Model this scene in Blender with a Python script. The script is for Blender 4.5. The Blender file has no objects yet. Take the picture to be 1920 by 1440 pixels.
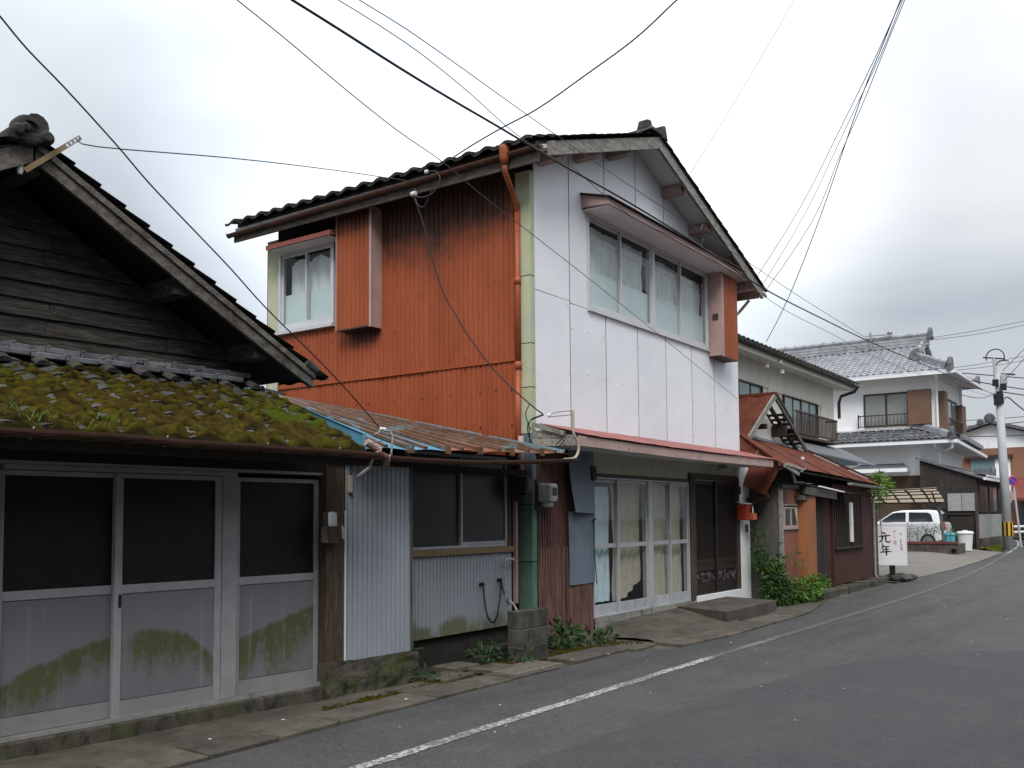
import bpy, bmesh, math, random
import numpy as np
from mathutils import Vector, Matrix, noise
random.seed(7); np.random.seed(7)
R = math.radians
scene = bpy.context.scene
COL = scene.collection

# ------------------------------------------------------------------ camera
f_px, pitch, roll, yaw = 1765.0, R(3.5), R(-0.44), R(35.1)
Fv = Vector((math.cos(yaw)*math.cos(pitch), math.sin(yaw)*math.cos(pitch), math.sin(pitch)))
R0 = Vector((math.sin(yaw), -math.cos(yaw), 0.0)); U0 = R0.cross(Fv)
Rv = R0*math.cos(roll) + U0*math.sin(roll); Uv = Rv.cross(Fv)
cam = bpy.data.cameras.new('camera'); camo = bpy.data.objects.new('camera', cam); COL.objects.link(camo)
mw = Matrix((Rv, Uv, -Fv)).transposed().to_4x4(); mw.translation = Vector((0, 0, 1.6))
camo.matrix_world = mw
cam.sensor_width = 36.0; cam.lens = 36.0*f_px/1920.0; cam.shift_y = 142.0/1920.0
cam.clip_start = 0.05; cam.clip_end = 2000.0
scene.camera = camo

# ------------------------------------------------------------------ sky, sun, exposure
SUN_EL, SUN_AZ = R(48), R(-146)          # soft overcast sun, behind the camera over the street
w = bpy.data.worlds.new('World'); scene.world = w; w.use_nodes = True
nt = w.node_tree; nt.nodes.clear()
def N(t, **k):
    n = nt.nodes.new(t)
    for a, b in k.items(): setattr(n, a, b)
    return n
sky = N('ShaderNodeTexSky', sky_type='NISHITA', sun_disc=False, sun_elevation=SUN_EL, sun_rotation=R(90)-SUN_AZ)
bg1 = N('ShaderNodeBackground'); bg1.inputs[1].default_value = 0.08
nt.links.new(sky.outputs[0], bg1.inputs[0])
tc = N('ShaderNodeTexCoord'); sep = N('ShaderNodeSeparateXYZ'); nt.links.new(tc.outputs['Generated'], sep.inputs[0])
mp = N('ShaderNodeMapping'); mp.inputs['Scale'].default_value = (1.0, 1.0, 2.2); mp.inputs['Location'].default_value = (3.1, 0.35, 0.9)
nt.links.new(tc.outputs['Generated'], mp.inputs[0])
no = N('ShaderNodeTexNoise'); no.inputs['Scale'].default_value = 1.7; no.inputs['Detail'].default_value = 5; no.inputs['Roughness'].default_value = 0.42
no.inputs['Distortion'].default_value = 0.35
nt.links.new(mp.outputs[0], no.inputs[0])
# overcast luminance: the zenith brighter than the horizon, broken by cloud structure
fc = N('ShaderNodeFloatCurve'); fc.inputs[0].default_value = 1.0
cu = fc.mapping.curves[0]; fc.mapping.use_clip = False
for k, (xx, yy) in enumerate([(0.0, 0.33), (0.12, 0.38), (0.35, 0.53), (0.7, 1.02), (1.0, 1.75)]):
    if k in (0,): cu.points[0].location = (xx, yy)
    elif k == 1: cu.points[1].location = (xx, yy)
    else: cu.points.new(xx, yy)
fc.mapping.clip_max_y = 3.0; fc.mapping.update()
nt.links.new(sep.outputs[2], fc.inputs[1])
# a thin place in the cloud where the veiled light breaks through, up beyond the gable
thin = N('ShaderNodeVectorMath', operation='DOT_PRODUCT'); nt.links.new(tc.outputs['Generated'], thin.inputs[0]); thin.inputs[1].default_value = (0.762, 0.520, 0.386)
tmr = N('ShaderNodeMapRange', interpolation_type='SMOOTHERSTEP'); tmr.inputs[1].default_value = 0.905; tmr.inputs[2].default_value = 0.995; tmr.inputs[3].default_value = 0.0; tmr.inputs[4].default_value = 0.42
nt.links.new(thin.outputs['Value'], tmr.inputs[0])
lum = N('ShaderNodeMath', operation='ADD'); nt.links.new(fc.outputs[0], lum.inputs[0]); nt.links.new(tmr.outputs[0], lum.inputs[1])
cl = N('ShaderNodeMapRange'); cl.inputs[1].default_value = 0.33; cl.inputs[2].default_value = 0.67; cl.inputs[3].default_value = 0.74; cl.inputs[4].default_value = 1.24
nt.links.new(no.outputs[0], cl.inputs[0])
mul = N('ShaderNodeMath', operation='MULTIPLY'); nt.links.new(lum.outputs[0], mul.inputs[0]); nt.links.new(cl.outputs[0], mul.inputs[1])
cr = N('ShaderNodeValToRGB'); cr.color_ramp.elements[0].position = 0.30; cr.color_ramp.elements[0].color = (0.77, 0.87, 1.0, 1)
cr.color_ramp.elements[1].position = 0.62; cr.color_ramp.elements[1].color = (0.93, 0.965, 1.0, 1)
nt.links.new(no.outputs[0], cr.inputs[0])
bg2 = N('ShaderNodeBackground'); nt.links.new(cr.outputs[0], bg2.inputs[0]); nt.links.new(mul.outputs[0], bg2.inputs[1])
mx = N('ShaderNodeMixShader'); mx.inputs[0].default_value = 0.93
nt.links.new(bg1.outputs[0], mx.inputs[1]); nt.links.new(bg2.outputs[0], mx.inputs[2])
wo = N('ShaderNodeOutputWorld'); nt.links.new(mx.outputs[0], wo.inputs[0])
sun = bpy.data.lights.new('sun', 'SUN'); sun.energy = 1.5; sun.angle = R(25); sun.color = (1.0, 0.97, 0.93)
suno = bpy.data.objects.new('sun', sun); COL.objects.link(suno)
sd = Vector((math.cos(SUN_AZ)*math.cos(SUN_EL), math.sin(SUN_AZ)*math.cos(SUN_EL), math.sin(SUN_EL)))
suno.rotation_euler = sd.to_track_quat('Z', 'Y').to_euler(); suno.location = sd*60
vs = scene.view_settings
vs.view_transform = 'Standard'; vs.look = 'None'; vs.gamma = 1.0; vs.use_curve_mapping = False; vs.exposure = 0.68

# ------------------------------------------------------------------ materials
def c4(c): return (c[0], c[1], c[2], 1.0)
def mat(name, cols, scale=6.0, detail=6.0, rough=0.75, bump=0.15, bscale=None, stretch=(1, 1, 1), rnd=0.12, metal=0.0, spec=0.35,
        stain=None, dirt=None, contrast=(0.3, 0.7), bdist=0.01, coat=0.0, smask=(0.35, 0.62), snoise=26.0):
    """noise-blended colours in world space, per-object tint, optional noise dirt and per-vertex stain and painted shade"""
    m = bpy.data.materials.new(name); m.use_nodes = True; t = m.node_tree; b = t.nodes['Principled BSDF']
    L = t.links.new
    geo = t.nodes.new('ShaderNodeNewGeometry'); mp = t.nodes.new('ShaderNodeMapping'); mp.inputs['Scale'].default_value = stretch
    L(geo.outputs['Position'], mp.inputs[0])
    oi = t.nodes.new('ShaderNodeObjectInfo')
    off = t.nodes.new('ShaderNodeVectorMath'); off.operation = 'SCALE'; off.inputs[0].default_value = (17, 31, 11)
    L(oi.outputs['Random'], off.inputs['Scale']); L(off.outputs[0], mp.inputs['Location'])
    nz = t.nodes.new('ShaderNodeTexNoise'); nz.inputs['Scale'].default_value = scale; nz.inputs['Detail'].default_value = detail; nz.inputs['Roughness'].default_value = 0.62
    L(mp.outputs[0], nz.inputs[0])
    rp = t.nodes.new('ShaderNodeValToRGB'); L(nz.outputs[0], rp.inputs[0])
    el = rp.color_ramp.elements
    n = len(cols)
    el[0].position = contrast[0]; el[0].color = c4(cols[0]); el[1].position = contrast[1]; el[1].color = c4(cols[-1])
    for i in range(1, n-1):
        e = el.new(contrast[0] + (contrast[1]-contrast[0])*i/(n-1)); e.color = c4(cols[i])
    out = rp.outputs[0]
    if rnd:
        mr = t.nodes.new('ShaderNodeMapRange'); mr.inputs[3].default_value = 1-rnd; mr.inputs[4].default_value = 1+rnd
        L(oi.outputs['Random'], mr.inputs[0])
        vm = t.nodes.new('ShaderNodeVectorMath'); vm.operation = 'SCALE'; L(out, vm.inputs[0]); L(mr.outputs[0], vm.inputs['Scale']); out = vm.outputs[0]
    def blend(fac, col):
        nonlocal out
        mxn = t.nodes.new('ShaderNodeMix'); mxn.data_type = 'RGBA'; L(fac, mxn.inputs[0]); L(out, mxn.inputs[6]); mxn.inputs[7].default_value = c4(col); out = mxn.outputs[2]
    if dirt:
        for (dc, ds, lo, hi, dst) in dirt:
            mp2 = t.nodes.new('ShaderNodeMapping'); mp2.inputs['Scale'].default_value = dst; L(geo.outputs['Position'], mp2.inputs[0]); L(off.outputs[0], mp2.inputs['Location'])
            n2 = t.nodes.new('ShaderNodeTexNoise'); n2.inputs['Scale'].default_value = ds; n2.inputs['Detail'].default_value = 8; n2.inputs['Roughness'].default_value = 0.68
            L(mp2.outputs[0], n2.inputs[0])
            mr2 = t.nodes.new('ShaderNodeMapRange'); mr2.inputs[1].default_value = lo; mr2.inputs[2].default_value = hi; L(n2.outputs[0], mr2.inputs[0])
            blend(mr2.outputs[0], dc)
    if stain:
        for (an, sc_) in stain:
            at = t.nodes.new('ShaderNodeAttribute'); at.attribute_name = an
            n3 = t.nodes.new('ShaderNodeTexNoise'); n3.inputs['Scale'].default_value = snoise; n3.inputs['Detail'].default_value = 6; L(geo.outputs['Position'], n3.inputs[0])
            ad = t.nodes.new('ShaderNodeMath'); ad.operation = 'MULTIPLY_ADD'; L(n3.outputs[0], ad.inputs[0]); ad.inputs[1].default_value = 0.7; ad.inputs[2].default_value = -0.35
            ad2 = t.nodes.new('ShaderNodeMath'); ad2.operation = 'ADD'; L(ad.outputs[0], ad2.inputs[0]); L(at.outputs['Fac'], ad2.inputs[1])
            mr3 = t.nodes.new('ShaderNodeMapRange'); mr3.interpolation_type = 'SMOOTHSTEP'; mr3.inputs[1].default_value = smask[0]; mr3.inputs[2].default_value = smask[1]; L(ad2.outputs[0], mr3.inputs[0])
            m4 = t.nodes.new('ShaderNodeMath'); m4.operation = 'MULTIPLY'; m4.inputs[1].default_value = sc_[3] if len(sc_) > 3 else 0.9; L(mr3.outputs[0], m4.inputs[0])
            blend(m4.outputs[0], sc_)
    L(out, b.inputs['Base Color'])
    b.inputs['Roughness'].default_value = rough; b.inputs['Metallic'].default_value = metal; b.inputs['Specular IOR Level'].default_value = spec
    if coat: b.inputs['Coat Weight'].default_value = coat
    if bump:
        nb = t.nodes.new('ShaderNodeTexNoise'); nb.inputs['Scale'].default_value = bscale or scale*4; nb.inputs['Detail'].default_value = 5; L(mp.outputs[0], nb.inputs[0])
        bp = t.nodes.new('ShaderNodeBump'); bp.inputs['Strength'].default_value = bump; bp.inputs['Distance'].default_value = bdist; L(nb.outputs[0], bp.inputs['Height']); L(bp.outputs[0], b.inputs['Normal'])
    return m
def glass(name, tint=(0.93, 0.95, 0.95), rough=0.02, ior=1.5, refl=1.0):
    m = bpy.data.materials.new(name); m.use_nodes = True; t = m.node_tree; t.nodes.clear(); L = t.links.new
    o = t.nodes.new('ShaderNodeOutputMaterial'); mx = t.nodes.new('ShaderNodeMixShader'); tr = t.nodes.new('ShaderNodeBsdfTransparent'); gl = t.nodes.new('ShaderNodeBsdfGlossy')
    fr = t.nodes.new('ShaderNodeFresnel'); fr.inputs[0].default_value = ior; tr.inputs[0].default_value = c4(tint); gl.inputs['Roughness'].default_value = rough
    ml = t.nodes.new('ShaderNodeMath'); ml.operation = 'MULTIPLY'; ml.use_clamp = True; ml.inputs[1].default_value = refl; ge = t.nodes.new('ShaderNodeNewGeometry'); iv = t.nodes.new('ShaderNodeMath'); iv.operation = 'SUBTRACT'; iv.inputs[0].default_value = 1.0; L(ge.outputs['Backfacing'], iv.inputs[1])
    m2 = t.nodes.new('ShaderNodeMath'); m2.operation = 'MULTIPLY'; L(fr.outputs[0], m2.inputs[0]); L(iv.outputs[0], m2.inputs[1]); L(m2.outputs[0], ml.inputs[0])
    nz = t.nodes.new('ShaderNodeTexNoise'); nz.inputs['Scale'].default_value = 1.3; bp = t.nodes.new('ShaderNodeBump'); bp.inputs['Strength'].default_value = 0.03; L(nz.outputs[0], bp.inputs['Height']); L(bp.outputs[0], gl.inputs['Normal'])
    L(ml.outputs[0], mx.inputs[0]); L(tr.outputs[0], mx.inputs[1]); L(gl.outputs[0], mx.inputs[2]); L(mx.outputs[0], o.inputs[0])
    return m

MT = {}
MT['asphalt'] = mat('asphalt', [(0.046, 0.046, 0.047), (0.060, 0.059, 0.058), (0.074, 0.072, 0.069)], scale=1.3, rough=0.82, bump=1.0, bscale=55, rnd=0, bdist=0.014, spec=0.3,
    dirt=[((0.034, 0.034, 0.036), 0.55, 0.48, 0.68, (0.18, 1.6, 1)), ((0.085, 0.083, 0.078), 9, 0.55, 0.72, (1, 1, 1)), ((0.135, 0.132, 0.124), 52, 0.56, 0.66, (1, 1, 1)), ((0.016, 0.016, 0.016), 44, 0.56, 0.66, (1, 1, 1)), ((0.26, 0.255, 0.24), 34, 0.70, 0.735, (1, 1, 1))])
MT['asphalt_patch'] = mat('newer_asphalt', [(0.040, 0.040, 0.042), (0.053, 0.052, 0.052)], scale=1.3, rough=0.82, bump=1.0, bscale=55, rnd=0, bdist=0.014, spec=0.3,
    dirt=[((0.066, 0.065, 0.063), 7, 0.54, 0.72, (1, 1, 1)), ((0.115, 0.112, 0.106), 52, 0.57, 0.67, (1, 1, 1)), ((0.013, 0.013, 0.013), 44, 0.56, 0.66, (1, 1, 1)), ((0.26, 0.255, 0.24), 34, 0.70, 0.735, (1, 1, 1))])
MT['line'] = mat('road_paint', [(0.44, 0.44, 0.42), (0.62, 0.62, 0.59)], scale=14, rough=0.7, bump=0.3, bscale=120, rnd=0, snoise=22, smask=(0.2, 0.75), stain=[('wear', (0.068, 0.067, 0.065, 0.97))],
    dirt=[((0.075, 0.075, 0.072), 27, 0.43, 0.56, (1, 1, 1)), ((0.10, 0.10, 0.095), 3.0, 0.50, 0.66, (1, 1, 1))])
MT['concrete'] = mat('worn_concrete', snoise=9, smask=(0.2, 0.8), stain=[('damp', (0.026, 0.025, 0.017, 0.85))], cols=[(0.038, 0.033, 0.026), (0.066, 0.057, 0.045), (0.100, 0.089, 0.072)], scale=3.0, rough=0.9, bump=0.5, bscale=70, rnd=0.1,
    dirt=[((0.036, 0.038, 0.024), 2.3, 0.54, 0.70, (1, 1, 1)), ((0.03, 0.028, 0.022), 40, 0.60, 0.72, (1, 1, 1))])
MT['slab'] = mat('paving_concrete', [(0.050, 0.042, 0.033), (0.078, 0.067, 0.053), (0.108, 0.094, 0.077)], scale=6, rough=0.9, bump=0.6, bscale=90, rnd=0.22,
    dirt=[((0.045, 0.046, 0.026), 3.5, 0.56, 0.7, (1, 1, 1)), ((0.05, 0.045, 0.035), 60, 0.60, 0.70, (1, 1, 1))])
MT['mossconc'] = mat('mossy_concrete', [(0.030, 0.027, 0.019), (0.058, 0.052, 0.039), (0.094, 0.085, 0.068)], scale=5, rough=0.92, bump=0.6, bscale=60, rnd=0.1,
    dirt=[((0.050, 0.058, 0.012), 3.0, 0.52, 0.66, (1, 1, 1)), ((0.018, 0.017, 0.013), 9, 0.52, 0.66, (1, 1, 0.45))])
MT['oldblock'] = mat('old_concrete_block', [(0.026, 0.024, 0.019), (0.055, 0.051, 0.042), (0.085, 0.08, 0.068)], scale=6, rough=0.92, bump=0.6, bscale=70, rnd=0.18, dirt=[((0.045, 0.052, 0.012), 3.5, 0.54, 0.66, (1, 1, 1)), ((0.012, 0.012, 0.010), 8, 0.54, 0.68, (1, 1, 0.5))])
MT['darkconc'] = mat('damp_dark_foundation', [(0.012, 0.011, 0.009), (0.03, 0.027, 0.022)], scale=7, rough=0.95, bump=0.6, dirt=[((0.02, 0.03, 0.006), 4, 0.58, 0.7, (1, 1, 1))])
MT['plaster'] = mat('stained_plaster', [(0.16, 0.155, 0.135), (0.26, 0.255, 0.225)], scale=3, rough=0.9, bump=0.2,
    dirt=[((0.16, 0.16, 0.09), 2.2, 0.52, 0.68, (1, 1, 1)), ((0.07, 0.068, 0.06), 5.0, 0.57, 0.68, (1, 1, 0.5))])
MT['soil'] = mat('ground_soil', [(0.05, 0.045, 0.035), (0.10, 0.09, 0.07)], scale=2, rough=0.95, bump=0.5, rnd=0)
MT['plank'] = mat('weathered_plank', [(0.014, 0.012, 0.010), (0.048, 0.042, 0.036), (0.115, 0.105, 0.095)], scale=5.0, stretch=(0.8, 6, 11), rough=0.88, bump=0.75, bscale=14, rnd=0.24, contrast=(0.32, 0.72),
    dirt=[((0.022, 0.018, 0.014), 3.0, 0.52, 0.66, (1, 1, 1)), ((0.15, 0.14, 0.128), 16, 0.66, 0.75, (0.5, 4, 7))])
MT['barge'] = mat('weathered_barge_board', [(0.045, 0.037, 0.031), (0.095, 0.085, 0.074), (0.165, 0.152, 0.139)], scale=4, stretch=(2.2, 6, 3.6), rough=0.88, bump=0.7, bscale=18, rnd=0.15,
    dirt=[((0.03, 0.024, 0.02), 4, 0.55, 0.7, (1, 1, 1)), ((0.09, 0.045, 0.028), 5, 0.62, 0.72, (1, 1, 1))])
MT['fasciawood'] = mat('stained_fascia_board', [(0.050, 0.040, 0.034), (0.095, 0.080, 0.070), (0.15, 0.13, 0.115)], scale=4, stretch=(6, 1.2, 5), rough=0.88, bump=0.5, bscale=18, rnd=0.1)
MT['greywood'] = mat('bare_grey_timber', [(0.12, 0.11, 0.095), (0.24, 0.225, 0.20), (0.33, 0.315, 0.285)], scale=5, stretch=(1.4, 6, 5), rough=0.9, bump=0.7, bscale=16, rnd=0.15, dirt=[((0.05, 0.045, 0.035), 5, 0.58, 0.7, (1, 1, 1))])
MT['darkwood'] = mat('dark_timber', [(0.012, 0.009, 0.007), (0.034, 0.025, 0.019)], scale=6, stretch=(5, 5, 1), rough=0.85, bump=0.5, rnd=0.2)
MT['postwood'] = mat('brown_post_timber', [(0.026, 0.017, 0.011), (0.062, 0.042, 0.028), (0.10, 0.072, 0.05)], scale=7, stretch=(7, 7, 0.7), rough=0.85, bump=0.7, bscale=20, rnd=0.1)
MT['tile'] = mat('grey_clay_tile', [(0.055, 0.057, 0.062), (0.11, 0.113, 0.122), (0.17, 0.173, 0.183)], scale=9, rough=0.62, bump=0.3, rnd=0.3, dirt=[((0.05, 0.055, 0.02), 6, 0.6, 0.72, (1, 1, 1)), ((0.26, 0.26, 0.25), 13, 0.68, 0.76, (1, 1, 1))])
MT['damptile'] = mat('damp_brown_tile', [(0.022, 0.021, 0.019), (0.05, 0.048, 0.044), (0.085, 0.082, 0.078)], scale=9, rough=0.8, bump=0.3, rnd=0.3, dirt=[((0.05, 0.05, 0.015), 6, 0.52, 0.66, (1, 1, 1))])
MT['oldtile'] = mat('lichen_roof_tile', [(0.015, 0.0135, 0.012), (0.034, 0.031, 0.028), (0.065, 0.060, 0.054)], scale=8, rough=0.9, bump=0.5, rnd=0.22, dirt=[((0.035, 0.045, 0.012), 5, 0.6, 0.72, (1, 1, 1))])
MT['greentile'] = mat('mossy_green_tile', [(0.018, 0.022, 0.017), (0.040, 0.045, 0.036), (0.078, 0.080, 0.066)], scale=9, rough=0.9, bump=0.6, rnd=0.2, dirt=[((0.07, 0.062, 0.045), 7, 0.6, 0.7, (1, 1, 1))])
MT['silvertile'] = mat('silver_glazed_tile', [(0.14, 0.145, 0.16), (0.24, 0.245, 0.26), (0.33, 0.335, 0.35)], scale=3, rough=0.42, bump=0.1, rnd=0.15, spec=0.6)
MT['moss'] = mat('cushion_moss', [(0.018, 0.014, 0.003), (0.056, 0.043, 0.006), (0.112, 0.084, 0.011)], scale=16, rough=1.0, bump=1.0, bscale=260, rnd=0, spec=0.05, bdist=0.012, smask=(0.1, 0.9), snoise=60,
    stain=[('green', (0.060, 0.078, 0.007, 0.8)), ('brown', (0.040, 0.026, 0.008, 0.85)), ('dark', (0.012, 0.011, 0.004, 0.85))])  # last layer paints crevice shade into the moss colour
MT['alu'] = mat('anodised_aluminium', [(0.27, 0.275, 0.285), (0.35, 0.355, 0.365)], scale=5, rough=0.45, metal=0.2, bump=0.03, rnd=0.05, dirt=[((0.27, 0.27, 0.25), 9, 0.58, 0.75, (1, 1, 0.4))])
MT['palealu'] = mat('pale_aluminium_frame', [(0.52, 0.53, 0.54), (0.60, 0.61, 0.62)], scale=5, rough=0.45, metal=0.1, bump=0.03, rnd=0.05, dirt=[((0.36, 0.35, 0.33), 9, 0.58, 0.75, (1, 1, 0.4))])
MT['midalu'] = mat('greyed_aluminium_frame', [(0.36, 0.37, 0.385), (0.44, 0.45, 0.465)], scale=5, rough=0.45, metal=0.1, bump=0.03, rnd=0.05, dirt=[((0.25, 0.25, 0.22), 7, 0.56, 0.72, (1, 1, 0.4))])
MT['doorpanel'] = mat('grey_door_panel', [(0.138, 0.143, 0.156), (0.162, 0.167, 0.180)], scale=2, rough=0.6, bump=0.05, rnd=0.03, snoise=48, smask=(0.05, 1.05),
    stain=[('moss', (0.072, 0.071, 0.015, 0.88)), ('drip', (0.28, 0.29, 0.29, 0.6)), ('grime', (0.12, 0.12, 0.10, 0.7))])
MT['doorrail'] = mat('door_rail', [(0.24, 0.24, 0.25), (0.29, 0.29, 0.30)], scale=4, rough=0.45, metal=0.2, bump=0.03, rnd=0.04, snoise=20, smask=(0.3, 0.8), stain=[('moss', (0.17, 0.17, 0.07, 0.75))])
MT['blackglass'] = mat('figured_dark_glass', [(0.004, 0.005, 0.005), (0.007, 0.008, 0.008)], scale=4, rough=0.30, bump=1.0, bscale=85, rnd=0, spec=0.32, bdist=0.006)
MT['smokeglass'] = mat('dusty_dark_glass', [(0.016, 0.019, 0.022), (0.028, 0.031, 0.036)], scale=3, rough=0.3, bump=0.2, bscale=120, rnd=0, spec=0.3, bdist=0.002)
MT['corrgrey'] = mat('pale_painted_sheet', [(0.225, 0.25, 0.28), (0.285, 0.31, 0.34)], scale=2.2, rough=0.5, bump=0.05, rnd=0.05, stretch=(1, 1, 0.4), spec=0.4, smask=(0.25, 0.85), snoise=14,
    dirt=[((0.26, 0.21, 0.14), 9, 0.66, 0.76, (6, 6, 0.5))], stain=[('moss', (0.11, 0.11, 0.045, 0.85))])
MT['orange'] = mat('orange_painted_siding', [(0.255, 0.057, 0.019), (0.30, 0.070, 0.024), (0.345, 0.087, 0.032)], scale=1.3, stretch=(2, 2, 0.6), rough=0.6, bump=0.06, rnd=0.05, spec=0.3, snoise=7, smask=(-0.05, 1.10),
    dirt=[((0.22, 0.045, 0.018), 8, 0.60, 0.74, (5, 5, 0.35))], stain=[('mould_shade', (0.022, 0.014, 0.011, 0.93))])  # vertex mask holds mildew together with painted eave shade
MT['orangepipe'] = mat('orange_pipe', [(0.27, 0.064, 0.024), (0.33, 0.082, 0.032)], scale=4, rough=0.5, bump=0.05, rnd=0.05, dirt=[((0.10, 0.045, 0.028), 7, 0.58, 0.72, (1, 1, 0.5))])
MT['browngutter'] = mat('brown_gutter', [(0.055, 0.026, 0.017), (0.10, 0.045, 0.028)], scale=5, rough=0.6, bump=0.1, rnd=0.1, dirt=[((0.15, 0.09, 0.06), 9, 0.62, 0.74, (1, 1, 1))])
MT['whitepanel'] = mat('white_wall_panel', [(0.71, 0.735, 0.775), (0.79, 0.805, 0.83)], scale=0.9, rough=0.42, bump=0.28, bscale=1.8, rnd=0.03, spec=0.45, bdist=0.06,
    dirt=[((0.54, 0.56, 0.59), 3.2, 0.64, 0.80, (3, 3, 0.35)), ((0.30, 0.28, 0.25), 26, 0.74, 0.80, (1, 1, 1))])
MT['greentrim'] = mat('pale_green_corner_trim', [(0.36, 0.39, 0.24), (0.45, 0.46, 0.31), (0.33, 0.42, 0.34)], scale=1.6, rough=0.6, bump=0.06, rnd=0.05, dirt=[((0.16, 0.22, 0.20), 1.4, 0.58, 0.75, (1, 1, 1)), ((0.15, 0.05, 0.015), 6, 0.68, 0.74, (1, 1, 0.6))])
MT['greenpost'] = mat('sea_green_corner_trim', [(0.065, 0.125, 0.098), (0.115, 0.195, 0.15)], scale=2.4, rough=0.6, bump=0.06, rnd=0.05, dirt=[((0.05, 0.11, 0.08), 3, 0.56, 0.7, (1, 1, 0.5))])
MT['pink'] = mat('faded_pink_paint', [(0.33, 0.22, 0.20), (0.43, 0.30, 0.275)], scale=3, rough=0.7, bump=0.15, rnd=0.05, dirt=[((0.14, 0.10, 0.08), 6, 0.60, 0.72, (1, 1, 1))])
MT['scroll'] = mat('dull_pink_scrollwork', [(0.14, 0.085, 0.085), (0.20, 0.12, 0.12)], scale=9, rough=0.7, bump=0, rnd=0)
MT['redmetal'] = mat('faded_red_roof_sheet', [(0.24, 0.065, 0.055), (0.34, 0.105, 0.09)], scale=2.5, rough=0.5, bump=0.08, rnd=0.06, dirt=[((0.11, 0.04, 0.03), 5, 0.58, 0.72, (1, 1, 1)), ((0.45, 0.25, 0.22), 11, 0.66, 0.75, (1, 1, 1))])
MT['soffit'] = mat('soffit_board', [(0.58, 0.575, 0.58), (0.68, 0.67, 0.67)], scale=3, rough=0.8, bump=0.05, rnd=0.04)
MT['cream'] = mat('cream_lintel_panel', [(0.40, 0.38, 0.30), (0.48, 0.46, 0.37)], scale=3, rough=0.7, bump=0.06, rnd=0.05, dirt=[((0.28, 0.26, 0.2), 4, 0.6, 0.75, (1, 1, 0.4))])
MT['rustwave'] = mat('rust_brown_corrugated', [(0.040, 0.019, 0.016), (0.090, 0.040, 0.032), (0.16, 0.080, 0.064)], scale=5, stretch=(4, 4, 0.35), rough=0.7, bump=0.2, rnd=0.06, dirt=[((0.035, 0.022, 0.02), 5, 0.55, 0.7, (2, 2, 0.5)), ((0.22, 0.12, 0.10), 16, 0.66, 0.76, (2, 2, 0.6))])
MT['rustpink'] = mat('faded_rust_pink_corrugated', [(0.070, 0.034, 0.028), (0.125, 0.062, 0.052), (0.19, 0.105, 0.088)], scale=5, stretch=(4, 4, 0.35), rough=0.7, bump=0.2, rnd=0.06, dirt=[((0.035, 0.022, 0.02), 5, 0.56, 0.7, (2, 2, 0.5))])
MT['bluesheet'] = mat('blue_grey_patch_sheet', [(0.10, 0.125, 0.16), (0.15, 0.18, 0.225)], scale=3, rough=0.55, bump=0.08, rnd=0.08, dirt=[((0.16, 0.14, 0.15), 4, 0.58, 0.74, (1, 1, 1))])
MT['bluepaint'] = mat('blue_painted_metal', [(0.06, 0.19, 0.28), (0.11, 0.28, 0.38)], scale=3, rough=0.55, bump=0.08, rnd=0.05, dirt=[((0.22, 0.08, 0.03), 14, 0.64, 0.72, (1, 1, 1)), ((0.30, 0.36, 0.38), 6, 0.62, 0.76, (1, 1, 1))])
MT['dullblue'] = mat('dull_teal_flashing', [(0.05, 0.10, 0.12), (0.10, 0.17, 0.20)], scale=5, rough=0.6, bump=0.1, rnd=0.25, dirt=[((0.16, 0.09, 0.06), 7, 0.55, 0.68, (1, 1, 1))])
MT['leanroof'] = mat('peeling_blue_rust_roof', [(0.26, 0.070, 0.024), (0.19, 0.080, 0.042), (0.055, 0.13, 0.155)], scale=3.2, stretch=(3.2, 0.5, 1), rough=0.6, bump=0.15, rnd=0.15, dirt=[((0.24, 0.19, 0.14), 6, 0.62, 0.74, (2.5, 0.6, 1)), ((0.09, 0.035, 0.016), 7, 0.58, 0.7, (2.5, 0.8, 1))])
MT['batten'] = mat('faded_roof_batten', [(0.075, 0.036, 0.020), (0.17, 0.095, 0.058)], scale=5, rough=0.8, bump=0.3, rnd=0.2, dirt=[((0.12, 0.22, 0.25), 5, 0.54, 0.66, (2, 0.7, 1))])
MT['rustroof'] = mat('rusted_tin_roof', [(0.060, 0.017, 0.010), (0.108, 0.029, 0.016), (0.150, 0.046, 0.027)], scale=3, stretch=(1, 1, 1), spec=0.12, rough=0.8, bump=0.15, rnd=0.12, dirt=[((0.075, 0.025, 0.016), 3, 0.55, 0.7, (1, 1, 1)), ((0.33, 0.22, 0.14), 13, 0.68, 0.76, (1.5, 0.6, 0.6))])
MT['reddoor'] = mat('orange_red_door', [(0.19, 0.066, 0.043), (0.26, 0.098, 0.064)], scale=3, stretch=(4, 4, 0.6), rough=0.65, bump=0.08, rnd=0.08, dirt=[((0.15, 0.05, 0.03), 5, 0.58, 0.72, (4, 4, 0.5))])
MT['ochre'] = mat('ochre_curved_sheet', [(0.20, 0.065, 0.024), (0.29, 0.11, 0.042)], scale=3, stretch=(6, 6, 0.5), rough=0.6, bump=0.05, rnd=0.05)
MT['brownwall'] = mat('red_brown_wall', [(0.036, 0.012, 0.008), (0.062, 0.021, 0.014)], scale=3, rough=0.8, bump=0.2, rnd=0.05, dirt=[((0.085, 0.05, 0.032), 4, 0.62, 0.74, (1, 1, 1))])
MT['board'] = mat('grey_weathered_boards', [(0.05, 0.047, 0.040), (0.105, 0.10, 0.088)], scale=5, stretch=(6, 6, 0.7), rough=0.9, bump=0.5, rnd=0.25, dirt=[((0.04, 0.05, 0.015), 3, 0.58, 0.7, (1, 1, 1))])
MT['creamwall'] = mat('cream_wall_panel', [(0.68, 0.655, 0.58), (0.76, 0.735, 0.66)], scale=2, rough=0.7, bump=0.05, rnd=0.03, dirt=[((0.36, 0.34, 0.29), 3, 0.6, 0.76, (2, 2, 0.4))])
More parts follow.
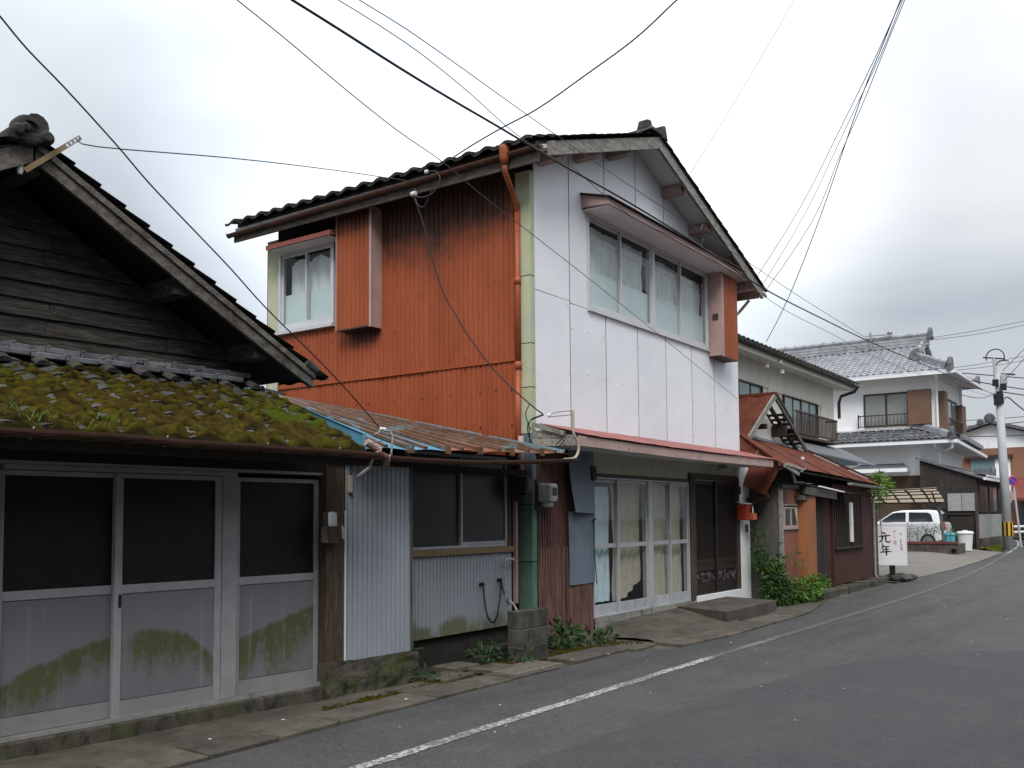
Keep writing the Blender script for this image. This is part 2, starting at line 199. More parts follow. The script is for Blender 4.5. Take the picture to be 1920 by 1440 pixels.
MT['whitewall'] = mat('white_render', [(0.80, 0.81, 0.82), (0.86, 0.865, 0.87)], scale=1.5, rough=0.85, bump=0.08, rnd=0.02, dirt=[((0.55, 0.55, 0.54), 2, 0.62, 0.8, (1, 1, 0.4))])
MT['whitepaint'] = mat('white_gloss_paint', [(0.70, 0.71, 0.72), (0.78, 0.79, 0.80)], scale=4, rough=0.4, bump=0.02, rnd=0.02, dirt=[((0.5, 0.5, 0.48), 6, 0.62, 0.76, (1, 1, 1))])
MT['brownboard'] = mat('brown_timber_cladding', [(0.055, 0.036, 0.024), (0.095, 0.065, 0.045)], scale=4, stretch=(5, 5, 0.6), rough=0.8, bump=0.2, rnd=0.12)
MT['shedwood'] = mat('charred_shed_boards', [(0.018, 0.014, 0.013), (0.042, 0.034, 0.030)], scale=5, stretch=(3, 3, 1), rough=0.9, bump=0.4, rnd=0.2)
MT['shutter'] = mat('brown_shutter_box', [(0.135, 0.075, 0.05), (0.165, 0.095, 0.064)], scale=3, rough=0.6, bump=0.05, rnd=0.04)
MT['brownframe'] = mat('dark_brown_frame', [(0.04, 0.026, 0.02), (0.06, 0.04, 0.03)], scale=4, rough=0.6, bump=0.05, rnd=0.1)
MT['doorbrown'] = mat('black_brown_door', [(0.014, 0.010, 0.008), (0.026, 0.019, 0.015)], scale=5, rough=0.55, bump=0.05, rnd=0.1)
MT['seal'] = mat('dark_joint_seal', [(0.07, 0.072, 0.078), (0.11, 0.112, 0.118)], scale=5, rough=0.9, bump=0, rnd=0)
MT['black'] = mat('black_void', [(0.006, 0.006, 0.006), (0.010, 0.009, 0.009)], scale=4, rough=0.9, bump=0, rnd=0)
MT['cable'] = mat('black_cable', [(0.008, 0.008, 0.009), (0.014, 0.014, 0.015)], scale=4, rough=0.6, bump=0, rnd=0.1)
MT['greycable'] = mat('grey_cable', [(0.035, 0.036, 0.04), (0.055, 0.056, 0.06)], scale=4, rough=0.6, bump=0, rnd=0.15)
MT['porcelain'] = mat('white_porcelain', [(0.62, 0.62, 0.6), (0.72, 0.72, 0.7)], scale=9, rough=0.2, bump=0, rnd=0.03)
MT['steel'] = mat('galvanised_steel', [(0.26, 0.26, 0.25), (0.38, 0.37, 0.35)], scale=9, rough=0.5, metal=0.4, bump=0.1, rnd=0.1, dirt=[((0.16, 0.09, 0.05), 11, 0.58, 0.7, (1, 1, 1))])
MT['brass'] = mat('tarnished_flat_bar', [(0.16, 0.10, 0.05), (0.27, 0.19, 0.10)], scale=8, rough=0.55, metal=0.3, bump=0.1, rnd=0.1)
MT['paper'] = mat('white_paper', [(0.66, 0.66, 0.66), (0.72, 0.72, 0.72)], scale=4, rough=0.8, bump=0, rnd=0)
MT['meter'] = mat('grey_meter_case', [(0.30, 0.31, 0.30), (0.38, 0.39, 0.38)], scale=6, rough=0.5, bump=0.04, rnd=0.05)
MT['darkmeter'] = mat('dark_meter_case', [(0.022, 0.026, 0.030), (0.035, 0.04, 0.046)], scale=6, rough=0.5, bump=0.04, rnd=0.05)
MT['curtainblue'] = mat('pale_blue_curtain', [(0.56, 0.67, 0.74), (0.66, 0.77, 0.83)], scale=5, rough=0.95, bump=0.05, rnd=0, dirt=[((0.30, 0.34, 0.36), 5, 0.6, 0.75, (1, 1, 0.4))])
MT['curtainbeige'] = mat('beige_curtain', [(0.44, 0.38, 0.29), (0.58, 0.51, 0.405)], scale=24, rough=0.95, bump=0.1, rnd=0)
MT['curtainwhite'] = mat('white_lace_curtain', [(0.70, 0.72, 0.71), (0.80, 0.82, 0.80)], scale=4, stretch=(5, 5, 0.4), rough=0.95, bump=0.05, rnd=0, dirt=[((0.40, 0.41, 0.38), 5, 0.56, 0.72, (7, 7, 0.4))])
MT['frosted'] = mat('frosted_lower_pane', [(0.60, 0.68, 0.67), (0.68, 0.76, 0.75)], scale=2, rough=0.35, bump=0.02, rnd=0.03, spec=0.5)
MT['glass'] = glass('clear_window_glass')
MT['farglass'] = mat('far_window_glass', [(0.20, 0.215, 0.21), (0.29, 0.30, 0.29)], scale=0.9, rough=0.15, bump=0, rnd=0.08, spec=0.6)
MT['tealglass'] = mat('teal_window_glass', [(0.12, 0.19, 0.20), (0.18, 0.25, 0.26)], scale=0.9, rough=0.15, bump=0, rnd=0.08, spec=0.6)
MT['redbox'] = mat('red_mailbox_paint', [(0.30, 0.035, 0.015), (0.38, 0.055, 0.022)], scale=5, rough=0.45, bump=0.03, rnd=0.05)
MT['orangebox'] = mat('orange_mailbox_flap', [(0.42, 0.11, 0.04), (0.50, 0.15, 0.06)], scale=5, rough=0.5, bump=0.03, rnd=0.05)
MT['leafdark'] = mat('dark_green_leaf', [(0.010, 0.030, 0.008), (0.022, 0.060, 0.014), (0.045, 0.095, 0.022)], scale=7, rough=0.6, bump=0, rnd=0, spec=0.3)
MT['leaflight'] = mat('bright_green_leaf', [(0.07, 0.15, 0.02), (0.13, 0.24, 0.035)], scale=7, rough=0.6, bump=0, rnd=0, spec=0.3)
MT['leafmid'] = mat('mid_green_leaf', [(0.030, 0.075, 0.014), (0.065, 0.13, 0.025)], scale=7, rough=0.6, bump=0, rnd=0, spec=0.3)
MT['leafmix'] = mat('mixed_green_leaf', [(0.008, 0.024, 0.006), (0.030, 0.080, 0.014), (0.085, 0.16, 0.028)], scale=5, rough=0.6, bump=0, rnd=0, spec=0.25)
MT['leafbright'] = mat('fresh_green_leaf', [(0.025, 0.07, 0.010), (0.07, 0.15, 0.020), (0.12, 0.22, 0.03)], scale=5, rough=0.6, bump=0, rnd=0, spec=0.25)
MT['stem'] = mat('plant_stem', [(0.05, 0.045, 0.02), (0.08, 0.07, 0.03)], scale=7, rough=0.8, bump=0.2, rnd=0)
MT['carwhite'] = mat('white_car_paint', [(0.74, 0.75, 0.77), (0.78, 0.79, 0.81)], scale=1, rough=0.25, bump=0, rnd=0, coat=0.7, spec=0.5)
MT['carglass'] = mat('tinted_car_glass', [(0.012, 0.016, 0.018), (0.03, 0.036, 0.04)], scale=1.5, rough=0.06, bump=0, rnd=0, spec=0.7)
MT['rubber'] = mat('tyre_rubber', [(0.012, 0.012, 0.012), (0.022, 0.022, 0.022)], scale=9, rough=0.85, bump=0.1, rnd=0)
MT['redlamp'] = mat('red_lamp_lens', [(0.42, 0.025, 0.02), (0.5, 0.04, 0.03)], scale=9, rough=0.2, bump=0, rnd=0)
MT['brick'] = mat('dark_planter_block', [(0.050, 0.038, 0.034), (0.095, 0.075, 0.066)], scale=8, rough=0.9, bump=0.5, rnd=0.25, dirt=[((0.03, 0.04, 0.014), 4, 0.56, 0.7, (1, 1, 1))])
MT['redcap'] = mat('red_brick_coping', [(0.11, 0.030, 0.022), (0.16, 0.048, 0.034)], scale=8, rough=0.85, bump=0.3, rnd=0.2)
MT['polycarb'] = mat('brown_carport_panel', [(0.36, 0.29, 0.22), (0.44, 0.37, 0.29)], scale=2, rough=0.3, bump=0.02, rnd=0.06)
_m = MT['polycarb']; _t = _m.node_tree; _b = _t.nodes['Principled BSDF']; _tr = _t.nodes.new('ShaderNodeBsdfTranslucent'); _tr.inputs[0].default_value = (0.42, 0.34, 0.26, 1); _mx = _t.nodes.new('ShaderNodeMixShader'); _mx.inputs[0].default_value = 0.7
_t.links.new(_b.outputs[0], _mx.inputs[1]); _t.links.new(_tr.outputs[0], _mx.inputs[2]); _t.links.new(_mx.outputs[0], _t.nodes['Material Output'].inputs[0])
MT['bluebin'] = mat('turquoise_plastic', [(0.06, 0.33, 0.40), (0.09, 0.40, 0.46)], scale=4, rough=0.45, bump=0, rnd=0)
MT['whitebin'] = mat('off_white_plastic', [(0.55, 0.56, 0.55), (0.64, 0.65, 0.64)], scale=4, rough=0.5, bump=0, rnd=0)
MT['signwhite'] = mat('white_sign_face', [(0.70, 0.68, 0.70), (0.77, 0.75, 0.77)], scale=2, rough=0.4, bump=0, rnd=0)
MT['ink'] = mat('black_sign_lettering', [(0.008, 0.008, 0.011), (0.012, 0.012, 0.016)], scale=2, rough=0.6, bump=0, rnd=0)
MT['redink'] = mat('red_sign_lettering', [(0.48, 0.07, 0.07), (0.55, 0.10, 0.10)], scale=2, rough=0.6, bump=0, rnd=0)
MT['blueink'] = mat('slate_sign_lettering', [(0.06, 0.07, 0.12), (0.08, 0.09, 0.15)], scale=2, rough=0.6, bump=0, rnd=0)
MT['stone'] = mat('dark_field_stone', [(0.028, 0.026, 0.023), (0.08, 0.075, 0.066)], scale=7, rough=0.9, bump=0.6, rnd=0.25, dirt=[((0.03, 0.04, 0.012), 4, 0.55, 0.7, (1, 1, 1))])
MT['fencegrey'] = mat('grey_fence_panel', [(0.22, 0.22, 0.215), (0.30, 0.30, 0.29)], scale=2, stretch=(1, 1, 3), rough=0.85, bump=0.15, rnd=0.06)
MT['poleconc'] = mat('pole_concrete', [(0.36, 0.38, 0.39), (0.44, 0.46, 0.47)], scale=3, rough=0.85, bump=0.1, rnd=0)
MT['yellow'] = mat('yellow_guard_band', [(0.55, 0.30, 0.02), (0.62, 0.36, 0.03)], scale=3, rough=0.6, bump=0, rnd=0)
MT['signblue'] = mat('traffic_sign_blue', [(0.02, 0.05, 0.30), (0.03, 0.06, 0.34)], scale=3, rough=0.4, bump=0, rnd=0)
MT['signred'] = mat('traffic_sign_red', [(0.48, 0.03, 0.05), (0.52, 0.04, 0.06)], scale=3, rough=0.4, bump=0, rnd=0)
MT['farbrown'] = mat('tan_brown_cladding', [(0.24, 0.115, 0.07), (0.28, 0.14, 0.085)], scale=1.5, rough=0.8, bump=0.05, rnd=0.03)
MT['farmaroon'] = mat('maroon_awning', [(0.14, 0.035, 0.03), (0.18, 0.05, 0.042)], scale=1.5, rough=0.7, bump=0.05, rnd=0.03)
MT['vending'] = mat('orange_vending_front', [(0.48, 0.17, 0.03), (0.55, 0.21, 0.05)], scale=3, rough=0.5, bump=0, rnd=0)
MT['slate'] = mat('blue_grey_slate', [(0.085, 0.095, 0.105), (0.125, 0.135, 0.15)], scale=3, rough=0.6, bump=0.1, rnd=0.08)
MT['hose'] = mat('beige_hose', [(0.36, 0.31, 0.23), (0.44, 0.385, 0.29)], scale=6, rough=0.6, bump=0, rnd=0)
MT['rustgrate'] = mat('rusty_grate', [(0.11, 0.095, 0.075), (0.19, 0.17, 0.14)], scale=20, rough=0.8, bump=0.2, rnd=0.1)
MT['sillwood'] = mat('brown_window_sill', [(0.17, 0.105, 0.055), (0.23, 0.15, 0.085)], scale=5, stretch=(1, 5, 6), rough=0.7, bump=0.2, rnd=0.05)
MT['driveway'] = mat('driveway_concrete', [(0.115, 0.104, 0.090), (0.165, 0.151, 0.132)], scale=2, rough=0.9, bump=0.2, rnd=0, dirt=[((0.12, 0.11, 0.09), 2.2, 0.55, 0.7, (1, 1, 1))])

# ------------------------------------------------------------------ building helpers
ORG = {}
def tag(o, label, cat, group=None):
    o['label'] = label; o['category'] = cat
    if group: o['group'] = group
    return o
def thing(name, label, cat, loc=(0, 0, 0), group=None):
    o = bpy.data.objects.new(name, None); COL.objects.link(o); o.location = loc; o.empty_display_size = 0.2
    ORG[o.name] = Vector(loc)
    return tag(o, label, cat, group)
def link_mesh(name, me, parent, org):
    o = bpy.data.objects.new(name, me); COL.objects.link(o)
    if parent: o.parent = parent
    else: o.location = org
    ORG[o.name] = org
    return o
class MB:
    """collects geometry in local coordinates (M maps local to world); build() links it as one mesh object"""
    def __init__(s, M=None): s.v = []; s.f = []; s.M = M; s.at = {}
    def add(s, vs, fs):
        b = len(s.v); s.v += [Vector(p) for p in vs]; s.f += [tuple(i+b for i in f) for f in fs]; return s
    def box(s, x0, y0, z0, x1, y1, z1):
        x0, x1 = min(x0, x1), max(x0, x1); y0, y1 = min(y0, y1), max(y0, y1); z0, z1 = min(z0, z1), max(z0, z1)
        return s.add([(x0, y0, z0), (x1, y0, z0), (x1, y1, z0), (x0, y1, z0), (x0, y0, z1), (x1, y0, z1), (x1, y1, z1), (x0, y1, z1)],
                     [(0, 3, 2, 1), (4, 5, 6, 7), (0, 1, 5, 4), (1, 2, 6, 5), (2, 3, 7, 6), (3, 0, 4, 7)])
    def hexa(s, a, b):     # two quads (lower ring, upper ring)
        return s.add(list(a)+list(b), [(0, 3, 2, 1), (4, 5, 6, 7), (0, 1, 5, 4), (1, 2, 6, 5), (2, 3, 7, 6), (3, 0, 4, 7)])
    def beam(s, p, q, w_, h_, up=(0, 0, 1)):
        p, q = Vector(p), Vector(q); d = (q-p).normalized(); u = Vector(up); sd_ = d.cross(u)
        if sd_.length < 1e-4: sd_ = d.cross(Vector((1, 0, 0)))
        sd_.normalize(); u = sd_.cross(d).normalized(); a = sd_*(w_/2); b = u*(h_/2)
        return s.hexa([p-a-b, p+a-b, p+a+b, p-a+b], [q-a-b, q+a-b, q+a+b, q-a+b])
    def prism(s, poly, vec):
        n = len(poly); vec = Vector(vec); A = [Vector(p) for p in poly]; Bq = [p+vec for p in A]
        fs = [tuple(range(n-1, -1, -1)), tuple(range(n, 2*n))] + [(i, (i+1) % n, n+(i+1) % n, n+i) for i in range(n)]
        return s.add(A+Bq, fs)
    def tube(s, pts, r, n=8, cap=True, r2=None):
        P = [Vector(p) for p in pts]; m = len(P); vs = []; fs = []
        pu = None
        for i in range(m):
            d = (P[min(i+1, m-1)] - P[max(i-1, 0)]).normalized()
            if pu is None:
                pu = d.cross(Vector((0, 0, 1)))
                if pu.length < 1e-3: pu = d.cross(Vector((1, 0, 0)))
            pu = (pu - d*pu.dot(d)).normalized(); pv = d.cross(pu)
            rr = r if r2 is None else r + (r2-r)*i/(m-1)
            for k in range(n):
                a = 2*math.pi*k/n; vs.append(P[i] + pu*math.cos(a)*rr + pv*math.sin(a)*rr)
        for i in range(m-1):
            for k in range(n): fs.append((i*n+k, i*n+(k+1) % n, (i+1)*n+(k+1) % n, (i+1)*n+k))
        if cap: fs.append(tuple(range(n-1, -1, -1))); fs.append(tuple((m-1)*n+k for k in range(n)))
        return s.add(vs, fs)
    def lathe(s, prof, c=(0, 0, 0), n=16, axis='z'):
        vs = []; fs = []; c = Vector(c)
        for (r, z) in prof:
            for k in range(n):
                a = 2*math.pi*k/n
                p = (r*math.cos(a), r*math.sin(a), z)
                if axis == 'y': p = (p[0], p[2], p[1])
                if axis == 'x': p = (p[2], p[0], p[1])
                vs.append(c+Vector(p))
        for i in range(len(prof)-1):
            for k in range(n): fs.append((i*n+k, i*n+(k+1) % n, (i+1)*n+(k+1) % n, (i+1)*n+k))
        fs.append(tuple(range(n-1, -1, -1))); fs.append(tuple((len(prof)-1)*n+k for k in range(n)))
        return s.add(vs, fs)
    def grid(s, fn, nu, nv, attrs=None):
        """fn(a,b) with a,b in 0..1 -> point; attrs: name -> fn(a,b)"""
        b = len(s.v)
        for j in range(nv+1):
            for i in range(nu+1):
                s.v.append(Vector(fn(i/nu, j/nv)))
                if attrs:
                    for k, g in attrs.items(): s.at.setdefault(k, {})[len(s.v)-1] = g(i/nu, j/nv)
        for j in range(nv):
            for i in range(nu):
                q = b+j*(nu+1)+i; s.f.append((q, q+1, q+nu+2, q+nu+1))
        return s
    def mesh(s, name, org=Vector((0, 0, 0)), smooth=False):
        me = bpy.data.meshes.new(name)
        me.from_pydata([((s.M @ v) if s.M else v) - org for v in s.v], [], s.f); me.validate(); 
        for k, d in s.at.items():
            a = me.attributes.new(k, 'FLOAT', 'POINT'); arr = np.zeros(len(me.vertices), dtype=np.float32)
            for i, val in d.items():
                if i < len(arr): arr[i] = val
            a.data.foreach_set('value', arr)
        if smooth: me.polygons.foreach_set('use_smooth', [True]*len(me.polygons))
        me.update(); return me
    def build(s, name, m, parent=None, smooth=False, bevel=0.0, org=None, recalc=True, solid=0.0, label=None):
        o_ = ORG[parent.name] if parent else (org if org is not None else Vector((0, 0, 0)))
        me = s.mesh(name, o_, smooth)
        if recalc:
            bm = bmesh.new(); bm.from_mesh(me); bmesh.ops.recalc_face_normals(bm, faces=bm.faces); bm.to_mesh(me); bm.free()
            if smooth: me.polygons.foreach_set('use_smooth', [True]*len(me.polygons))
        me.materials.append(m if not isinstance(m, str) else MT[m])
        ob = link_mesh(name, me, parent, o_)
        if solid:
            md = ob.modifiers.new('solid', 'SOLIDIFY'); md.thickness = solid; md.offset = 0
        if bevel:
            md = ob.modifiers.new('bevel', 'BEVEL'); md.width = bevel; md.segments = 2; md.limit_method = 'ANGLE'; md.angle_limit = R(40)
        if label: ob['label'] = label
        return ob
def struct(o): o['kind'] = 'structure'; return o
def piece(name, me, parent, Mw):
    o = bpy.data.objects.new(name, me); COL.objects.link(o); o.parent = parent
    o.matrix_local = Matrix.Translation(-ORG[parent.name]) @ Mw; ORG[o.name] = ORG[parent.name]
    return o
def frame(o, x, y, z=None):
    x = Vector(x).normalized(); y = Vector(y); y = (y - x*y.dot(x)).normalized(); z = x.cross(y)
    m = Matrix((x, y, z)).transposed().to_4x4(); m.translation = Vector(o); return m
def tframe(o, x, y, w=.28):
    x = Vector(x).normalized(); y = Vector(y); o = Vector(o)
    if x.cross(y).z < 0: o = o+x*w; x = -x
    return frame(o, x, y)
def rib_profile(W, pitch, gw, depth):
    """flat pans parted by narrow grooves: list of (u, depth)"""
    out = [(0, 0)]; u = pitch*0.5
    while u < W - gw:
        out += [(u-gw/2, 0), (u-gw*0.2, -depth), (u+gw*0.2, -depth), (u+gw/2, 0)]; u += pitch
    out.append((W, 0)); return out
def wave_profile(W, pitch, depth, per=6):
    n = max(2, int(W/pitch*per)); return [(W*i/n, depth*0.5*math.sin(2*math.pi*(W*i/n)/pitch)) for i in range(n+1)]
def sheet(mb, o, u, v, H, prof, nv=1, nrm=None, attrs=None, wob=0.0, topfn=None):
    """profiled sheet: o corner, u width dir, v up dir, prof [(u,d)], d along normal"""
    o, u, v = Vector(o), Vector(u).normalized(), Vector(v).normalized(); n = Vector(nrm) if nrm else u.cross(v)
    b = len(mb.v); nu = len(prof)
    for j in range(nv+1):
        for (a, d) in prof:
            h = (topfn(a) if topfn else H)*j/nv
            wv = wob*noise.noise(Vector((a*1.3, h*1.1, 3.7))) if wob else 0
            mb.v.append(o + u*a + v*h + n*(d+wv))
            if attrs:
                for k, g in attrs.items(): mb.at.setdefault(k, {})[len(mb.v)-1] = g(a, h)
    for j in range(nv):
        for i in range(nu-1):
            q = b+j*nu+i; mb.f.append((q, q+1, q+nu+1, q+nu))
    return mb
def fb(x, y, z=0.0, o=4): return noise.fractal(Vector((x, y, z)), 1.0, 2.0, o)

# pantile, local: x across, y down-slope, z up
def pantile_mesh(name, m, tw=0.28, tl=0.27, h=0.045, lip=0.028):
    mb = MB(); n = 10; wd = tw*1.06; ln = tl*1.18
    def prof(a): return h*(0.55*math.sin(2*math.pi*a*0.93-0.5) + 0.25*math.cos(2*math.pi*a))
    top0 = [(wd*i/n, 0, prof(i/n)) for i in range(n+1)]; top1 = [(wd*i/n, ln, prof(i/n)+lip*.95) for i in range(n+1)]
    bot1 = [(wd*i/n, ln, prof(i/n)-.004) for i in range(n+1)]
    v = top0+top1+bot1; k = n+1
    f = [(i, i+1, k+i+1, k+i) for i in range(n)] + [(k+i, k+i+1, 2*k+i+1, 2*k+i) for i in range(n)]
    mb.add(v, f); me = mb.mesh(name); me.materials.append(MT[m])
    me.polygons.foreach_set('use_smooth', [True]*len(me.polygons)); me.update()
    try: me.set_sharp_from_angle(angle=R(50))
    except Exception: pass
    return me
def leaf_cloud(name, m, parent, pts, size, org=None, seed=1):
    """pts: list of (pos, dir); builds bent lozenge leaves"""
    rnd = random.Random(seed); mb = MB()
    for (p, d) in pts:
        p = Vector(p); d = Vector(d)
        if d.length < 1e-3: d = Vector((rnd.uniform(-1, 1), rnd.uniform(-1, 1), rnd.uniform(-.3, .6)))
        d.normalize(); s_ = d.cross(Vector((rnd.uniform(-1, 1), rnd.uniform(-1, 1), rnd.uniform(-1, 1))))
        if s_.length < 1e-3: continue
        s_.normalize(); L = size*rnd.uniform(0.6, 1.35); wv = L*rnd.uniform(0.28, 0.42); nn = s_.cross(d)
        mb.add([p, p+d*L*.45+s_*wv*.5-nn*L*.06, p+d*L-nn*L*.18, p+d*L*.45-s_*wv*.5-nn*L*.06, p+d*L*.45+nn*L*.03], [(0, 1, 4), (1, 2, 4), (2, 3, 4), (3, 0, 4)])
    return mb.build(name, m, parent, recalc=False, org=org)
# ------------------------------------------------------------------ ground, road, pavement
def sstep(a, b, x):
    t = max(0.0, min(1.0, (x-a)/(b-a))); return t*t*(3-2*t)
def zr(x): return 0.12*sstep(16, 42, x)
def curve(x): return 0.0 if x < 18 else 0.95*((x-18)/23.0)**2
def interp(x, tab):
    if x <= tab[0][0]: return tab[0][1]
    for (a, ya), (b, yb) in zip(tab, tab[1:]):
        if x <= b: return ya+(yb-ya)*(x-a)/(b-a)
    return tab[-1][1]
EDGE = [(-30, 5.30), (4, 5.34), (9.9, 5.41), (10.6, 5.02), (12, 4.88), (15.4, 4.92), (17.5, 5.30), (24, 5.30), (28, 5.12), (33, 5.15), (41, 5.50), (60, 8.2)]
xs = [-30+0.5*i for i in range(60)] + [0.25*i for i in range(0, 180)] + [45+1.5*i for i in range(0, 22)]
mb = MB()
for x in xs:
    ye = interp(x, EDGE); c = curve(x)
    for k in range(7):
        y = -4.4+c+(ye+4.4-c)*k/6.0; mb.v.append(Vector((x, y, zr(x)+0.012*math.sin(math.pi*k/6))))
mb.f += [(i*7+k, (i+1)*7+k, (i+1)*7+k+1, i*7+k+1) for i in range(len(xs)-1) for k in range(6)]
struct(mb.build('road', 'asphalt', smooth=True))
mb = MB()
lx = [x for x in xs if -8 <= x <= 70]
for x in lx:
    c = 4.30+curve(x)+0.05*math.sin(x*0.21)-0.015*fb(x*1.5, 2.2); ye = interp(x, EDGE); k = 6*(c+4.4-curve(x))/(ye+4.4-curve(x))
    z = zr(x)+0.012*math.sin(math.pi*min(k, 6)/6)+0.005
    for s in (-0.055, 0.055):
        mb.at.setdefault('wear', {})[len(mb.v)] = (.36+.62*sstep(8, 16, x)-.75*sstep(37, 41, x)+.35*fb(x*.8, 7))
        mb.v.append(Vector((x, c+s+0.016*fb(x*14, s*40), z)))
mb.f += [(2*i, 2*i+2, 2*i+3, 2*i+1) for i in range(len(lx)-1)]
struct(mb.build('road_line', 'line'))
# newer asphalt patch with ragged seams
pth = [(7.1, 3.42), (8.4, 3.30), (9.6, 3.12), (10.7, 2.86), (11.2, 2.7), (11.9, 2.1), (12.6, 1.3), (13.3, .6), (14.0, -.4), (14.0, -4.2), (-6, -4.2), (-6, 3.6), (0, 3.58), (4, 3.55)]
mb = MB()
edge_ = []
for (a_, b_) in zip(pth, pth[1:]+pth[:1]):
    for k in range(8):
        x_ = a_[0]+(b_[0]-a_[0])*k/8; y_ = a_[1]+(b_[1]-a_[1])*k/8; edge_.append((x_+.02*fb(x_*4, y_*4), y_+.025*fb(x_*5, y_*5, 3)))
def rz(x, y): return zr(x)+0.012*math.sin(math.pi*min(1, max(0, (y+4.4)/(interp(x, EDGE)+4.4))))
bmp = bmesh.new(); vv = [bmp.verts.new((x_, y_, 0)) for x_, y_ in edge_]; bmp.faces.new(vv); bmesh.ops.triangulate(bmp, faces=bmp.faces[:])
bmesh.ops.subdivide_edges(bmp, edges=bmp.edges[:], cuts=3, use_grid_fill=True)
for v in bmp.verts: v.co.z = rz(v.co.x, v.co.y)+.004
bmesh.ops.recalc_face_normals(bmp, faces=bmp.faces[:])
me = bpy.data.meshes.new('road_patch'); bmp.to_mesh(me); bmp.free(); me.materials.append(MT['asphalt_patch']); struct(link_mesh('road_patch', me, None, Vector((0, 0, 0))))
mb = MB()
for i in range(41):
    for j in range(41): mb.v.append(Vector((-300+800*i/40, -300+800*j/40, -0.12)))
mb.f += [(i*41+j, (i+1)*41+j, (i+1)*41+j+1, i*41+j+1) for i in range(40) for j in range(40)]
struct(mb.build('ground', 'soil'))
# pavement strip between asphalt and houses
mb = MB()
px_ = [-6+0.1*i for i in range(310)]
for x in px_:
    ye = interp(x, EDGE)-0.25
    for k in range(19):
        y = ye+(7.4-ye)*k/18.0
        mb.at.setdefault('damp', {})[len(mb.v)] = (.75*sstep(5.72, 5.95, y)*sstep(6.6, 7.1, x)*sstep(10.6, 9.6, x)+.32*sstep(5.6, 6.3, y)+.25*fb(x*1.3, y*2))
        mb.v.append(Vector((x, y, zr(x)-0.018+0.012*sstep(0.12, 0.3, k/18.0)+0.010*fb(x*2.0, y*2.0))))
mb.f += [(i*19+k, (i+1)*19+k, (i+1)*19+k+1, i*19+k+1) for i in range(len(px_)-1) for k in range(18)]
pave = struct(mb.build('pavement', 'concrete', smooth=True))
def slab_mesh(name, L, Wd):
    mb = MB(); mb.box(0, 0, -0.06, L, Wd, 0.0); me = mb.mesh(name); me.materials.append(MT['slab']); return me
sm = slab_mesh('paving_slab', 0.572, 0.39); sm2 = slab_mesh('short_paving_slab', 0.578, 0.43)
rnd = random.Random(3)
x = -1.3
while x < 10.2:
    if not (7.75 < x < 8.6):
        ye = interp(x, EDGE); jz = rnd.uniform(-.012, .010)
        o = piece('paving_slab', sm, pave, Matrix.Translation((x+rnd.uniform(-.006, .006), ye+0.015+rnd.uniform(-.008, .008), zr(x)+0.026+jz)) @ Matrix.Rotation(rnd.uniform(-.012, .012), 4, 'Z') @ Matrix.Rotation(rnd.uniform(-.014, .014), 4, 'X') @ Matrix.Rotation(rnd.uniform(-.010, .010), 4, 'Y'))
        md = o.modifiers.new('bevel', 'BEVEL'); md.width = 0.008; md.segments = 1
    x += 0.60
x = 10.75
while x < 17.0:
    ye = interp(x, EDGE); ye2 = interp(x+.58, EDGE)
    o = piece('paving_slab', sm2, pave, Matrix.Translation((x+rnd.uniform(-.006, .006), ye+0.015, zr(x)+0.026+rnd.uniform(-.005, .005))) @ Matrix.Rotation(math.atan2(ye2-ye, .58), 4, 'Z'))
    md = o.modifiers.new('bevel', 'BEVEL'); md.width = 0.008; md.segments = 1
    x += 0.60
# flat loose slabs and a drain cover in front of the recessed wall
for k, (cx, cy, L, Wd, a, z) in enumerate([(7.35, 5.98, .5, .34, .10, .045), (7.75, 6.18, .42, .3, -.05, .075), (8.0, 5.90, .46, .30, .02, .05), (6.75, 5.88, .5, .3, .05, .03)]):
    mb = MB(Matrix.Translation((cx, cy, z)) @ Matrix.Rotation(a, 4, 'Z')); mb.box(-L/2, -Wd/2, -.05, L/2, Wd/2, 0)
    mb.build('paving_slab', 'slab', pave, bevel=.008)
# sloping ramp of concrete before the orange house door
mb = MB()
mb.grid(lambda a, b: (10.95+2.75*a, 5.40+1.10*b, -0.03+0.055*sstep(0, .12, b)+0.15*sstep(0.03, 0.9, b)*sstep(0, .22, a)*(0.8+0.2*a)+0.012*fb(a*6, b*4)), 26, 12)
struct(mb.build('ramp', 'concrete', smooth=True))
# driveway apron at the far plot
mb = MB()
mb.grid(lambda a, b: (23.0+17.5*a, interp(23.0+17.5*a, EDGE)-0.02+(9.5-interp(23.0+17.5*a, EDGE))*b, zr(23+17.5*a)+0.012+0.17*sstep(0, .5, b)), 30, 14)
struct(mb.build('driveway', 'driveway', smooth=True))
# grate
g = thing('drain_grate', 'rusty slotted drain grate set among the paving slabs beside the block pillar', 'grate', (8.05, 5.6, 0.02))
mb = MB(Matrix.Translation((7.78, 5.42, 0.03)))
for k in range(14): mb.box(0.02+k*.058, 0.03, -.01, 0.045+k*.058, .36, .012)
mb.build('grate_bar', 'rustgrate', g)
mb = MB(Matrix.Translation((7.78, 5.42, 0.03)))
mb.box(0, 0, -.03, .84, .03, .014); mb.box(0, .36, -.03, .84, .39, .014); mb.box(0, .03, -.03, .02, .36, .014); mb.box(.82, .03, -.03, .84, .36, .014); mb.box(.02, .18, -.012, .82, .2, .010)
mb.build('grate_frame', 'rustgrate', g)
mb = MB(); mb.box(7.79, 5.43, -.03, 8.61, 5.8, 0.012); mb.build('grate_pit', 'black', g)

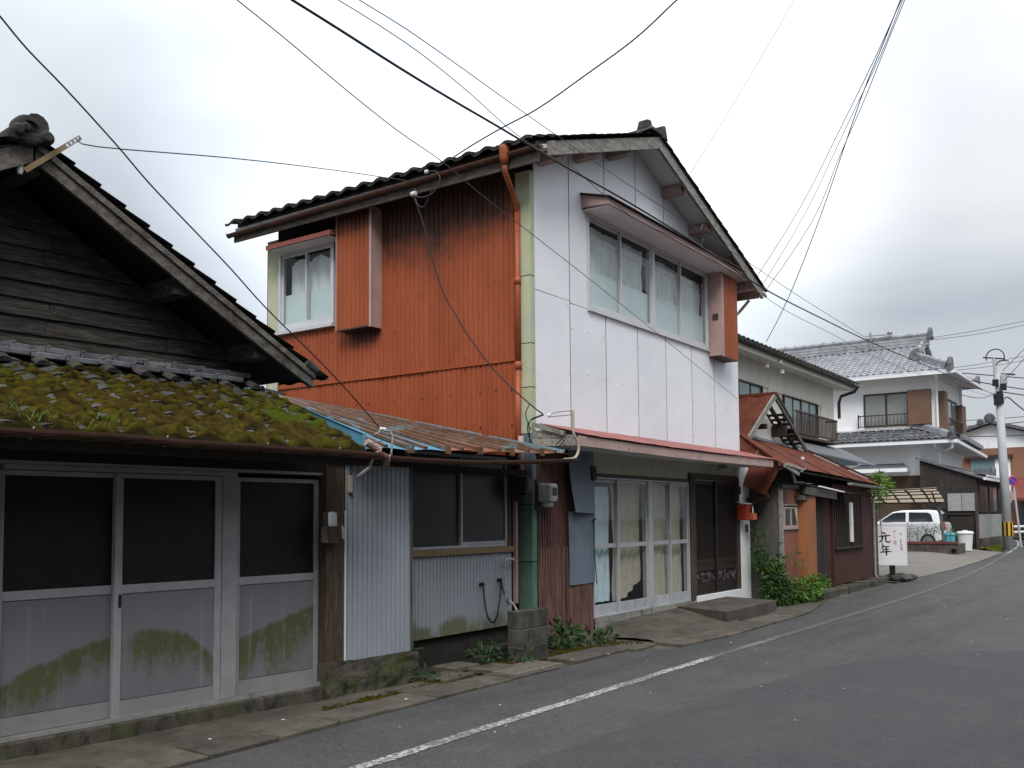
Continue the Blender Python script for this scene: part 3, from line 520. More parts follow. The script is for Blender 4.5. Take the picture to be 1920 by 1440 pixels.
# ------------------------------------------------------------------ left wooden house (own frame, turned 4.5 degrees)
AL = R(-4.5); OL = Vector((5.96, 6.38, 0)); ML = Matrix.Translation(OL) @ Matrix.Rotation(AL, 4, 'Z')
def LW(x, y, z): return ML @ Vector((x, y, z))
H = thing('wooden_house', 'dark weathered clapboard house with mossy lower roof and grey sliding doors', 'house', OL)
def B(M=None): return MB(M or ML)
# inner shell
mb = B(); mb.box(-6.0, 0.80, 0.0, -0.27, 6.0, 2.95); mb.prism([(-6.0, .80, 2.95), (-0.27, .80, 2.95), (-0.27, .80, 3.04), (-2.42, .80, 4.24), (-6.0, .80, 2.25)], (0, 5.2, 0)); mb.build('wall', 'darkwood', H)
mb = B(); mb.box(-6.0, 0.06, 0.05, 0.06, 0.75, 2.16); mb.build('inner_wall', 'black', H)
# gable clapboards
zz = 2.93; row = 0; rnd = random.Random(11); slope = 0.555
while zz < 4.2:
    def smax(z): return -2.42 + (4.24-z)/slope
    smx = min(-0.27, smax(zz+0.02)); smn = max(-5.4, -2.42-(4.24-zz)/slope)
    cuts = [smn]; c = -2.06 - (0.04 if row % 2 else 0) + rnd.uniform(-.02, .02)
    c0 = c - 1.82
    if c0 > smn+.2: cuts.append(c0)
    if c > smn+.2 and c < smx-.2 and row % 4 != 3: cuts.append(c)
    c2 = -0.95+rnd.uniform(-.15, .15)
    if c2 < smx-.25 and row % 3 == 1: cuts.append(c2)
    cuts.append(smx)
    for a, b_ in zip(cuts, cuts[1:]):
        t = rnd.uniform(-.004, .004); mb = B(); hh = .148
        x0, x1 = a+.002, b_-.002
        xt = min(x1, smax(zz+hh)) if b_ == smx else x1
        n = 6; vs = []; fs = []
        for i in range(n+1):
            u = i/n; xb_ = x0+(x1-x0)*u; xt_ = x0+(xt-x0)*u; wv = .004*fb(xb_*2, row*3.1)
            vs += [(xb_, .725+t, zz+wv), (xt_, .752+t, zz+hh+wv), (xb_, .752+t, zz+wv), (xt_, .775+t, zz+hh+wv)]
        for i in range(n):
            q = i*4; fs += [(q, q+4, q+5, q+1), (q, q+2, q+6, q+4), (q+1, q+5, q+7, q+3)]
        fs += [(0, 1, 3, 2), (n*4, n*4+2, n*4+3, n*4+1)]
        mb.add(vs, fs); mb.build('plank', 'plank', H)
    zz += .137; row += 1
mb = B(); mb.box(-.30, .70, 2.86, -.24, .80, 3.05); mb.build('corner_board', 'plank', H)
mb = B(); mb.box(-5.4, .705, 2.86, -.26, .75, 2.935); mb.build('skirting_board', 'plank', H)
# roof slopes above the gable
def roofz(s): return 4.47-abs(s+2.41)*.555
for sg, e0, e1 in ((1, -2.41, .22), (-1, -2.41, -5.6)):
    mb = B(); mb.prism([(e0, .30, roofz(e0)-.03), (e1, .30, roofz(e1)-.03), (e1, .30, roofz(e1)-.06), (e0, .30, roofz(e0)-.06)], (0, 6, 0)); mb.build('roof_deck', 'darkwood', H)
# barge boards
mb = B(); n = 14; vs = []; 
for i in range(n+1):
    u = i/n; s = -2.405+(0.165+2.405)*u; t = roofz(s)-.055+.006*fb(s*3, 1); bt = t-.145-.012*math.sin(u*3.1)+.008*fb(s*5, 2)
    vs += [(s, .265, t), (s+(0.03 if i == n else 0), .265, bt), (s, .305, t), (s, .305, bt)]
fs = []
for i in range(n): q = i*4; fs += [(q, q+1, q+5, q+4), (q+2, q+6, q+7, q+3), (q, q+4, q+6, q+2), (q+1, q+3, q+7, q+5)]
fs += [(0, 2, 3, 1), (n*4, n*4+1, n*4+3, n*4+2)]
mb.add(vs, fs); mb.build('barge_board', 'barge', H)
mb = B(); mb.hexa([(-2.425, .262, roofz(-2.425)-.20), (-4.6, .262, roofz(-4.6)-.22), (-4.6, .305, roofz(-4.6)-.22), (-2.425, .305, roofz(-2.425)-.20)], [(-2.425, .262, roofz(-2.425)-.04), (-4.6, .262, roofz(-4.6)-.05), (-4.6, .305, roofz(-4.6)-.05), (-2.425, .305, roofz(-2.425)-.04)]); mb.build('barge_board', 'barge', H)
mb = B(); mb.hexa([(-2.40, .245, roofz(-2.4)-.10), (.20, .245, roofz(.2)-.10), (.20, .30, roofz(.2)-.10), (-2.40, .30, roofz(-2.4)-.10)], [(-2.40, .245, roofz(-2.4)-.045), (.20, .245, roofz(.2)-.045), (.20, .30, roofz(.2)-.045), (-2.40, .30, roofz(-2.4)-.045)]); mb.build('barge_batten', 'barge', H)
# purlin ends under the verge
for s in (-1.15, -.35, -2.41): mb = B(); z = roofz(s)-.12; mb.box(s-.07, .33, z-.15, s+.07, .80, z); mb.build('purlin', 'plank', H, bevel=.006)
# verge and field tiles
vt = pantile_mesh('verge_tile', 'oldtile', .25, .235, .03, .035)
dn = Vector((math.cos(0), 0, -.555)).normalized()
ang = math.atan(.555)
for i in range(13):
    d = i*.236; s = -2.36+d*math.cos(ang); 
    for k in range(3):
        Mt = ML @ tframe((s, .245+k*.26, roofz(s)+.012+rnd.uniform(-.004, .004)), (0, 1, 0), (math.cos(ang), 0, -math.sin(ang)))
        Mt = Mt @ Matrix.Rotation(rnd.uniform(-.03, .03), 4, 'Z')
        m_ = Matrix(Mt); piece('roof_tile', vt, H, m_)
for i in range(5):
    d = i*.236; s = -2.46-d*math.cos(ang)
    piece('roof_tile', vt, H, ML @ tframe((s, .245+.26, roofz(s)+.012), (0, -1, 0), (-math.cos(ang), 0, -math.sin(ang))))
mb = B(); mb.prism([(-2.41, 1.0, 4.475), (.20, 1.0, 3.03), (.20, 1.0, 3.06), (-2.41, 1.0, 4.52)], (0, 5, 0)); mb.build('roof_covering', 'oldtile', H)
# rounded end cap of the verge
mb = B(); mb.tube([(.10, .26, 3.07), (.215, .26, 3.005)], .042, 10); mb.build('verge_cap', 'oldtile', H)
# ridge end ornament
mb = B(); mb.lathe([(.06, -.03), (.065, -.055), (.105, -.045), (.118, -.02), (.118, .05), (.09, .06)], (-2.475, .25, 4.475), 22, 'y'); ro = mb.build('ridge_ornament', 'oldtile', H, smooth=False, bevel=.008)
for (sx, sz, r_) in ((-.105, 4.45, .052), (.10, 4.45, .055), (-.055, 4.48, .042)):
    mb = B(); mb.lathe([(r_*.6, -.06), (r_, -.03), (r_, .02), (r_*.7, .03)], (-2.455+sx, .225, sz), 14, 'y'); mb.build('lobe', 'oldtile', ro, bevel=.006)
mb = B(); mb.hexa([(-2.63, .20, 4.375), (-2.38, .20, 4.395), (-2.38, .34, 4.395), (-2.63, .34, 4.375)], [(-2.63, .19, 4.45), (-2.38, .19, 4.455), (-2.38, .34, 4.455), (-2.63, .34, 4.45)]); mb.build('ridge_tile', 'oldtile', H, bevel=.01)
mb = B(); mb.tube([(-2.42, .22, 4.53), (-2.42, 6, 4.53)], .09, 12); mb.build('ridge_tile', 'oldtile', H)

# lower pent roof: eave y=-.75 z=2.20 up to wall y=.72 z=2.88
PE = Vector((0, -.79, 2.125)); PT = Vector((0, .70, 2.83)); pv = (PE-PT); plen = pv.length; pd = pv.normalized(); pn = Vector((0, -pd.z, pd.y)) if pd.y > 0 else Vector((0, pd.z, -pd.y))
if pn.z < 0: pn = -pn
def PR(s, d, h=0.0):     # s along the house, d distance down from the top, h above the deck
    p = PT + pd*d + pn*h; return Vector((s, p.y, p.z))
mb = B(); mb.hexa([PR(-6, 0, -.03), PR(-.21, 0, -.03), PR(-.03, plen, -.03), PR(-6, plen, -.03)], [PR(-6, 0, 0), PR(-.21, 0, 0), PR(-.03, plen, 0), PR(-6, plen, 0)]); mb.build('lower_roof_deck', 'darkwood', H)
pt = pantile_mesh('pantile', 'damptile', .27, .25, .045, .022)
for r_ in range(-1, 6):
    for c in range(13):
        s = -3.45+c*.272; d = .14+r_*.232
        if s+.29 > -.17+.18*d/plen: continue
        piece('roof_tile', pt, H, ML @ tframe(PR(s, d, .035+rnd.uniform(-.003, .003)), (1, 0, 0), pd) @ Matrix.Rotation(rnd.uniform(-.02, .02), 4, 'Z'))
# stepped courses of flat tiles where the roof meets the wall, and a row of round cap tiles
ft = MB(); ft.box(0, 0, 0, .262, .15, .045); ft.box(0, -.004, .04, .035, .15, .058); fme = ft.mesh('flat_tile'); fme.materials.append(MT['tile'])
for course, (y, z, off) in enumerate([(.585, 2.905, 0), (.525, 2.855, .13)]):
    for c in range(14):
        s = -3.5+off+c*.27
        if s+.27 > -.19: continue
        o = piece('flat_tile', fme, H, ML @ Matrix.Translation((s, y+rnd.uniform(-.01, .01), z-.012*course*0+rnd.uniform(-.006, .006))) @ Matrix.Rotation(rnd.uniform(-.04, .04), 4, 'Z') @ Matrix.Rotation(rnd.uniform(-.035, .035), 4, 'Y') @ Matrix.Rotation(.10, 4, 'X'))
        md = o.modifiers.new('bevel', 'BEVEL'); md.width = .008; md.segments = 2
ct_ = MB(); ct_.add([(.055*math.cos(t), y_, .040*math.sin(t)) for y_ in (0, .14) for t in [math.pi*i/8 for i in range(9)]], [(i, i+1, i+10, i+9) for i in range(8)]+[tuple(range(9))]); cme = ct_.mesh('cap_tile'); cme.materials.append(MT['damptile'])
for c in range(13):
    s = -3.32+c*.272
    if s > -.25: continue
    piece('cap_tile', cme, H, ML @ Matrix.Translation((s+rnd.uniform(-.015, .015), .455+rnd.uniform(-.03, .02), 2.790+rnd.uniform(-.012, .006))) @ Matrix.Rotation(rnd.uniform(-.15, .15), 4, 'Z') @ Matrix.Rotation(.42, 4, 'X'))
# gutter with brackets, sagging a little
def gutter(pts, r, name, m, parent, M=None, n=9):
    mb = MB(M); rows = []
    for i, p in enumerate(pts):
        p = Vector(p); d = (Vector(pts[min(i+1, len(pts)-1)])-Vector(pts[max(i-1, 0)])).normalized(); sd_ = d.cross(Vector((0, 0, 1))).normalized()
        rows.append([p+sd_*math.cos(a)*r+Vector((0, 0, 1))*math.sin(a)*r for a in [math.pi+math.pi*k/(n-1) for k in range(n)]])
    b = 0; mb.v = [q for rw in rows for q in rw]
    mb.f = [(i*n+k, i*n+k+1, (i+1)*n+k+1, (i+1)*n+k) for i in range(len(pts)-1) for k in range(n-1)]
    mb.f += [tuple(range(n)), tuple((len(pts)-1)*n+k for k in range(n))]
    return mb.build(name, m, parent, solid=.004, smooth=False)
gp = [(-6+.3*i, -.80, 2.175+.012*fb(i*.37, 5)-.01*(i/20.0)) for i in range(21)]+[(.06, -.80, 2.15)]
gut = gutter(gp, .052, 'gutter', 'browngutter', H, ML)
for s in (-2.85, -1.95, -1.12, -.42):
    mb = B(); mb.tube([PR(s, plen-.12, .01), (s, -.742, 2.19), (s-.005, -.80, 2.112), (s-.01, -.86, 2.178)], .006, 6); mb.build('gutter_bracket', 'steel', gut)
mb = B(); mb.tube([(.06, -.80, 2.14), (.12, -.80, 2.13), (.14, -.78, 2.06)], .04, 10); mb.build('gutter_outlet', 'browngutter', gut)
mb = B(); mb.hexa([PR(-6, plen-.03, -.1), PR(-.03, plen-.03, -.1), PR(-.03, plen-.055, -.1), PR(-6, plen-.055, -.1)], [PR(-6, plen-.03, -.03), PR(.02, plen-.03, -.03), PR(.02, plen-.055, -.03), PR(-6, plen-.055, -.03)]); mb.build('fascia', 'darkwood', H)
for s in [-3.3+.45*k for k in range(8)]:
    mb = B(); mb.hexa([PR(s, .1, -.10), PR(s+.05, .1, -.10), PR(s+.05, plen-.06, -.10), PR(s, plen-.06, -.10)], [PR(s, .1, -.032), PR(s+.05, .1, -.032), PR(s+.05, plen-.06, -.032), PR(s, plen-.06, -.032)]); mb.build('rafter', 'darkwood', H)
# beam above the doors
mb = B(); mb.box(-6, -.06, 2.02, .05, .12, 2.16); mb.build('lintel_beam', 'darkwood', H, bevel=.005)
mb = B(); mb.box(-6, -.03, 2.162, .05, .10, 2.5); mb.build('upper_boarding', 'darkwood', H)
# doors
mb = B(); mb.box(-6, -.05, 1.995, .06, .05, 2.02); mb.box(-2.7, -.055, 1.96, -.97, .05, 1.993); mb.build('door_track', 'alu', H)
mb = B(); mb.box(-6, -.05, .105, .06, .06, .13); mb.box(-6, -.045, .13, .06, -.035, .142); mb.build('door_sill', 'steel', H)
mb = B(); mb.box(-6, -.10, -.02, .03, .10, .103); mb.build('threshold', 'mossconc', H, bevel=.012)
# panel stains (algae crests) in house coordinates
def crest(s):
    if s < -1.84: return .75-.29*(s+1.70)**2-.03
    if s < -.95: return .75-.95*(s+1.58)**2
    return .58+.28*(s+.82)
def moss_fn(s, z):
    top = crest(s)+.035*fb(s*5, 0, 1)
    if z > top+.05: return 0.0
    w_ = (.40 if s < -.95 else .62)*(.85+.5*fb(s*4, 3.3))
    band = 1-sstep(.03, max(.1, w_), top-z); edge = sstep(.05, -.02, z-top)
    ed = 1.0
    if s < -.95 and s > -1.84: ed = .35+.65*sstep(-.99, -1.10, s)*sstep(-1.80, -1.70, s)
    streak = .88+.30*fb(s*8, z*1.6, 4)+.35*fb(s*26, z*16, 5)+.22*fb(s*50, z*6, 6)
    return max(0, min(1, (.16+.95*band)*streak*ed*edge)) * (1.0 if z > .26 else .6)
def drip_fn(s, z): return .75*max(0, fb(s*17, z*.7, 8)-.22) if z < 1.0 else 0
def grime_fn(s, z): return .35*sstep(.5, .1, z)+.25*max(0, fb(s*9, z*1.2, 6))
def door(x0, x1, y, parent, st=.045, handle=None):
    d = B(); d.box(x0, y-.018, .135, x0+st, y+.018, 1.955); d.box(x1-st, y-.018, .135, x1, y+.018, 1.955); d.box(x0+st, y-.016, 1.92, x1-st, y+.016, 1.955); d.box(x0+st, y-.017, 1.05, x1-st, y+.017, 1.115)
    D = d.build('sliding_door', 'alu', parent, bevel=.003)
    g_ = B(); g_.box(x0+st, y-.003, 1.115, x1-st, y+.004, 1.92); g_.build('pane', 'blackglass', D)
    p = B(); p.grid(lambda a, b: (x0+st+(x1-x0-2*st)*a, y-.008, .262+(1.048-.262)*b), 60, 60, {'moss': lambda a, b: moss_fn(x0+st+(x1-x0-2*st)*a, .262+.786*b), 'drip': lambda a, b: drip_fn(x0+st+(x1-x0-2*st)*a, .262+.786*b), 'grime': lambda a, b: grime_fn(x0+st+(x1-x0-2*st)*a, .262+.786*b)})
    p.build('panel', 'doorpanel', D, recalc=False)
    p = B(); p.grid(lambda a, b: (x0+st+(x1-x0-2*st)*a, y-.017, .137+(.26-.137)*b), 50, 6, {'moss': lambda a, b: .6*moss_fn(x0+st+(x1-x0-2*st)*a, .30)+.15*fb(x0*3+a*6, b)})
    p.build('bottom_rail', 'doorrail', D, recalc=False)
    return D
D1 = door(-2.715, -1.845, .022, H); D2 = door(-1.895, -.985, -.022, H, .06)
door(-3.62, -2.72, -.022, H)
D3 = door(-.835, .045, .015, H, .05)
mb = B(); mb.box(-1.862, -.046, .95, -1.842, -.039, 1.045); mb.build('handle', 'black', D2)
mb = B(); mb.box(.002, -.010, 1.00, .026, -.002, 1.075); pl = mb.build('lock_plate', 'alu', D3, bevel=.002)
mb = B(); mb.box(-.98, -.045, .132, -.84, .03, 1.994); mul_ = mb.build('mullion', 'alu', H, bevel=.004)
mb = B(); 
for z in (.3, .62, .95, 1.1, 1.4, 1.75):
    for sx in (-.94, -.885): mb.lathe([(.006, -.049), (.004, -.044)], (sx, 0, z), 6, 'y')
mb.build('screw', 'steel', mul_)
# post and plinth
mb = B(); vs = []; fs = []
for i in range(9):
    z = .30+1.9*i/8; o1 = .005*fb(z*3, 1); o2 = .005*fb(z*3, 9)
    vs += [(.052+o1, -.10, z), (.268+o2, -.10, z), (.268+o2, .06, z), (.052+o1, .06, z)]
for i in range(8):
    for k in range(4): fs.append((i*4+k, i*4+(k+1) % 4, i*4+4+(k+1) % 4, i*4+4+k))
fs += [(0, 3, 2, 1), (32, 33, 34, 35)]
mb.add(vs, fs); mb.build('post', 'postwood', H, bevel=.008)
def plx(a): return .035+1.155*a
mb = B(); mb.grid(lambda a, b: (plx(a), -.125+.018*fb(a*5, b*3, 2), -.03+.338*b-.02*a*b+.008*fb(a*9, 4)+.006*fb(a*23, 9)), 44, 12)
mb.grid(lambda a, b: (plx(a), -.125+.018*fb(a*5, 3, 2)+.20*b, .308-.02*a+.008*fb(a*9, 4)+.006*fb(a*23, 9)), 44, 3)
mb.grid(lambda a, b: (plx(1), -.125+.4*a, -.03+.315*b), 4, 4); mb.grid(lambda a, b: (plx(0), -.125+.3*a, -.03+.338*b), 4, 4)
mb.build('plinth', 'mossconc', H, smooth=False, recalc=False)
rp = rib_profile(.84, .0605, .014, .010)
mb = B(); sheet(mb, (.272, -.102, .300), (1, 0, 0), (0, 0, 1), 1.80, rp, 2, nrm=(0, -1, 0)); mb.build('cladding_sheet', 'corrgrey', H, recalc=False)
mb = B(); sheet(mb, (1.115, -.102, .28), (0, 1, 0), (0, 0, 1), 1.82, rib_profile(.5, .0605, .014, .010), 2, nrm=(1, 0, 0)); mb.build('cladding_sheet', 'corrgrey', H, recalc=False)
mb = B(); mb.box(.264, -.112, .31, .274, -.09, 1.67); mb.build('edge_trim', 'whitepaint', H)
mb = B(); mb.box(.27, -.08, .25, 1.10, .5, 2.14); mb.build('side_wall', 'black', H)
mb = B(); mb.box(.06, -.12, 2.10, 1.12, -.06, 2.2); mb.build('eave_beam', 'darkwood', H)
mb = B(); mb.box(1.10, -.115, .31, 1.125, -.09, 2.1); mb.build('corner_trim', 'board', H)

# moss on the lower roof
rnd = random.Random(21); domes = []
NU, NV = 300, 112; SU0, SU1 = -3.45, -.02
def send(d): return -.20+.18*d/plen
for i in range(2100):
    s = rnd.uniform(SU0, SU1); d = rnd.uniform(.16, plen-.01)
    r_ = rnd.choice((rnd.uniform(.018, .035), rnd.uniform(.03, .062)))*(.7+.5*d/plen)
    if s > send(d)-.03: continue
    dens = sstep(.16, .55, d)+(.35 if fb(s*1.7, d*2, 3) > 0 else 0)
    if rnd.random() > dens: continue
    domes.append((s, d, r_, r_*rnd.uniform(.38, .80), rnd.random(), rnd.random()))
Sg, Dg = np.meshgrid(np.linspace(SU0, SU1, NU+1), np.linspace(.12, plen+.045, NV+1), indexing='xy')
Hh = np.full(Sg.shape, -.02); Tg = np.zeros(Sg.shape); Tb = np.zeros(Sg.shape)
for (s, d, r_, h, t1, t2) in domes:
    q = (Sg-s)**2+(Dg-d)**2*1.25; msk = q < r_*r_
    hv = h*np.sqrt(np.maximum(0, 1-q/(r_*r_)))+.010
    up = msk & (hv > Hh); Hh[up] = hv[up]
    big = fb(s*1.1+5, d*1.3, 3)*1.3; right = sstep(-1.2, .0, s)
    rim = 1-hv[up]/(h+.010)  # cushion rims browned in place of shade in the gaps
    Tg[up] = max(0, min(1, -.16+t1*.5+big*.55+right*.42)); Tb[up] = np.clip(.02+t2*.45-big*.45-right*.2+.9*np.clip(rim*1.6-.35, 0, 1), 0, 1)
mb = B(); idx = 0; gr, br, gap_shade = {}, {}, {}
for j in range(NV+1):
    for i in range(NU+1):
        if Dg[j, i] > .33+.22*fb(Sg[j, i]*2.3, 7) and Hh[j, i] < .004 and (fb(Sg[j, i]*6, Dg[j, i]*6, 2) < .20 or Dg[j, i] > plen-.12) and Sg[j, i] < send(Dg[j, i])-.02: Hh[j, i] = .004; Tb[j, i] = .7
fine = np.random.RandomState(4).rand(*Hh.shape)
for j in range(NV+1):
    for i in range(NU+1):
        h = Hh[j, i]; base = .048+.02*math.sin(Sg[j, i]*2*math.pi/.272); ov = max(0, Dg[j, i]-plen+.06)/.105; base -= .028*ov*ov; h = h*(1-.85*ov)
        mb.v.append(PR(Sg[j, i], Dg[j, i], base+h+(.006*fine[j, i] if h > 0 else 0)))
        gr[idx] = Tg[j, i]; br[idx] = Tb[j, i]; gap_shade[idx] = float(max(0, min(1, 1.15-h/.030))); idx += 1  # low spots between cushions darkened as painted shade
mb.at = {'green': gr, 'brown': br, 'dark': gap_shade}
for j in range(NV):
    for i in range(NU):
        if max(Hh[j, i], Hh[j+1, i], Hh[j, i+1], Hh[j+1, i+1]) > 0:
            q = j*(NU+1)+i; mb.f.append((q, q+1, q+NU+2, q+NU+1))
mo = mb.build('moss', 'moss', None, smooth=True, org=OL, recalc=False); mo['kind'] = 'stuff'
# grass tufts in the moss at the eave
mb = B(); rnd = random.Random(5)
for (cs, cd, n_) in [(-3.0, plen-.12, 26), (-2.78, plen-.10, 30), (-2.45, plen-.04, 22), (-2.3, plen-.15, 8), (-2.9, plen-.3, 10)]:
    for i in range(n_):
        s = cs+rnd.gauss(0, .06); d = cd+rnd.gauss(0, .03); a = rnd.uniform(0, 6.28); L = rnd.uniform(.07, .17); le = rnd.uniform(.3, 1.2)
        p0 = PR(s, d, .08); dr = Vector((math.cos(a)*le, math.sin(a)*le-.25, 1)).normalized(); sd_ = Vector((-math.sin(a), math.cos(a), 0))*.0035
        pts = [p0+dr*L*k/3+Vector((0, 0, -L*.35*(k/3)**2)) for k in range(4)]
        b = len(mb.v)
        for k, p in enumerate(pts): wv = 1-k/3.2; mb.v += [p-sd_*wv, p+sd_*wv]
        mb.f += [(b+2*k, b+2*k+1, b+2*k+3, b+2*k+2) for k in range(3)]
go = mb.build('grass', 'leafmid', None, org=OL, recalc=False); go['kind'] = 'stuff'
_ML0 = ML; ML = ML @ Matrix.Translation((0.225, 0.255, 0))
# wooden letter holder on the post
lb = thing('letter_holder', 'small brown wooden letter holder nailed to the post beside the grey doors', 'letter holder', LW(-.15, -.42, 1.42))
mb = B(); mb.box(-.235, -.45, 1.38, -.07, -.37, 1.395); mb.hexa([(-.235, -.455, 1.38), (-.07, -.455, 1.38), (-.07, -.44, 1.38), (-.235, -.44, 1.38)], [(-.245, -.475, 1.535), (-.06, -.475, 1.53), (-.06, -.46, 1.53), (-.245, -.46, 1.535)]); mb.build('front_board', 'postwood', lb, bevel=.003)
mb = B(); mb.box(-.24, -.455, 1.385, -.228, -.37, 1.53); mb.box(-.075, -.455, 1.385, -.062, -.37, 1.55); mb.build('side_board', 'greywood', lb, bevel=.002)
mb = B(); mb.box(-.22, -.368, 1.385, -.07, -.353, 1.66); mb.build('back_board', 'postwood', lb, bevel=.002)
mb = B(); mb.add([(-.10, -.478, 1.535), (-.055, -.47, 1.53), (-.052, -.47, 1.41), (-.095, -.48, 1.42), (-.075, -.485, 1.47)], [(0, 1, 4), (1, 2, 4), (2, 3, 4), (3, 0, 4)]); mb.build('paper_label', 'pink', lb, recalc=False)
nw = B(); nw.grid(lambda a, b: (-.215+.10*a-.03*b, -.44+.018*math.sin(a*3)-.03*b, 1.50+.15*b+.012*math.sin(a*3.1)), 8, 5); npo = nw.build('folded_newspaper', 'paper', None, org=LW(-.18, -.43, 1.5), solid=.004); tag(npo, 'folded white paper sticking out of the wooden letter holder', 'newspaper')
# doorbell-like box at the top of the corrugated strip
sb = B(); sb.box(.075, -.385, 1.84, .115, -.352, 2.0); sbo = sb.build('switch_box', 'hose', None, org=LW(.09, -.37, 1.9), bevel=.004); tag(sbo, 'small beige box with wires at the top left of the pale corrugated strip', 'switch box')
sb = B(); sb.tube([(.09, -.37, 2.0), (.10, -.37, 2.05), (.12, -.36, 2.09)], .005, 6); sb.tube([(.09, -.37, 1.84), (.085, -.385, 1.81), (.11, -.385, 1.80), (.10, -.37, 1.83)], .006, 6); sb.build('wire', 'cable', sbo)
ML = _ML0
# perforated cable bracket on the gable
bk = thing('cable_bracket', 'tarnished flat steel bracket with punched holes sticking out from the gable top', 'bracket', LW(-2.49, .25, 4.17))
a0, a1 = Vector((-2.49, .245, 4.175)), Vector((-2.085, .245, 4.55)); mb = B(); dd = (a1-a0); 
segs = [0, .66]; nrmv = Vector((-dd.z, 0, dd.x)).normalized()*.019
mb.prism([a0-nrmv, a0+dd*.72-nrmv, a0+dd*.72+nrmv, a0+nrmv], (0, -.008, 0)); mb.build('bar', 'brass', bk)
mb = B()
p0_, p1_ = a0+dd*.72, a1; nh = 4
for k in range(nh):
    c0_ = p0_+(p1_-p0_)*(k/nh); c1_ = p0_+(p1_-p0_)*((k+1)/nh); m0 = c0_+(c1_-c0_)*.25; m1 = c0_+(c1_-c0_)*.75
    mb.prism([c0_-nrmv, m0-nrmv, m0+nrmv, c0_+nrmv], (0, -.008, 0)); mb.prism([m1-nrmv, c1_-nrmv, c1_+nrmv, m1+nrmv], (0, -.008, 0))
    mb.prism([m0-nrmv, m1-nrmv, m1-nrmv*.5, m0-nrmv*.5], (0, -.008, 0)); mb.prism([m0+nrmv*.5, m1+nrmv*.5, m1+nrmv, m0+nrmv], (0, -.008, 0))
mb.build('punched_end', 'steel', bk)
mb = B(); mb.lathe([(.018, -.03), (.024, 0), (.022, .05), (.012, .06)], (-2.50, .3, 4.19), 10, 'z'); mb.build('insulator', 'porcelain', bk)
# ------------------------------------------------------------------ lean-to between the two houses
T = thing('lean_to', 'low grey corrugated lean-to with peeling blue and rust tin roof between the two houses', 'shed', (8.2, 6.6, 0))
FLc, BLc, FRc, BRc = Vector((6.08, 5.86, 2.215)), Vector((6.52, 7.98, 2.95)), Vector((9.42, 5.80, 2.335)), Vector((9.58, 10.93, 3.42))
def LR(u, v, h=0.0):    # u across, v from eave to back
    p = (FLc*(1-u)+FRc*u)*(1-v)+(BLc*(1-u)+BRc*u)*v; p = p.copy(); p.z += h; return p
for k in range(6):
    u0, u1 = k/6+.002, (k+1)/6-.002
    mb = MB(); mb.grid(lambda a, b: LR(u0+(u1-u0)*a, b, .012*math.sin(a*3.14)+.010*fb(u0*9+a, b*5)), 5, 16); mb.build('roof_sheet', 'leanroof' if k > 1 else 'bluepaint', T, solid=.004)
rnd = random.Random(8)
for k in range(1, 12):
    u = k/12+rnd.uniform(-.012, .012); v1 = 1.0 if k < 9 else .93
    mb = MB(); pts = [LR(u, v, .028+.006*fb(u*7, v*6)) for v in [i/8*v1 for i in range(9)]]
    for a_, b_ in zip(pts, pts[1:]): mb.beam(a_, b_, .045, .03)
    mb.build('batten', 'batten', T)
    if k % 2 == 0:
        mb = MB(); p = LR(u, .004, .0); mb.box(p.x-.03, p.y-.03, p.z-.03, p.x+.03, p.y+.05, p.z+.05); mb.build('batten_end', 'batten', T)
mb = MB(); mb.hexa([LR(0, 0, -.06), LR(-.012, 0, -.06), LR(-.012, 1, -.04), LR(0, 1, -.04)], [LR(0, 0, .14), LR(-.012, 0, .14), LR(-.012, 1, .07), LR(0, 1, .07)]); mb.build('verge_board', 'bluepaint', T)
mb = MB()
mb.grid(lambda a, b: LR(-.016+.05*a, b, .145-.07*b-.03*a), 3, 10); mb.build('verge_flashing', 'bluepaint', T, solid=.004)
for k in range(4):
    v0, v1 = .01+k*.245, .245+k*.245-.012
    mb = MB(); mb.grid(lambda a, b: LR(.965+.035*a, v0+(v1-v0)*b, -.005+.045*a*a+.006*fb(b*4, k)), 3, 6); mb.build('flashing', 'dullblue', T, solid=.004)
mb = MB(); mb.beam(BLc+Vector((0, .02, .02)), BRc+Vector((0, .02, .02)), .06, .12); mb.build('back_flashing', 'bluepaint', T)
gp = []
for i in range(15):
    u = i/14; p = LR(-.01+1.02*u, 0); gp.append((p.x, p.y-.05, p.z-.045-.055*math.sin(u*3.0)*(1-u*.4)))
g2 = gutter(gp, .045, 'gutter', 'browngutter', T)
mb = MB(); q = Vector(gp[0]); mb.tube([q+Vector((.02, 0, 0)), q+Vector((.05, -.01, -.04)), q+Vector((.06, .03, -.12)), q+Vector((.0, .12, -.2))], .016, 8); mb.build('gutter_outlet', 'steel', g2)
# wall: window, sill, corrugated sheet, foundation
WY = 6.60
mb = MB(); mb.box(6.85, WY+.02, .33, 9.55, WY+.6, 2.35); mb.build('wall', 'black', T)
mb = MB(); mb.box(6.85, WY+.06, -.05, 9.55, WY+.5, .34); mb.build('foundation', 'darkconc', T)
mb = MB(); sheet(mb, (7.20, WY, .31), (1, 0, 0), (0, 0, 1), .87, rib_profile(2.16, .0600, .014, .010), 12, nrm=(0, -1, 0), attrs={'moss': lambda a, h: max(0, min(1, sstep(.30+.10*fb(a*2, 1), .02, h)*(.8+.6*fb(a*6, h*3))))}); mb.build('cladding_sheet', 'corrgrey', T, recalc=False)
mb = MB(); sheet(mb, (9.26, WY, 1.18), (1, 0, 0), (0, 0, 1), .98, rib_profile(.10, .05, .012, .008), 1, nrm=(0, -1, 0)); mb.build('cladding_sheet', 'corrgrey', T, recalc=False)
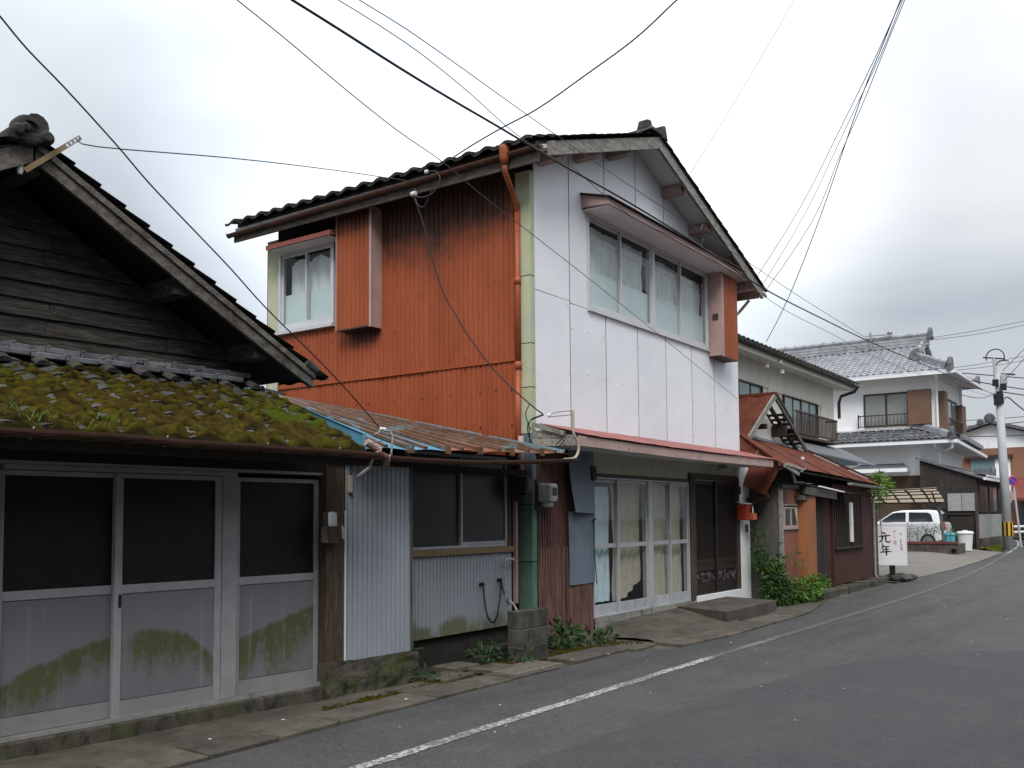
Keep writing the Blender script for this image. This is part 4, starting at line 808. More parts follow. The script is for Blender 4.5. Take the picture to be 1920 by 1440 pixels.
mb = MB(); mb.box(7.30, WY-.035, 1.185, 9.38, WY+.02, 1.255); mb.build('window_sill', 'sillwood', T, bevel=.005)
mb = MB(); mb.box(7.44, WY-.03, 1.258, 9.24, WY+.02, 1.29); mb.box(7.44, WY-.03, 2.28, 9.24, WY+.02, 2.32); mb.box(7.44, WY-.03, 1.29, 7.475, WY+.02, 2.28); mb.box(9.205, WY-.03, 1.29, 9.24, WY+.02, 2.28)
wf = mb.build('window', 'alu', T, bevel=.003)
mb = MB(); mb.box(7.48, WY+.008, 1.295, 8.38, WY+.014, 2.275); mb.build('pane', 'smokeglass', wf)
mb = MB(); mb.box(8.36, WY-.012, 1.295, 9.20, WY-.006, 2.275); mb.build('pane', 'smokeglass', wf)
mb = MB(); mb.box(8.345, WY-.028, 1.292, 8.378, WY+.01, 2.278); mb.box(8.378, WY-.02, 1.292, 9.20, WY+.0, 1.325); mb.build('sash', 'alu', wf)
mb = MB(); mb.box(9.25, WY-.04, 1.26, 9.31, WY+.02, 2.3); mb.box(9.46, WY-.02, .55, 9.50, WY+.04, 2.35); mb.build('timber_jamb', 'postwood', T, bevel=.004)
mb = MB(); mb.box(9.425, WY-.03, .56, 9.455, WY+.02, 2.12); mb.build('edge_trim', 'pink', T)
mb = MB(); mb.box(6.9, WY-.25, 2.10, 9.35, WY+.1, 2.16); mb.build('eave_beam', 'darkwood', T)
# bracket with insulator on the lean-to gutter
br = thing('drop_wire_bracket', 'bent steel bracket with white insulator at the corner of the blue lean-to roof', 'bracket', (6.1, 5.7, 2.25))
mb = MB(); mb.tube([(6.13, 5.66, 2.12), (6.17, 5.64, 2.16), (6.19, 5.64, 2.32), (6.17, 5.66, 2.38)], .010, 8); mb.tube([(6.17, 5.66, 2.37), (6.09, 5.68, 2.37), (6.02, 5.70, 2.33)], .006, 6); mb.build('hook', 'steel', br)
mb = MB(); mb.lathe([(.008, -.035), (.016, -.03), (.016, -.01), (.011, 0), (.016, .01), (.016, .03), (.008, .035)], (6.105, 5.68, 2.385), 10, 'x'); mb.build('insulator', 'porcelain', br)
mb = MB(); mb.tube([(5.92, 5.70, 2.26), (6.04, 5.66, 2.20), (6.02, 5.66, 2.16)], .035, 10); mb.build('pipe_elbow', 'pink', br)
mb = MB(); mb.tube([(6.12, 5.67, 2.37), (6.05, 5.6, 2.28), (5.98, 5.62, 2.26), (5.90, 5.66, 2.24)], .004, 6); mb.tube([(6.18, 5.64, 2.2), (6.10, 5.60, 2.08), (6.02, 5.62, 2.05), (5.96, 5.66, 2.1)], .004, 6); mb.build('wire', 'greycable', br)
# tap pipe, chain and hose on the wall
tp = thing('standpipe', 'thin grey water standpipe with tap on the pale corrugated lean-to wall', 'standpipe', (9.12, 6.53, .5))
mb = MB(); mb.tube([(9.13, 6.53, .45), (9.13, 6.53, 1.07), (9.15, 6.53, 1.10), (9.30, 6.53, 1.10), (9.32, 6.53, 1.08)], .014, 8); mb.tube([(9.18, 6.53, 1.1), (9.18, 6.53, 1.03)], .012, 8); mb.build('pipe', 'steel', tp)
mb = MB(); mb.tube([(9.13, 6.53, .62), (9.13, 6.46, .62), (9.14, 6.43, .585)], .013, 8); mb.box(9.115, 6.46, .635, 9.145, 6.50, .66); mb.build('tap', 'steel', tp)
for hx, hz in ((8.72, .83), (9.07, .86)):
    mb = MB(); mb.lathe([(.022, -.02), (.026, 0), (.015, .04)], (hx, 6.56, hz), 8, 'y'); mb.build('wall_hook', 'black', tp)
ch = thing('chain', 'dark chain hanging in a loop on the pale corrugated wall beside the standpipe', 'chain', (8.9, 6.55, .6))
def cat(p, q, sag, n):
    p, q = Vector(p), Vector(q); return [p+(q-p)*(i/n)+Vector((0, 0, -sag*4*(i/n)*(1-i/n))) for i in range(n+1)]
cp = [Vector((8.72, 6.545, .82)), Vector((8.735, 6.545, .70)), Vector((8.76, 6.545, .56)), Vector((8.80, 6.545, .45)), Vector((8.86, 6.545, .39)), Vector((8.93, 6.545, .38)), Vector((8.99, 6.545, .45)), Vector((9.03, 6.545, .60)), Vector((9.06, 6.545, .74)), Vector((9.07, 6.545, .85)), Vector((9.10, 6.54, .74)), Vector((9.15, 6.53, .62)), Vector((9.21, 6.52, .54))]
mb = MB(); ln_ = MB(); k = 0
dense = []
for a_, b_ in zip(cp, cp[1:]):
    for i in range(4): dense.append(a_+(b_-a_)*(i/4))
for i in range(len(dense)-1):
    c_ = (dense[i]+dense[i+1])/2; d_ = (dense[i+1]-dense[i]).normalized(); s_ = Vector((0, 1, 0)) if i % 2 else d_.cross(Vector((0, 1, 0))).normalized()
    loop = [c_+d_*.021*math.cos(t)+s_*.009*math.sin(t) for t in [2*math.pi*j/8 for j in range(9)]]
    mb.tube(loop, .0042, 5, cap=False)
mb.build('link', 'black', ch)
ho = MB(); ho.tube([(9.14, 6.42, .585), (9.12, 6.36, .52), (9.04, 6.32, .36), (9.03, 6.3, .2), (9.08, 6.26, .12), (9.16, 6.22, .08)], .011, 8); h_ = ho.build('hose', 'hose', None, org=Vector((9.08, 6.35, .1)), smooth=True); tag(h_, 'short beige hose curling down from the tap behind the block pillar', 'hose')
# hollow block pillar with basin wall
bp_ = thing('block_pillar', 'short mossy pillar of grey concrete blocks standing at the road edge by the lean-to', 'block pillar', (8.72, 5.99, 0))
zc = 0.0
for r_, (hz, m_) in enumerate([(.19, 'oldblock'), (.19, 'oldblock'), (.20, 'oldblock')]):
    for (x0, x1) in ((8.43, 8.62), (8.626, 8.99)) if r_ == 2 else ((8.43, 8.70), (8.706, 8.99)):
        mb = MB(); mb.box(x0, 5.84, zc+.004, x1, 6.0, zc+hz-.004); mb.build('block', m_, bp_, bevel=.006)
    mb = MB(); mb.box(8.435, 5.846, zc-.004 if r_ else 0, 8.985, 5.995, zc+.004); mb.build('mortar_joint', 'plaster', bp_)
    zc += hz
mb = MB(); mb.box(8.05, 6.2, -.05, 8.9, 6.35, .17); mb.box(8.05, 6.05, -.05, 8.2, 6.2, .13); ob = mb.build('basin_wall', 'darkconc', bp_, bevel=.02)

# ------------------------------------------------------------------ orange two-storey house
O = thing('orange_house', 'two storey house with white front panels and orange corrugated side wall', 'house', (13.0, 8.9, 0))
XL, XR, YF, YB = 9.60, 16.40, 6.45, 11.30
RX, RZ, SL = 12.42, 7.13, .349        # ridge, underside of deck, slope
def dz(x): return RZ-abs(x-RX)*SL
mb = MB(); mb.prism([(XL+.12, YF+.40, 0), (XR-.05, YF+.40, 0), (XR-.05, YF+.40, dz(XR)-.03), (RX, YF+.40, RZ-.03), (XL+.12, YF+.40, dz(XL)-.03)], (0, YB-YF-.45, 0)); mb.build('wall', 'black', O)
mb = MB(); mb.box(XL+.1, YF+.06, 2.50, XR-.05, YF+.30, 4.30); mb.box(XL+.1, YF+.06, 4.3, 10.95, YF+.35, 5.75); mb.box(15.05, YF+.06, 4.3, XR-.02, YF+.35, 5.5); mb.build('front_wall', 'black', O)
mb = MB(); mb.prism([(XL+.1, YF+.06, 5.75), (XR-.02, YF+.06, 5.55), (XR-.02, YF+.06, dz(XR)-.03), (RX, YF+.06, RZ-.03), (XL+.1, YF+.06, dz(XL)-.03)], (0, .3, 0)); mb.build('front_wall', 'black', O)
# white panels
J = [9.68, 10.53, 11.49, 12.45, 13.40, 14.36, 15.30, 16.40]
def panel(poly):
    mb = MB(); mb.prism([(x, YF-.006, z) for x, z in poly], (0, .016, 0)); mb.build('wall_panel', 'whitepanel', O, bevel=.002)
for i in range(7):
    a, b_ = J[i]+.010, J[i+1]-.010
    zs = 4.455 if i < 1 else 4.432
    panel([(a, 2.66), (b_, 2.66), (b_, zs-.004), (a, zs-.009)])
    tz = lambda x: dz(x)-.012
    top = [(b_, tz(b_))] + ([(RX, tz(RX))] if a < RX < b_ else []) + [(a, tz(a))]
    if i == 0: panel([(a, zs), (b_, zs)]+top)
    elif i == 1: panel([(a, zs), (10.985, zs), (10.985, 5.80), (b_, 5.80)]+top)
    elif i == 6: panel([(a, 4.44), (b_, 4.44)]+top)
    else: panel([(a, 5.80), (b_, 5.80)]+top)
for i in range(1, 7):
    spans = [(2.66, 4.425)]
    tz_ = dz(J[i])-.02
    spans.append((5.80, tz_) if J[i] > 10.99 and J[i] < 15.03 else (4.44, tz_))
    for z0_, z1_ in spans:
        mb = MB(); n = 10; vs = []
        for k in range(n+1):
            z_ = z0_+(z1_-z0_)*k/n; o_ = .0015*fb(z_*3, i*2.7); hw = .0068+.0015*fb(z_*2, i*5.1)
            vs += [(J[i]+o_-hw, YF-.0045, z_), (J[i]+o_+hw, YF-.0045, z_), (J[i]+o_+hw, YF+.05, z_), (J[i]+o_-hw, YF+.05, z_)]
        fs = [(k*4+q, k*4+(q+1) % 4, k*4+4+(q+1) % 4, k*4+4+q) for k in range(n) for q in range(4)]
        mb.add(vs, fs); mb.build('joint_seal', 'seal', O)
mb = MB(); mb.box(9.70, YF-.0045, 4.442, 10.98, YF+.05, 4.452); mb.build('joint_seal', 'seal', O)
# front window, first storey up
W1 = MB(); W1.box(10.99, YF-.03, 4.43, 15.04, YF+.09, 4.485); W1.box(10.99, YF-.03, 5.735, 15.04, YF+.09, 5.80); W1.box(10.99, YF-.03, 4.485, 11.03, YF+.09, 5.735); W1.box(15.00, YF-.03, 4.485, 15.04, YF+.09, 5.735); W1.box(12.92, YF-.03, 4.485, 13.02, YF+.09, 5.735)
wf = W1.build('window', 'palealu', O, bevel=.004)
mb = MB(); mb.box(10.99, YF-.045, 4.408, 15.06, YF+.02, 4.428); mb.build('sill', 'palealu', wf)
for (a, b_, y) in ((11.03, 11.98, .03), (11.94, 12.92, .0), (13.02, 14.00, .03), (13.97, 15.0, .0)):
    s = MB(); s.box(a, YF+y-.012, 4.487, a+.035, YF+y+.012, 5.733); s.box(b_-.035, YF+y-.012, 4.487, b_, YF+y+.012, 5.733); s.box(a+.035, YF+y-.012, 4.487, b_-.035, YF+y+.012, 4.53); s.box(a+.035, YF+y-.012, 5.69, b_-.035, YF+y+.012, 5.733)
    s.build('sash', 'palealu', wf, bevel=.002)
    g = MB(); g.box(a+.035, YF+y-.002, 4.53, b_-.035, YF+y+.002, 5.69); g.build('pane', 'glass', wf)
    g = MB(); g.box(a+.02, YF+.046, 4.53, b_-.02, YF+.049, 5.0); g.build('lower_blind', 'frosted', wf)
def curtain(x0, x1, y, z0, z1, nf, m, name='curtain', parent=None, amp=.034, hem=None):
    mb = MB(); n = nf*6
    def fn(a, b):
        x = x0+(x1-x0)*a; hz = (hem(a) if hem else 0); z = z0+hz+(z1-z0-hz)*b
        return (x+.012*fb(x*4, b*3), y+.012+amp*(.45+.55*math.sin(a*nf*2*math.pi+2.2*fb(a*4, b*.8, 1)))*(.55+.45*(1-b))+.030*fb(x*6, z*2.2, 3), z)
    mb.grid(fn, n, 10); return mb.build(name, m, parent, smooth=True, recalc=False)
for (a, b_, zt) in ((11.03, 11.95, 5.65), (11.95, 12.84, 5.66), (13.03, 14.02, 5.64), (14.04, 14.99, 5.60)):
    curtain(a, b_, YF+.085, 4.5, zt, 7, 'curtainwhite', parent=O, hem=None)
mb = MB(); mb.box(10.99, YF+.26, 4.4, 15.04, YF+.27, 5.85); mb.build('room_screen', 'black', O)
mb = MB(); mb.box(11.04, YF+.10, 5.47, 15.0, YF+.106, 5.50); mb.build('curtain_rail', 'palealu', O)
# hood over the window
hd = MB(); hd.hexa([(10.86, 6.02, 5.775), (15.62, 6.02, 5.775), (15.62, YF-.008, 5.80), (10.86, YF-.008, 5.80)], [(10.86, 6.02, 5.86), (15.62, 6.02, 5.86), (15.62, YF-.008, 5.985), (10.86, YF-.008, 5.985)])
hood = hd.build('window_hood', 'pink', O, bevel=.006)
mb = MB(); mb.hexa([(10.82, 5.98, 5.862), (15.66, 5.98, 5.862), (15.66, YF-.008, 5.988), (10.82, YF-.008, 5.988)], [(10.82, 5.98, 5.875), (15.66, 5.98, 5.875), (15.66, YF-.008, 6.002), (10.82, YF-.008, 6.002)]); mb.build('hood_cover', 'brownframe', hood)
mb = MB(); mb.box(10.88, 6.04, 5.768, 15.60, YF-.01, 5.774); mb.build('hood_soffit', 'soffit', hood)
# shutter box at the right end of the front
sb = MB(); sb.box(15.06, 6.20, 4.33, 15.10, YF-.008, 5.772); sb.box(15.06, 6.185, 4.31, 15.16, 6.20, 5.772)
sbx = sb.build('shutter_box', 'pink', O, bevel=.004)
mb = MB(); sheet(mb, (15.16, 6.20, 4.33), (1, 0, 0), (0, 0, 1), 1.44, rib_profile(.64, .075, .02, .010), 6, nrm=(0, -1, 0), attrs={'mould_shade': lambda a, h: .0}); sheet(mb, (15.80, 6.20, 4.33), (0, 1, 0), (0, 0, 1), 1.44, [(0, 0), (.24, 0)], 1, nrm=(1, 0, 0)); mb.build('shutter_cladding', 'orange', sbx, recalc=False)
mb = MB(); mb.box(15.10, 6.2, 4.315, 15.80, YF-.01, 4.33); mb.build('shutter_box_base', 'brownframe', sbx)
mb = MB(); mb.box(15.045, 6.25, 4.95, 15.058, 6.35, 5.05); mb.build('shutter_catch', 'brownframe', sbx)
# corner trims
for (z0, z1, m) in ((.32, 1.05, 'greenpost'), (1.06, 1.75, 'greenpost'), (1.76, 2.62, 'bluesheet'), (2.63, 3.2, 'greentrim'), (3.21, 3.75, 'greentrim'), (3.76, 4.6, 'greentrim'), (4.61, 5.94, 'greentrim')):
    mb = MB(); mb.box(XL-.025, YF-.02, z0, XL-.005, YF+.20, z1); mb.box(XL-.005, YF-.02, z0, XL+.075, YF-.004, z1); mb.build('corner_trim', m, O, bevel=.004)
mb = MB(); mb.box(XL-.012, YF+.0, -.05, XL+.07, YF+.18, .32); mb.build('corner_foot', 'darkconc', O)
mb = MB(); mb.box(XL-.03, YB-.22, 2.0, XL-.008, YB+.02, 5.88); mb.box(XL-.03, YB+.0, 2.0, XL+.05, YB+.02, 5.88); mb.build('corner_trim', 'greentrim', O, bevel=.004)
# orange siding on the side wall: lower sheet, upper sheets around the window
def mould_shade(y, z):
    # mildew blotch under shutter box; eave gradient mixes mildew with painted shade
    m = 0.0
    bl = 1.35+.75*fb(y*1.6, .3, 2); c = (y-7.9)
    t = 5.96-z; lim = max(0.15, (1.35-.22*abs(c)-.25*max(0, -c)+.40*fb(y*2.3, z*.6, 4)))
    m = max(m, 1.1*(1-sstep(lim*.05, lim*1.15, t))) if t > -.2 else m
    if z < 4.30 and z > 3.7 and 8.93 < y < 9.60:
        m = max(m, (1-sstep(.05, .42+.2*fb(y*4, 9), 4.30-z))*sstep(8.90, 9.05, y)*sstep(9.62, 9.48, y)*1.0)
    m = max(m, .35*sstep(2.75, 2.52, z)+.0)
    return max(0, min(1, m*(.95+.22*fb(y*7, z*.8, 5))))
PR_ = rib_profile(4.44, .0815, .020, .011)
mb = MB(); sheet(mb, (XL-.008, YB-.22, 2.2), (0, -1, 0), (0, 0, 1), 1.375, PR_, 8, nrm=(-1, 0, 0), attrs={'mould_shade': lambda a, h: mould_shade(YB-.22-a, 2.2+h)}, wob=.014); mb.build('siding_sheet', 'orange', O, recalc=False)
PW = rib_profile(YB-.22-9.84, .0815, .020, .011)
mb = MB(); sheet(mb, (XL-.014, YB-.22, 3.565), (0, -1, 0), (0, 0, 1), .85, PW, 14, nrm=(-1, 0, 0), attrs={'mould_shade': lambda a, h: mould_shade(YB-.22-a, 3.565+h)}, wob=.010); mb.build('siding_sheet', 'orange', O, recalc=False)
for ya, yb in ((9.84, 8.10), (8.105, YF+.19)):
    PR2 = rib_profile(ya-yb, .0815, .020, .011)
    mb = MB(); sheet(mb, (XL-.014-(.003 if yb < 7 else 0), ya, 3.565), (0, -1, 0), (0, 0, 1), 2.43, PR2, 46, nrm=(-1, 0, 0), attrs={'mould_shade': lambda a, h: mould_shade(ya-a, 3.565+h)}, wob=.012); mb.build('siding_sheet', 'orange', O, recalc=False)
mb = MB(); mb.box(XL-.03, YF+.2, 3.555, XL-.012, YB-.24, 3.572); mb.build('lap_strip', 'orange', O)
mb = MB(); mb.box(XL+.06, YF+.20, 2.0, XL+.12, YB-.05, 4.42); mb.box(XL+.06, YF+.2, 4.42, XL+.12, 9.84, 5.98); mb.build('side_wall', 'greywood', O)
# side window with hood
sw = MB(); y0, y1 = 9.86, 11.05
sw.box(XL-.05, y0, 4.44, XL+.07, y1, 4.50); sw.box(XL-.05, y0, 5.60, XL+.07, y1, 5.72); sw.box(XL-.05, y1-.05, 4.5, XL+.07, y1, 5.6); sw.box(XL-.05, y0, 4.5, XL+.07, y0+.04, 5.6)
swf = sw.build('window', 'palealu', O, bevel=.004)
mb = MB(); mb.box(XL-.085, y0-.005, 4.385, XL+.02, y1+.01, 4.437); mb.build('sill', 'palealu', swf)
for (a, b_, xx) in ((y0+.04, y0+.60, -.03), (y0+.57, y1-.05, .0)):
    s = MB(); X_ = XL+xx; s.box(X_-.012, a, 4.502, X_+.012, a+.03, 5.598); s.box(X_-.012, b_-.03, 4.502, X_+.012, b_, 5.598); s.box(X_-.012, a+.03, 4.502, X_+.012, b_-.03, 4.54); s.box(X_-.012, a+.03, 5.56, X_+.012, b_-.03, 5.598); s.build('sash', 'palealu', swf, bevel=.002)
    g = MB(); g.box(X_-.002, a+.03, 4.54, X_+.002, b_-.03, 5.56); g.build('pane', 'glass', swf)
    g = MB(); g.box(XL+.046, a+.01, 4.53, XL+.049, b_-.01, 5.0); g.build('lower_blind', 'frosted', swf)
mb = MB(); mb.box(XL+.22, y0-.02, 4.3, XL+.23, y1+.02, 5.8); mb.box(XL+.05, y1+.001, 4.3, XL+.22, y1+.02, 5.8); mb.build('room_screen', 'black', O)
mb = MB()
mb.grid(lambda a, b: (XL+.085+.02*math.sin(a*34+fb(a*6, 2)*2), y0+.02+(1.02)*a, 4.52+(5.50+.035*math.cos(a*16)-4.52)*b), 60, 8); mb.build('curtain', 'curtainwhite', O, smooth=True, recalc=False)
mb = MB(); mb.hexa([(9.28, 9.66, 5.63), (9.28, 11.02, 5.63), (XL-.01, 11.1, 5.70), (XL-.01, 9.66, 5.70)], [(9.28, 9.66, 5.70), (9.28, 11.02, 5.70), (XL-.01, 11.1, 5.80), (XL-.01, 9.66, 5.80)]); hd2 = mb.build('window_hood', 'redmetal', O, bevel=.004)
mb = MB(); mb.box(9.30, 9.68, 5.622, XL-.02, 11.0, 5.628); mb.build('hood_soffit', 'soffit', hd2)
# side shutter box
mb = MB(); sheet(mb, (9.40, 9.63, 4.27), (0, -1, 0), (0, 0, 1), 1.66, rib_profile(.66, .0815, .020, .010), 20, nrm=(-1, 0, 0), attrs={'mould_shade': lambda a, h: max(0, min(1, .85*sstep(1.15+.2*fb(a*4, 1), 1.62, h)))}); sheet(mb, (9.40, 8.965, 4.27), (1, 0, 0), (0, 0, 1), 1.66, [(0, 0), (.19, 0)], 1, nrm=(0, -1, 0))
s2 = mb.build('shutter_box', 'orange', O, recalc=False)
mb = MB(); mb.box(9.393, 8.94, 4.24, 9.59, 8.962, 5.93); mb.box(9.375, 8.94, 4.24, 9.398, 8.985, 5.93); mb.box(9.388, 9.63, 4.26, 9.59, 9.645, 5.93); mb.build('shutter_trim', 'pink', s2)
mb = MB(); mb.box(9.40, 8.965, 4.25, 9.59, 9.63, 4.27); mb.build('shutter_box_base', 'brownframe', s2)
# nail heads on the siding and panels, joined
mb = MB(); rnd = random.Random(51)
for zz_ in (2.75, 3.2, 3.52, 3.66, 4.15, 4.6, 5.05, 5.5):
    for k in range(18):
        y_ = YF+.28+k*.245; 
        if zz_ > 4.4 and y_ > 8.9: continue
        mb.box(XL-.024, y_, zz_+rnd.uniform(-.01, .01), XL-.006, y_+.012, zz_+.012)
o = mb.build('nail_head', 'brownframe', O); o['kind'] = 'stuff'
mb = MB()
for i in range(7):
    for sx in (.04, .48, .92):
        for zz_ in (2.9, 3.5, 4.1, 4.38):
            x_ = J[i]+sx*(J[i+1]-J[i])
            if rnd.random() < .3: mb.lathe([(.007, YF-.012), (.007, YF-.004)], (x_, 0, zz_+rnd.uniform(-.02, .02)), 6, 'y')
o = mb.build('nail_head', 'steel', O); o['kind'] = 'stuff'
# roof
for (xa, xb) in ((9.22, RX), (RX, 16.72)):
    mb = MB(); mb.prism([(xa, 6.07, dz(xa)), (xb, 6.07, dz(xb)), (xb, 6.07, dz(xb)+.05), (xa, 6.07, dz(xa)+.05)], (0, YB+.35-6.07, 0)); mb.build('roof_deck', 'soffit', O)
    mb = MB(); mb.prism([(xa, 6.1, dz(xa)+.055), (xb, 6.1, dz(xb)+.055), (xb, 6.1, dz(xb)+.10), (xa, 6.1, dz(xa)+.10)], (0, YB+.30-6.1, 0)); mb.build('roof_covering', 'greentile', O)
# eave fascia and gutter along the orange side
mb = MB(); mb.box(9.20, 6.05, 5.845, 9.235, YB+.36, 6.01); mb.build('fascia', 'fasciawood', O, bevel=.004)
gp = [(9.155, 5.98+(YB+.42-5.98)*i/14, 6.02-.004*i+.006*fb(i*.5, 2)) for i in range(15)]
gt = gutter(gp, .048, 'gutter', 'browngutter', O)
for i in range(0, 15, 2):
    mb = MB(); q = Vector(gp[i]); mb.tube([q+Vector((.05, 0, .0)), q+Vector((.03, 0, -.04)), q+Vector((0, 0, -.053)), q+Vector((-.04, 0, -.035)), q+Vector((-.052, 0, .01))], .007, 6); mb.build('gutter_bracket', 'browngutter', gt)
# downpipe
mb = MB(); mb.lathe([(.035, -.1), (.062, -.02), (.07, .10), (.07, .13), (.05, .16)], (9.14, 6.50, 5.98), 12); mb.tube([(9.14, 6.50, 5.93), (9.16, 6.51, 5.80), (9.36, 6.56, 5.66), (9.53, 6.60, 5.52), (9.545, 6.60, 5.4)], .036, 10)
dpp = mb.build('downpipe', 'orangepipe', O, smooth=True)
mb = MB(); mb.tube([(9.545, 6.60, 5.46), (9.545, 6.60, 3.45)], .037, 12); mb.tube([(9.545, 6.60, 3.53), (9.545, 6.60, 3.43)], .043, 12); mb.tube([(9.545, 6.60, 3.44), (9.545, 6.62, 2.3)], .037, 12); mb.tube([(9.545, 6.60, 4.6), (9.545, 6.60, 4.5)], .043, 12); mb.build('pipe_run', 'orangepipe', dpp, smooth=True)
mb = MB(); mb.tube([(9.53, 6.56, 2.6), (9.53, 6.56, 1.9)], .037, 12); mb.build('pipe_run', 'pink', dpp, smooth=True)
# barge boards at the front
def bargeb(x0, x1, name, m, t0=.075, hh=.175, y0_=6.015, y1_=6.062):
    mb = MB(); n = 12; vs = []; fs = []
    for i in range(n+1):
        x_ = x0+(x1-x0)*i/n; t = dz(x_)+t0+.004*fb(x_*2, 3); b_ = t-hh+.005*fb(x_*4, 7)
        vs += [(x_, y0_, t), (x_, y0_, b_), (x_, y1_, t), (x_, y1_, b_)]
    for i in range(n): q = i*4; fs += [(q, q+1, q+5, q+4), (q+2, q+6, q+7, q+3), (q, q+4, q+6, q+2), (q+1, q+3, q+7, q+5)]
    fs += [(0, 2, 3, 1), (n*4, n*4+1, n*4+3, n*4+2)]
    mb.add(vs, fs); return mb.build(name, m, O)
bargeb(9.42, RX-.002, 'barge_board', 'greywood'); bargeb(RX+.002, 16.62, 'barge_board', 'greywood')
mb = MB(); mb.box(16.50, 6.07, dz(16.6)-.10, 16.56, YB, dz(16.6)+.02); mb.build('fascia', 'pink', O)
for xq in (9.82, 10.72, 11.62, 13.40, 14.42, 15.42, 16.22):
    z = dz(xq)-.018; mb = MB(); mb.box(xq-.07, 6.11, z-.13, xq+.07, YF-.004, z); mb.build('purlin_end', 'pink', O, bevel=.006)
# eave tiles along the side, verge tiles along the gable
et = pantile_mesh('eave_tile', 'greentile', .30, .26, .055, .035)
dL = Vector((-1, 0, -SL)).normalized(); dRt = Vector((1, 0, -SL)).normalized(); rnd = random.Random(31)
for r_ in range(3):
    for k in range(19):
        y = 6.05+k*.298; x_ = 9.38+r_*.235
        piece('roof_tile', et, O, tframe((x_, y, dz(x_)+.13+rnd.uniform(-.004, .004)), (0, 1, 0), dL) @ Matrix.Rotation(rnd.uniform(-.02, .02), 4, 'Z'))
vt2 = pantile_mesh('verge_tile', 'greentile', .28, .24, .022, .018)
for k in range(12):
    x_ = RX-.12-k*.232
    if x_ > 9.5: piece('roof_tile', vt2, O, tframe((x_, 5.99+.27, dz(x_)+.125+rnd.uniform(-.004, .004)), (0, -1, 0), dL) @ Matrix.Rotation(rnd.uniform(-.02, .02), 4, 'Z'))
for k in range(18):
    x_ = RX+.10+k*.232
    if x_ < 16.6:
        for c in range(2): piece('roof_tile', vt2, O, tframe((x_, 5.985+c*.28, dz(x_)+.098+rnd.uniform(-.004, .004)), (0, 1, 0), dRt) @ Matrix.Rotation(rnd.uniform(-.02, .02), 4, 'Z'))
# ridge end: stacked ridge tile and end block
mb = MB(); mb.hexa([(RX-.36, 5.97, RZ+.08), (RX+.10, 5.97, RZ+.09), (RX+.10, 6.4, RZ+.09), (RX-.36, 6.4, RZ+.03)], [(RX-.30, 5.98, RZ+.14), (RX+.08, 5.98, RZ+.16), (RX+.08, 6.4, RZ+.16), (RX-.30, 6.4, RZ+.13)]); mb.build('ridge_tile', 'greentile', O, bevel=.012)
mb = MB(); mb.hexa([(RX+.02, 5.95, RZ+.05), (RX+.17, 5.95, RZ+.04), (RX+.17, 6.2, RZ+.04), (RX+.02, 6.2, RZ+.05)], [(RX+.02, 5.96, RZ+.24), (RX+.11, 5.96, RZ+.27), (RX+.11, 6.2, RZ+.27), (RX+.02, 6.2, RZ+.24)]); mb.build('ridge_end', 'greentile', O, bevel=.02)
mb = MB(); mb.hexa([(RX-.30, 6.05, RZ+.13), (RX-.12, 6.05, RZ+.13), (RX-.12, 6.25, RZ+.13), (RX-.30, 6.25, RZ+.13)], [(RX-.28, 6.06, RZ+.27), (RX-.15, 6.06, RZ+.29), (RX-.15, 6.22, RZ+.29), (RX-.28, 6.22, RZ+.27)]); mb.build('ridge_ornament', 'oldtile', O, bevel=.025)
mb = MB(); mb.tube([(RX, 6.3, RZ+.13), (RX, YB+.3, RZ+.13)], .09, 12); mb.build('ridge_tile', 'greentile', O)
mb = MB(); mb.tube([(16.62, 6.02, dz(16.6)+.02), (16.76, 6.02, dz(16.76)+.02)], .03, 8); mb.tube([(16.66, 6.3, dz(16.7)-.05), (16.66, 6.5, dz(16.7)-.25), (16.5, 6.52, dz(16.7)-.35)], .03, 8); mb.build('rear_downpipe', 'porcelain', O)

# red awning roof over the ground floor
A_ = MB(); nseg = 7
for k in range(nseg):
    x0, x1 = 9.75+k*(16.38-9.75)/nseg+.003, 9.75+(k+1)*(16.38-9.75)/nseg-.003
    mb = MB(); mb.grid(lambda a, b: (x0+(x1-x0)*a, 5.74+(YF-.01-5.74)*b, 2.585+.185*b-.018*math.sin((x0+(x1-x0)*a-9.7)*.5)*(1-b)+.006*fb((x0+a)*3, b*4)), 8, 5); mb.build('awning_sheet', 'redmetal', O, solid=.006)
mb = MB(); n = 30; vs = []; fs = []
for i in range(n+1):
    x_ = 9.62+(16.22-9.62)*i/n; t = 2.572-.018*math.sin((x_-9.7)*.5)-.006; b_ = t-.118+.008*fb(x_*2, 3)
    vs += [(x_, 5.765, t), (x_, 5.765, b_), (x_, 5.80, t), (x_, 5.80, b_)]
for i in range(n): q = i*4; fs += [(q, q+1, q+5, q+4), (q+2, q+6, q+7, q+3), (q, q+4, q+6, q+2), (q+1, q+3, q+7, q+5)]
fs += [(0, 2, 3, 1), (n*4, n*4+1, n*4+3, n*4+2)]
mb.add(vs, fs); mb.build('awning_fascia', 'pink', O)
mb = MB(); mb.hexa([(9.70, 5.81, 2.45), (16.30, 5.81, 2.45), (16.30, YF-.01, 2.47), (9.70, YF-.01, 2.47)], [(9.70, 5.81, 2.465), (16.30, 5.81, 2.465), (16.30, YF-.01, 2.485), (9.70, YF-.01, 2.485)]); mb.build('awning_soffit', 'soffit', O)
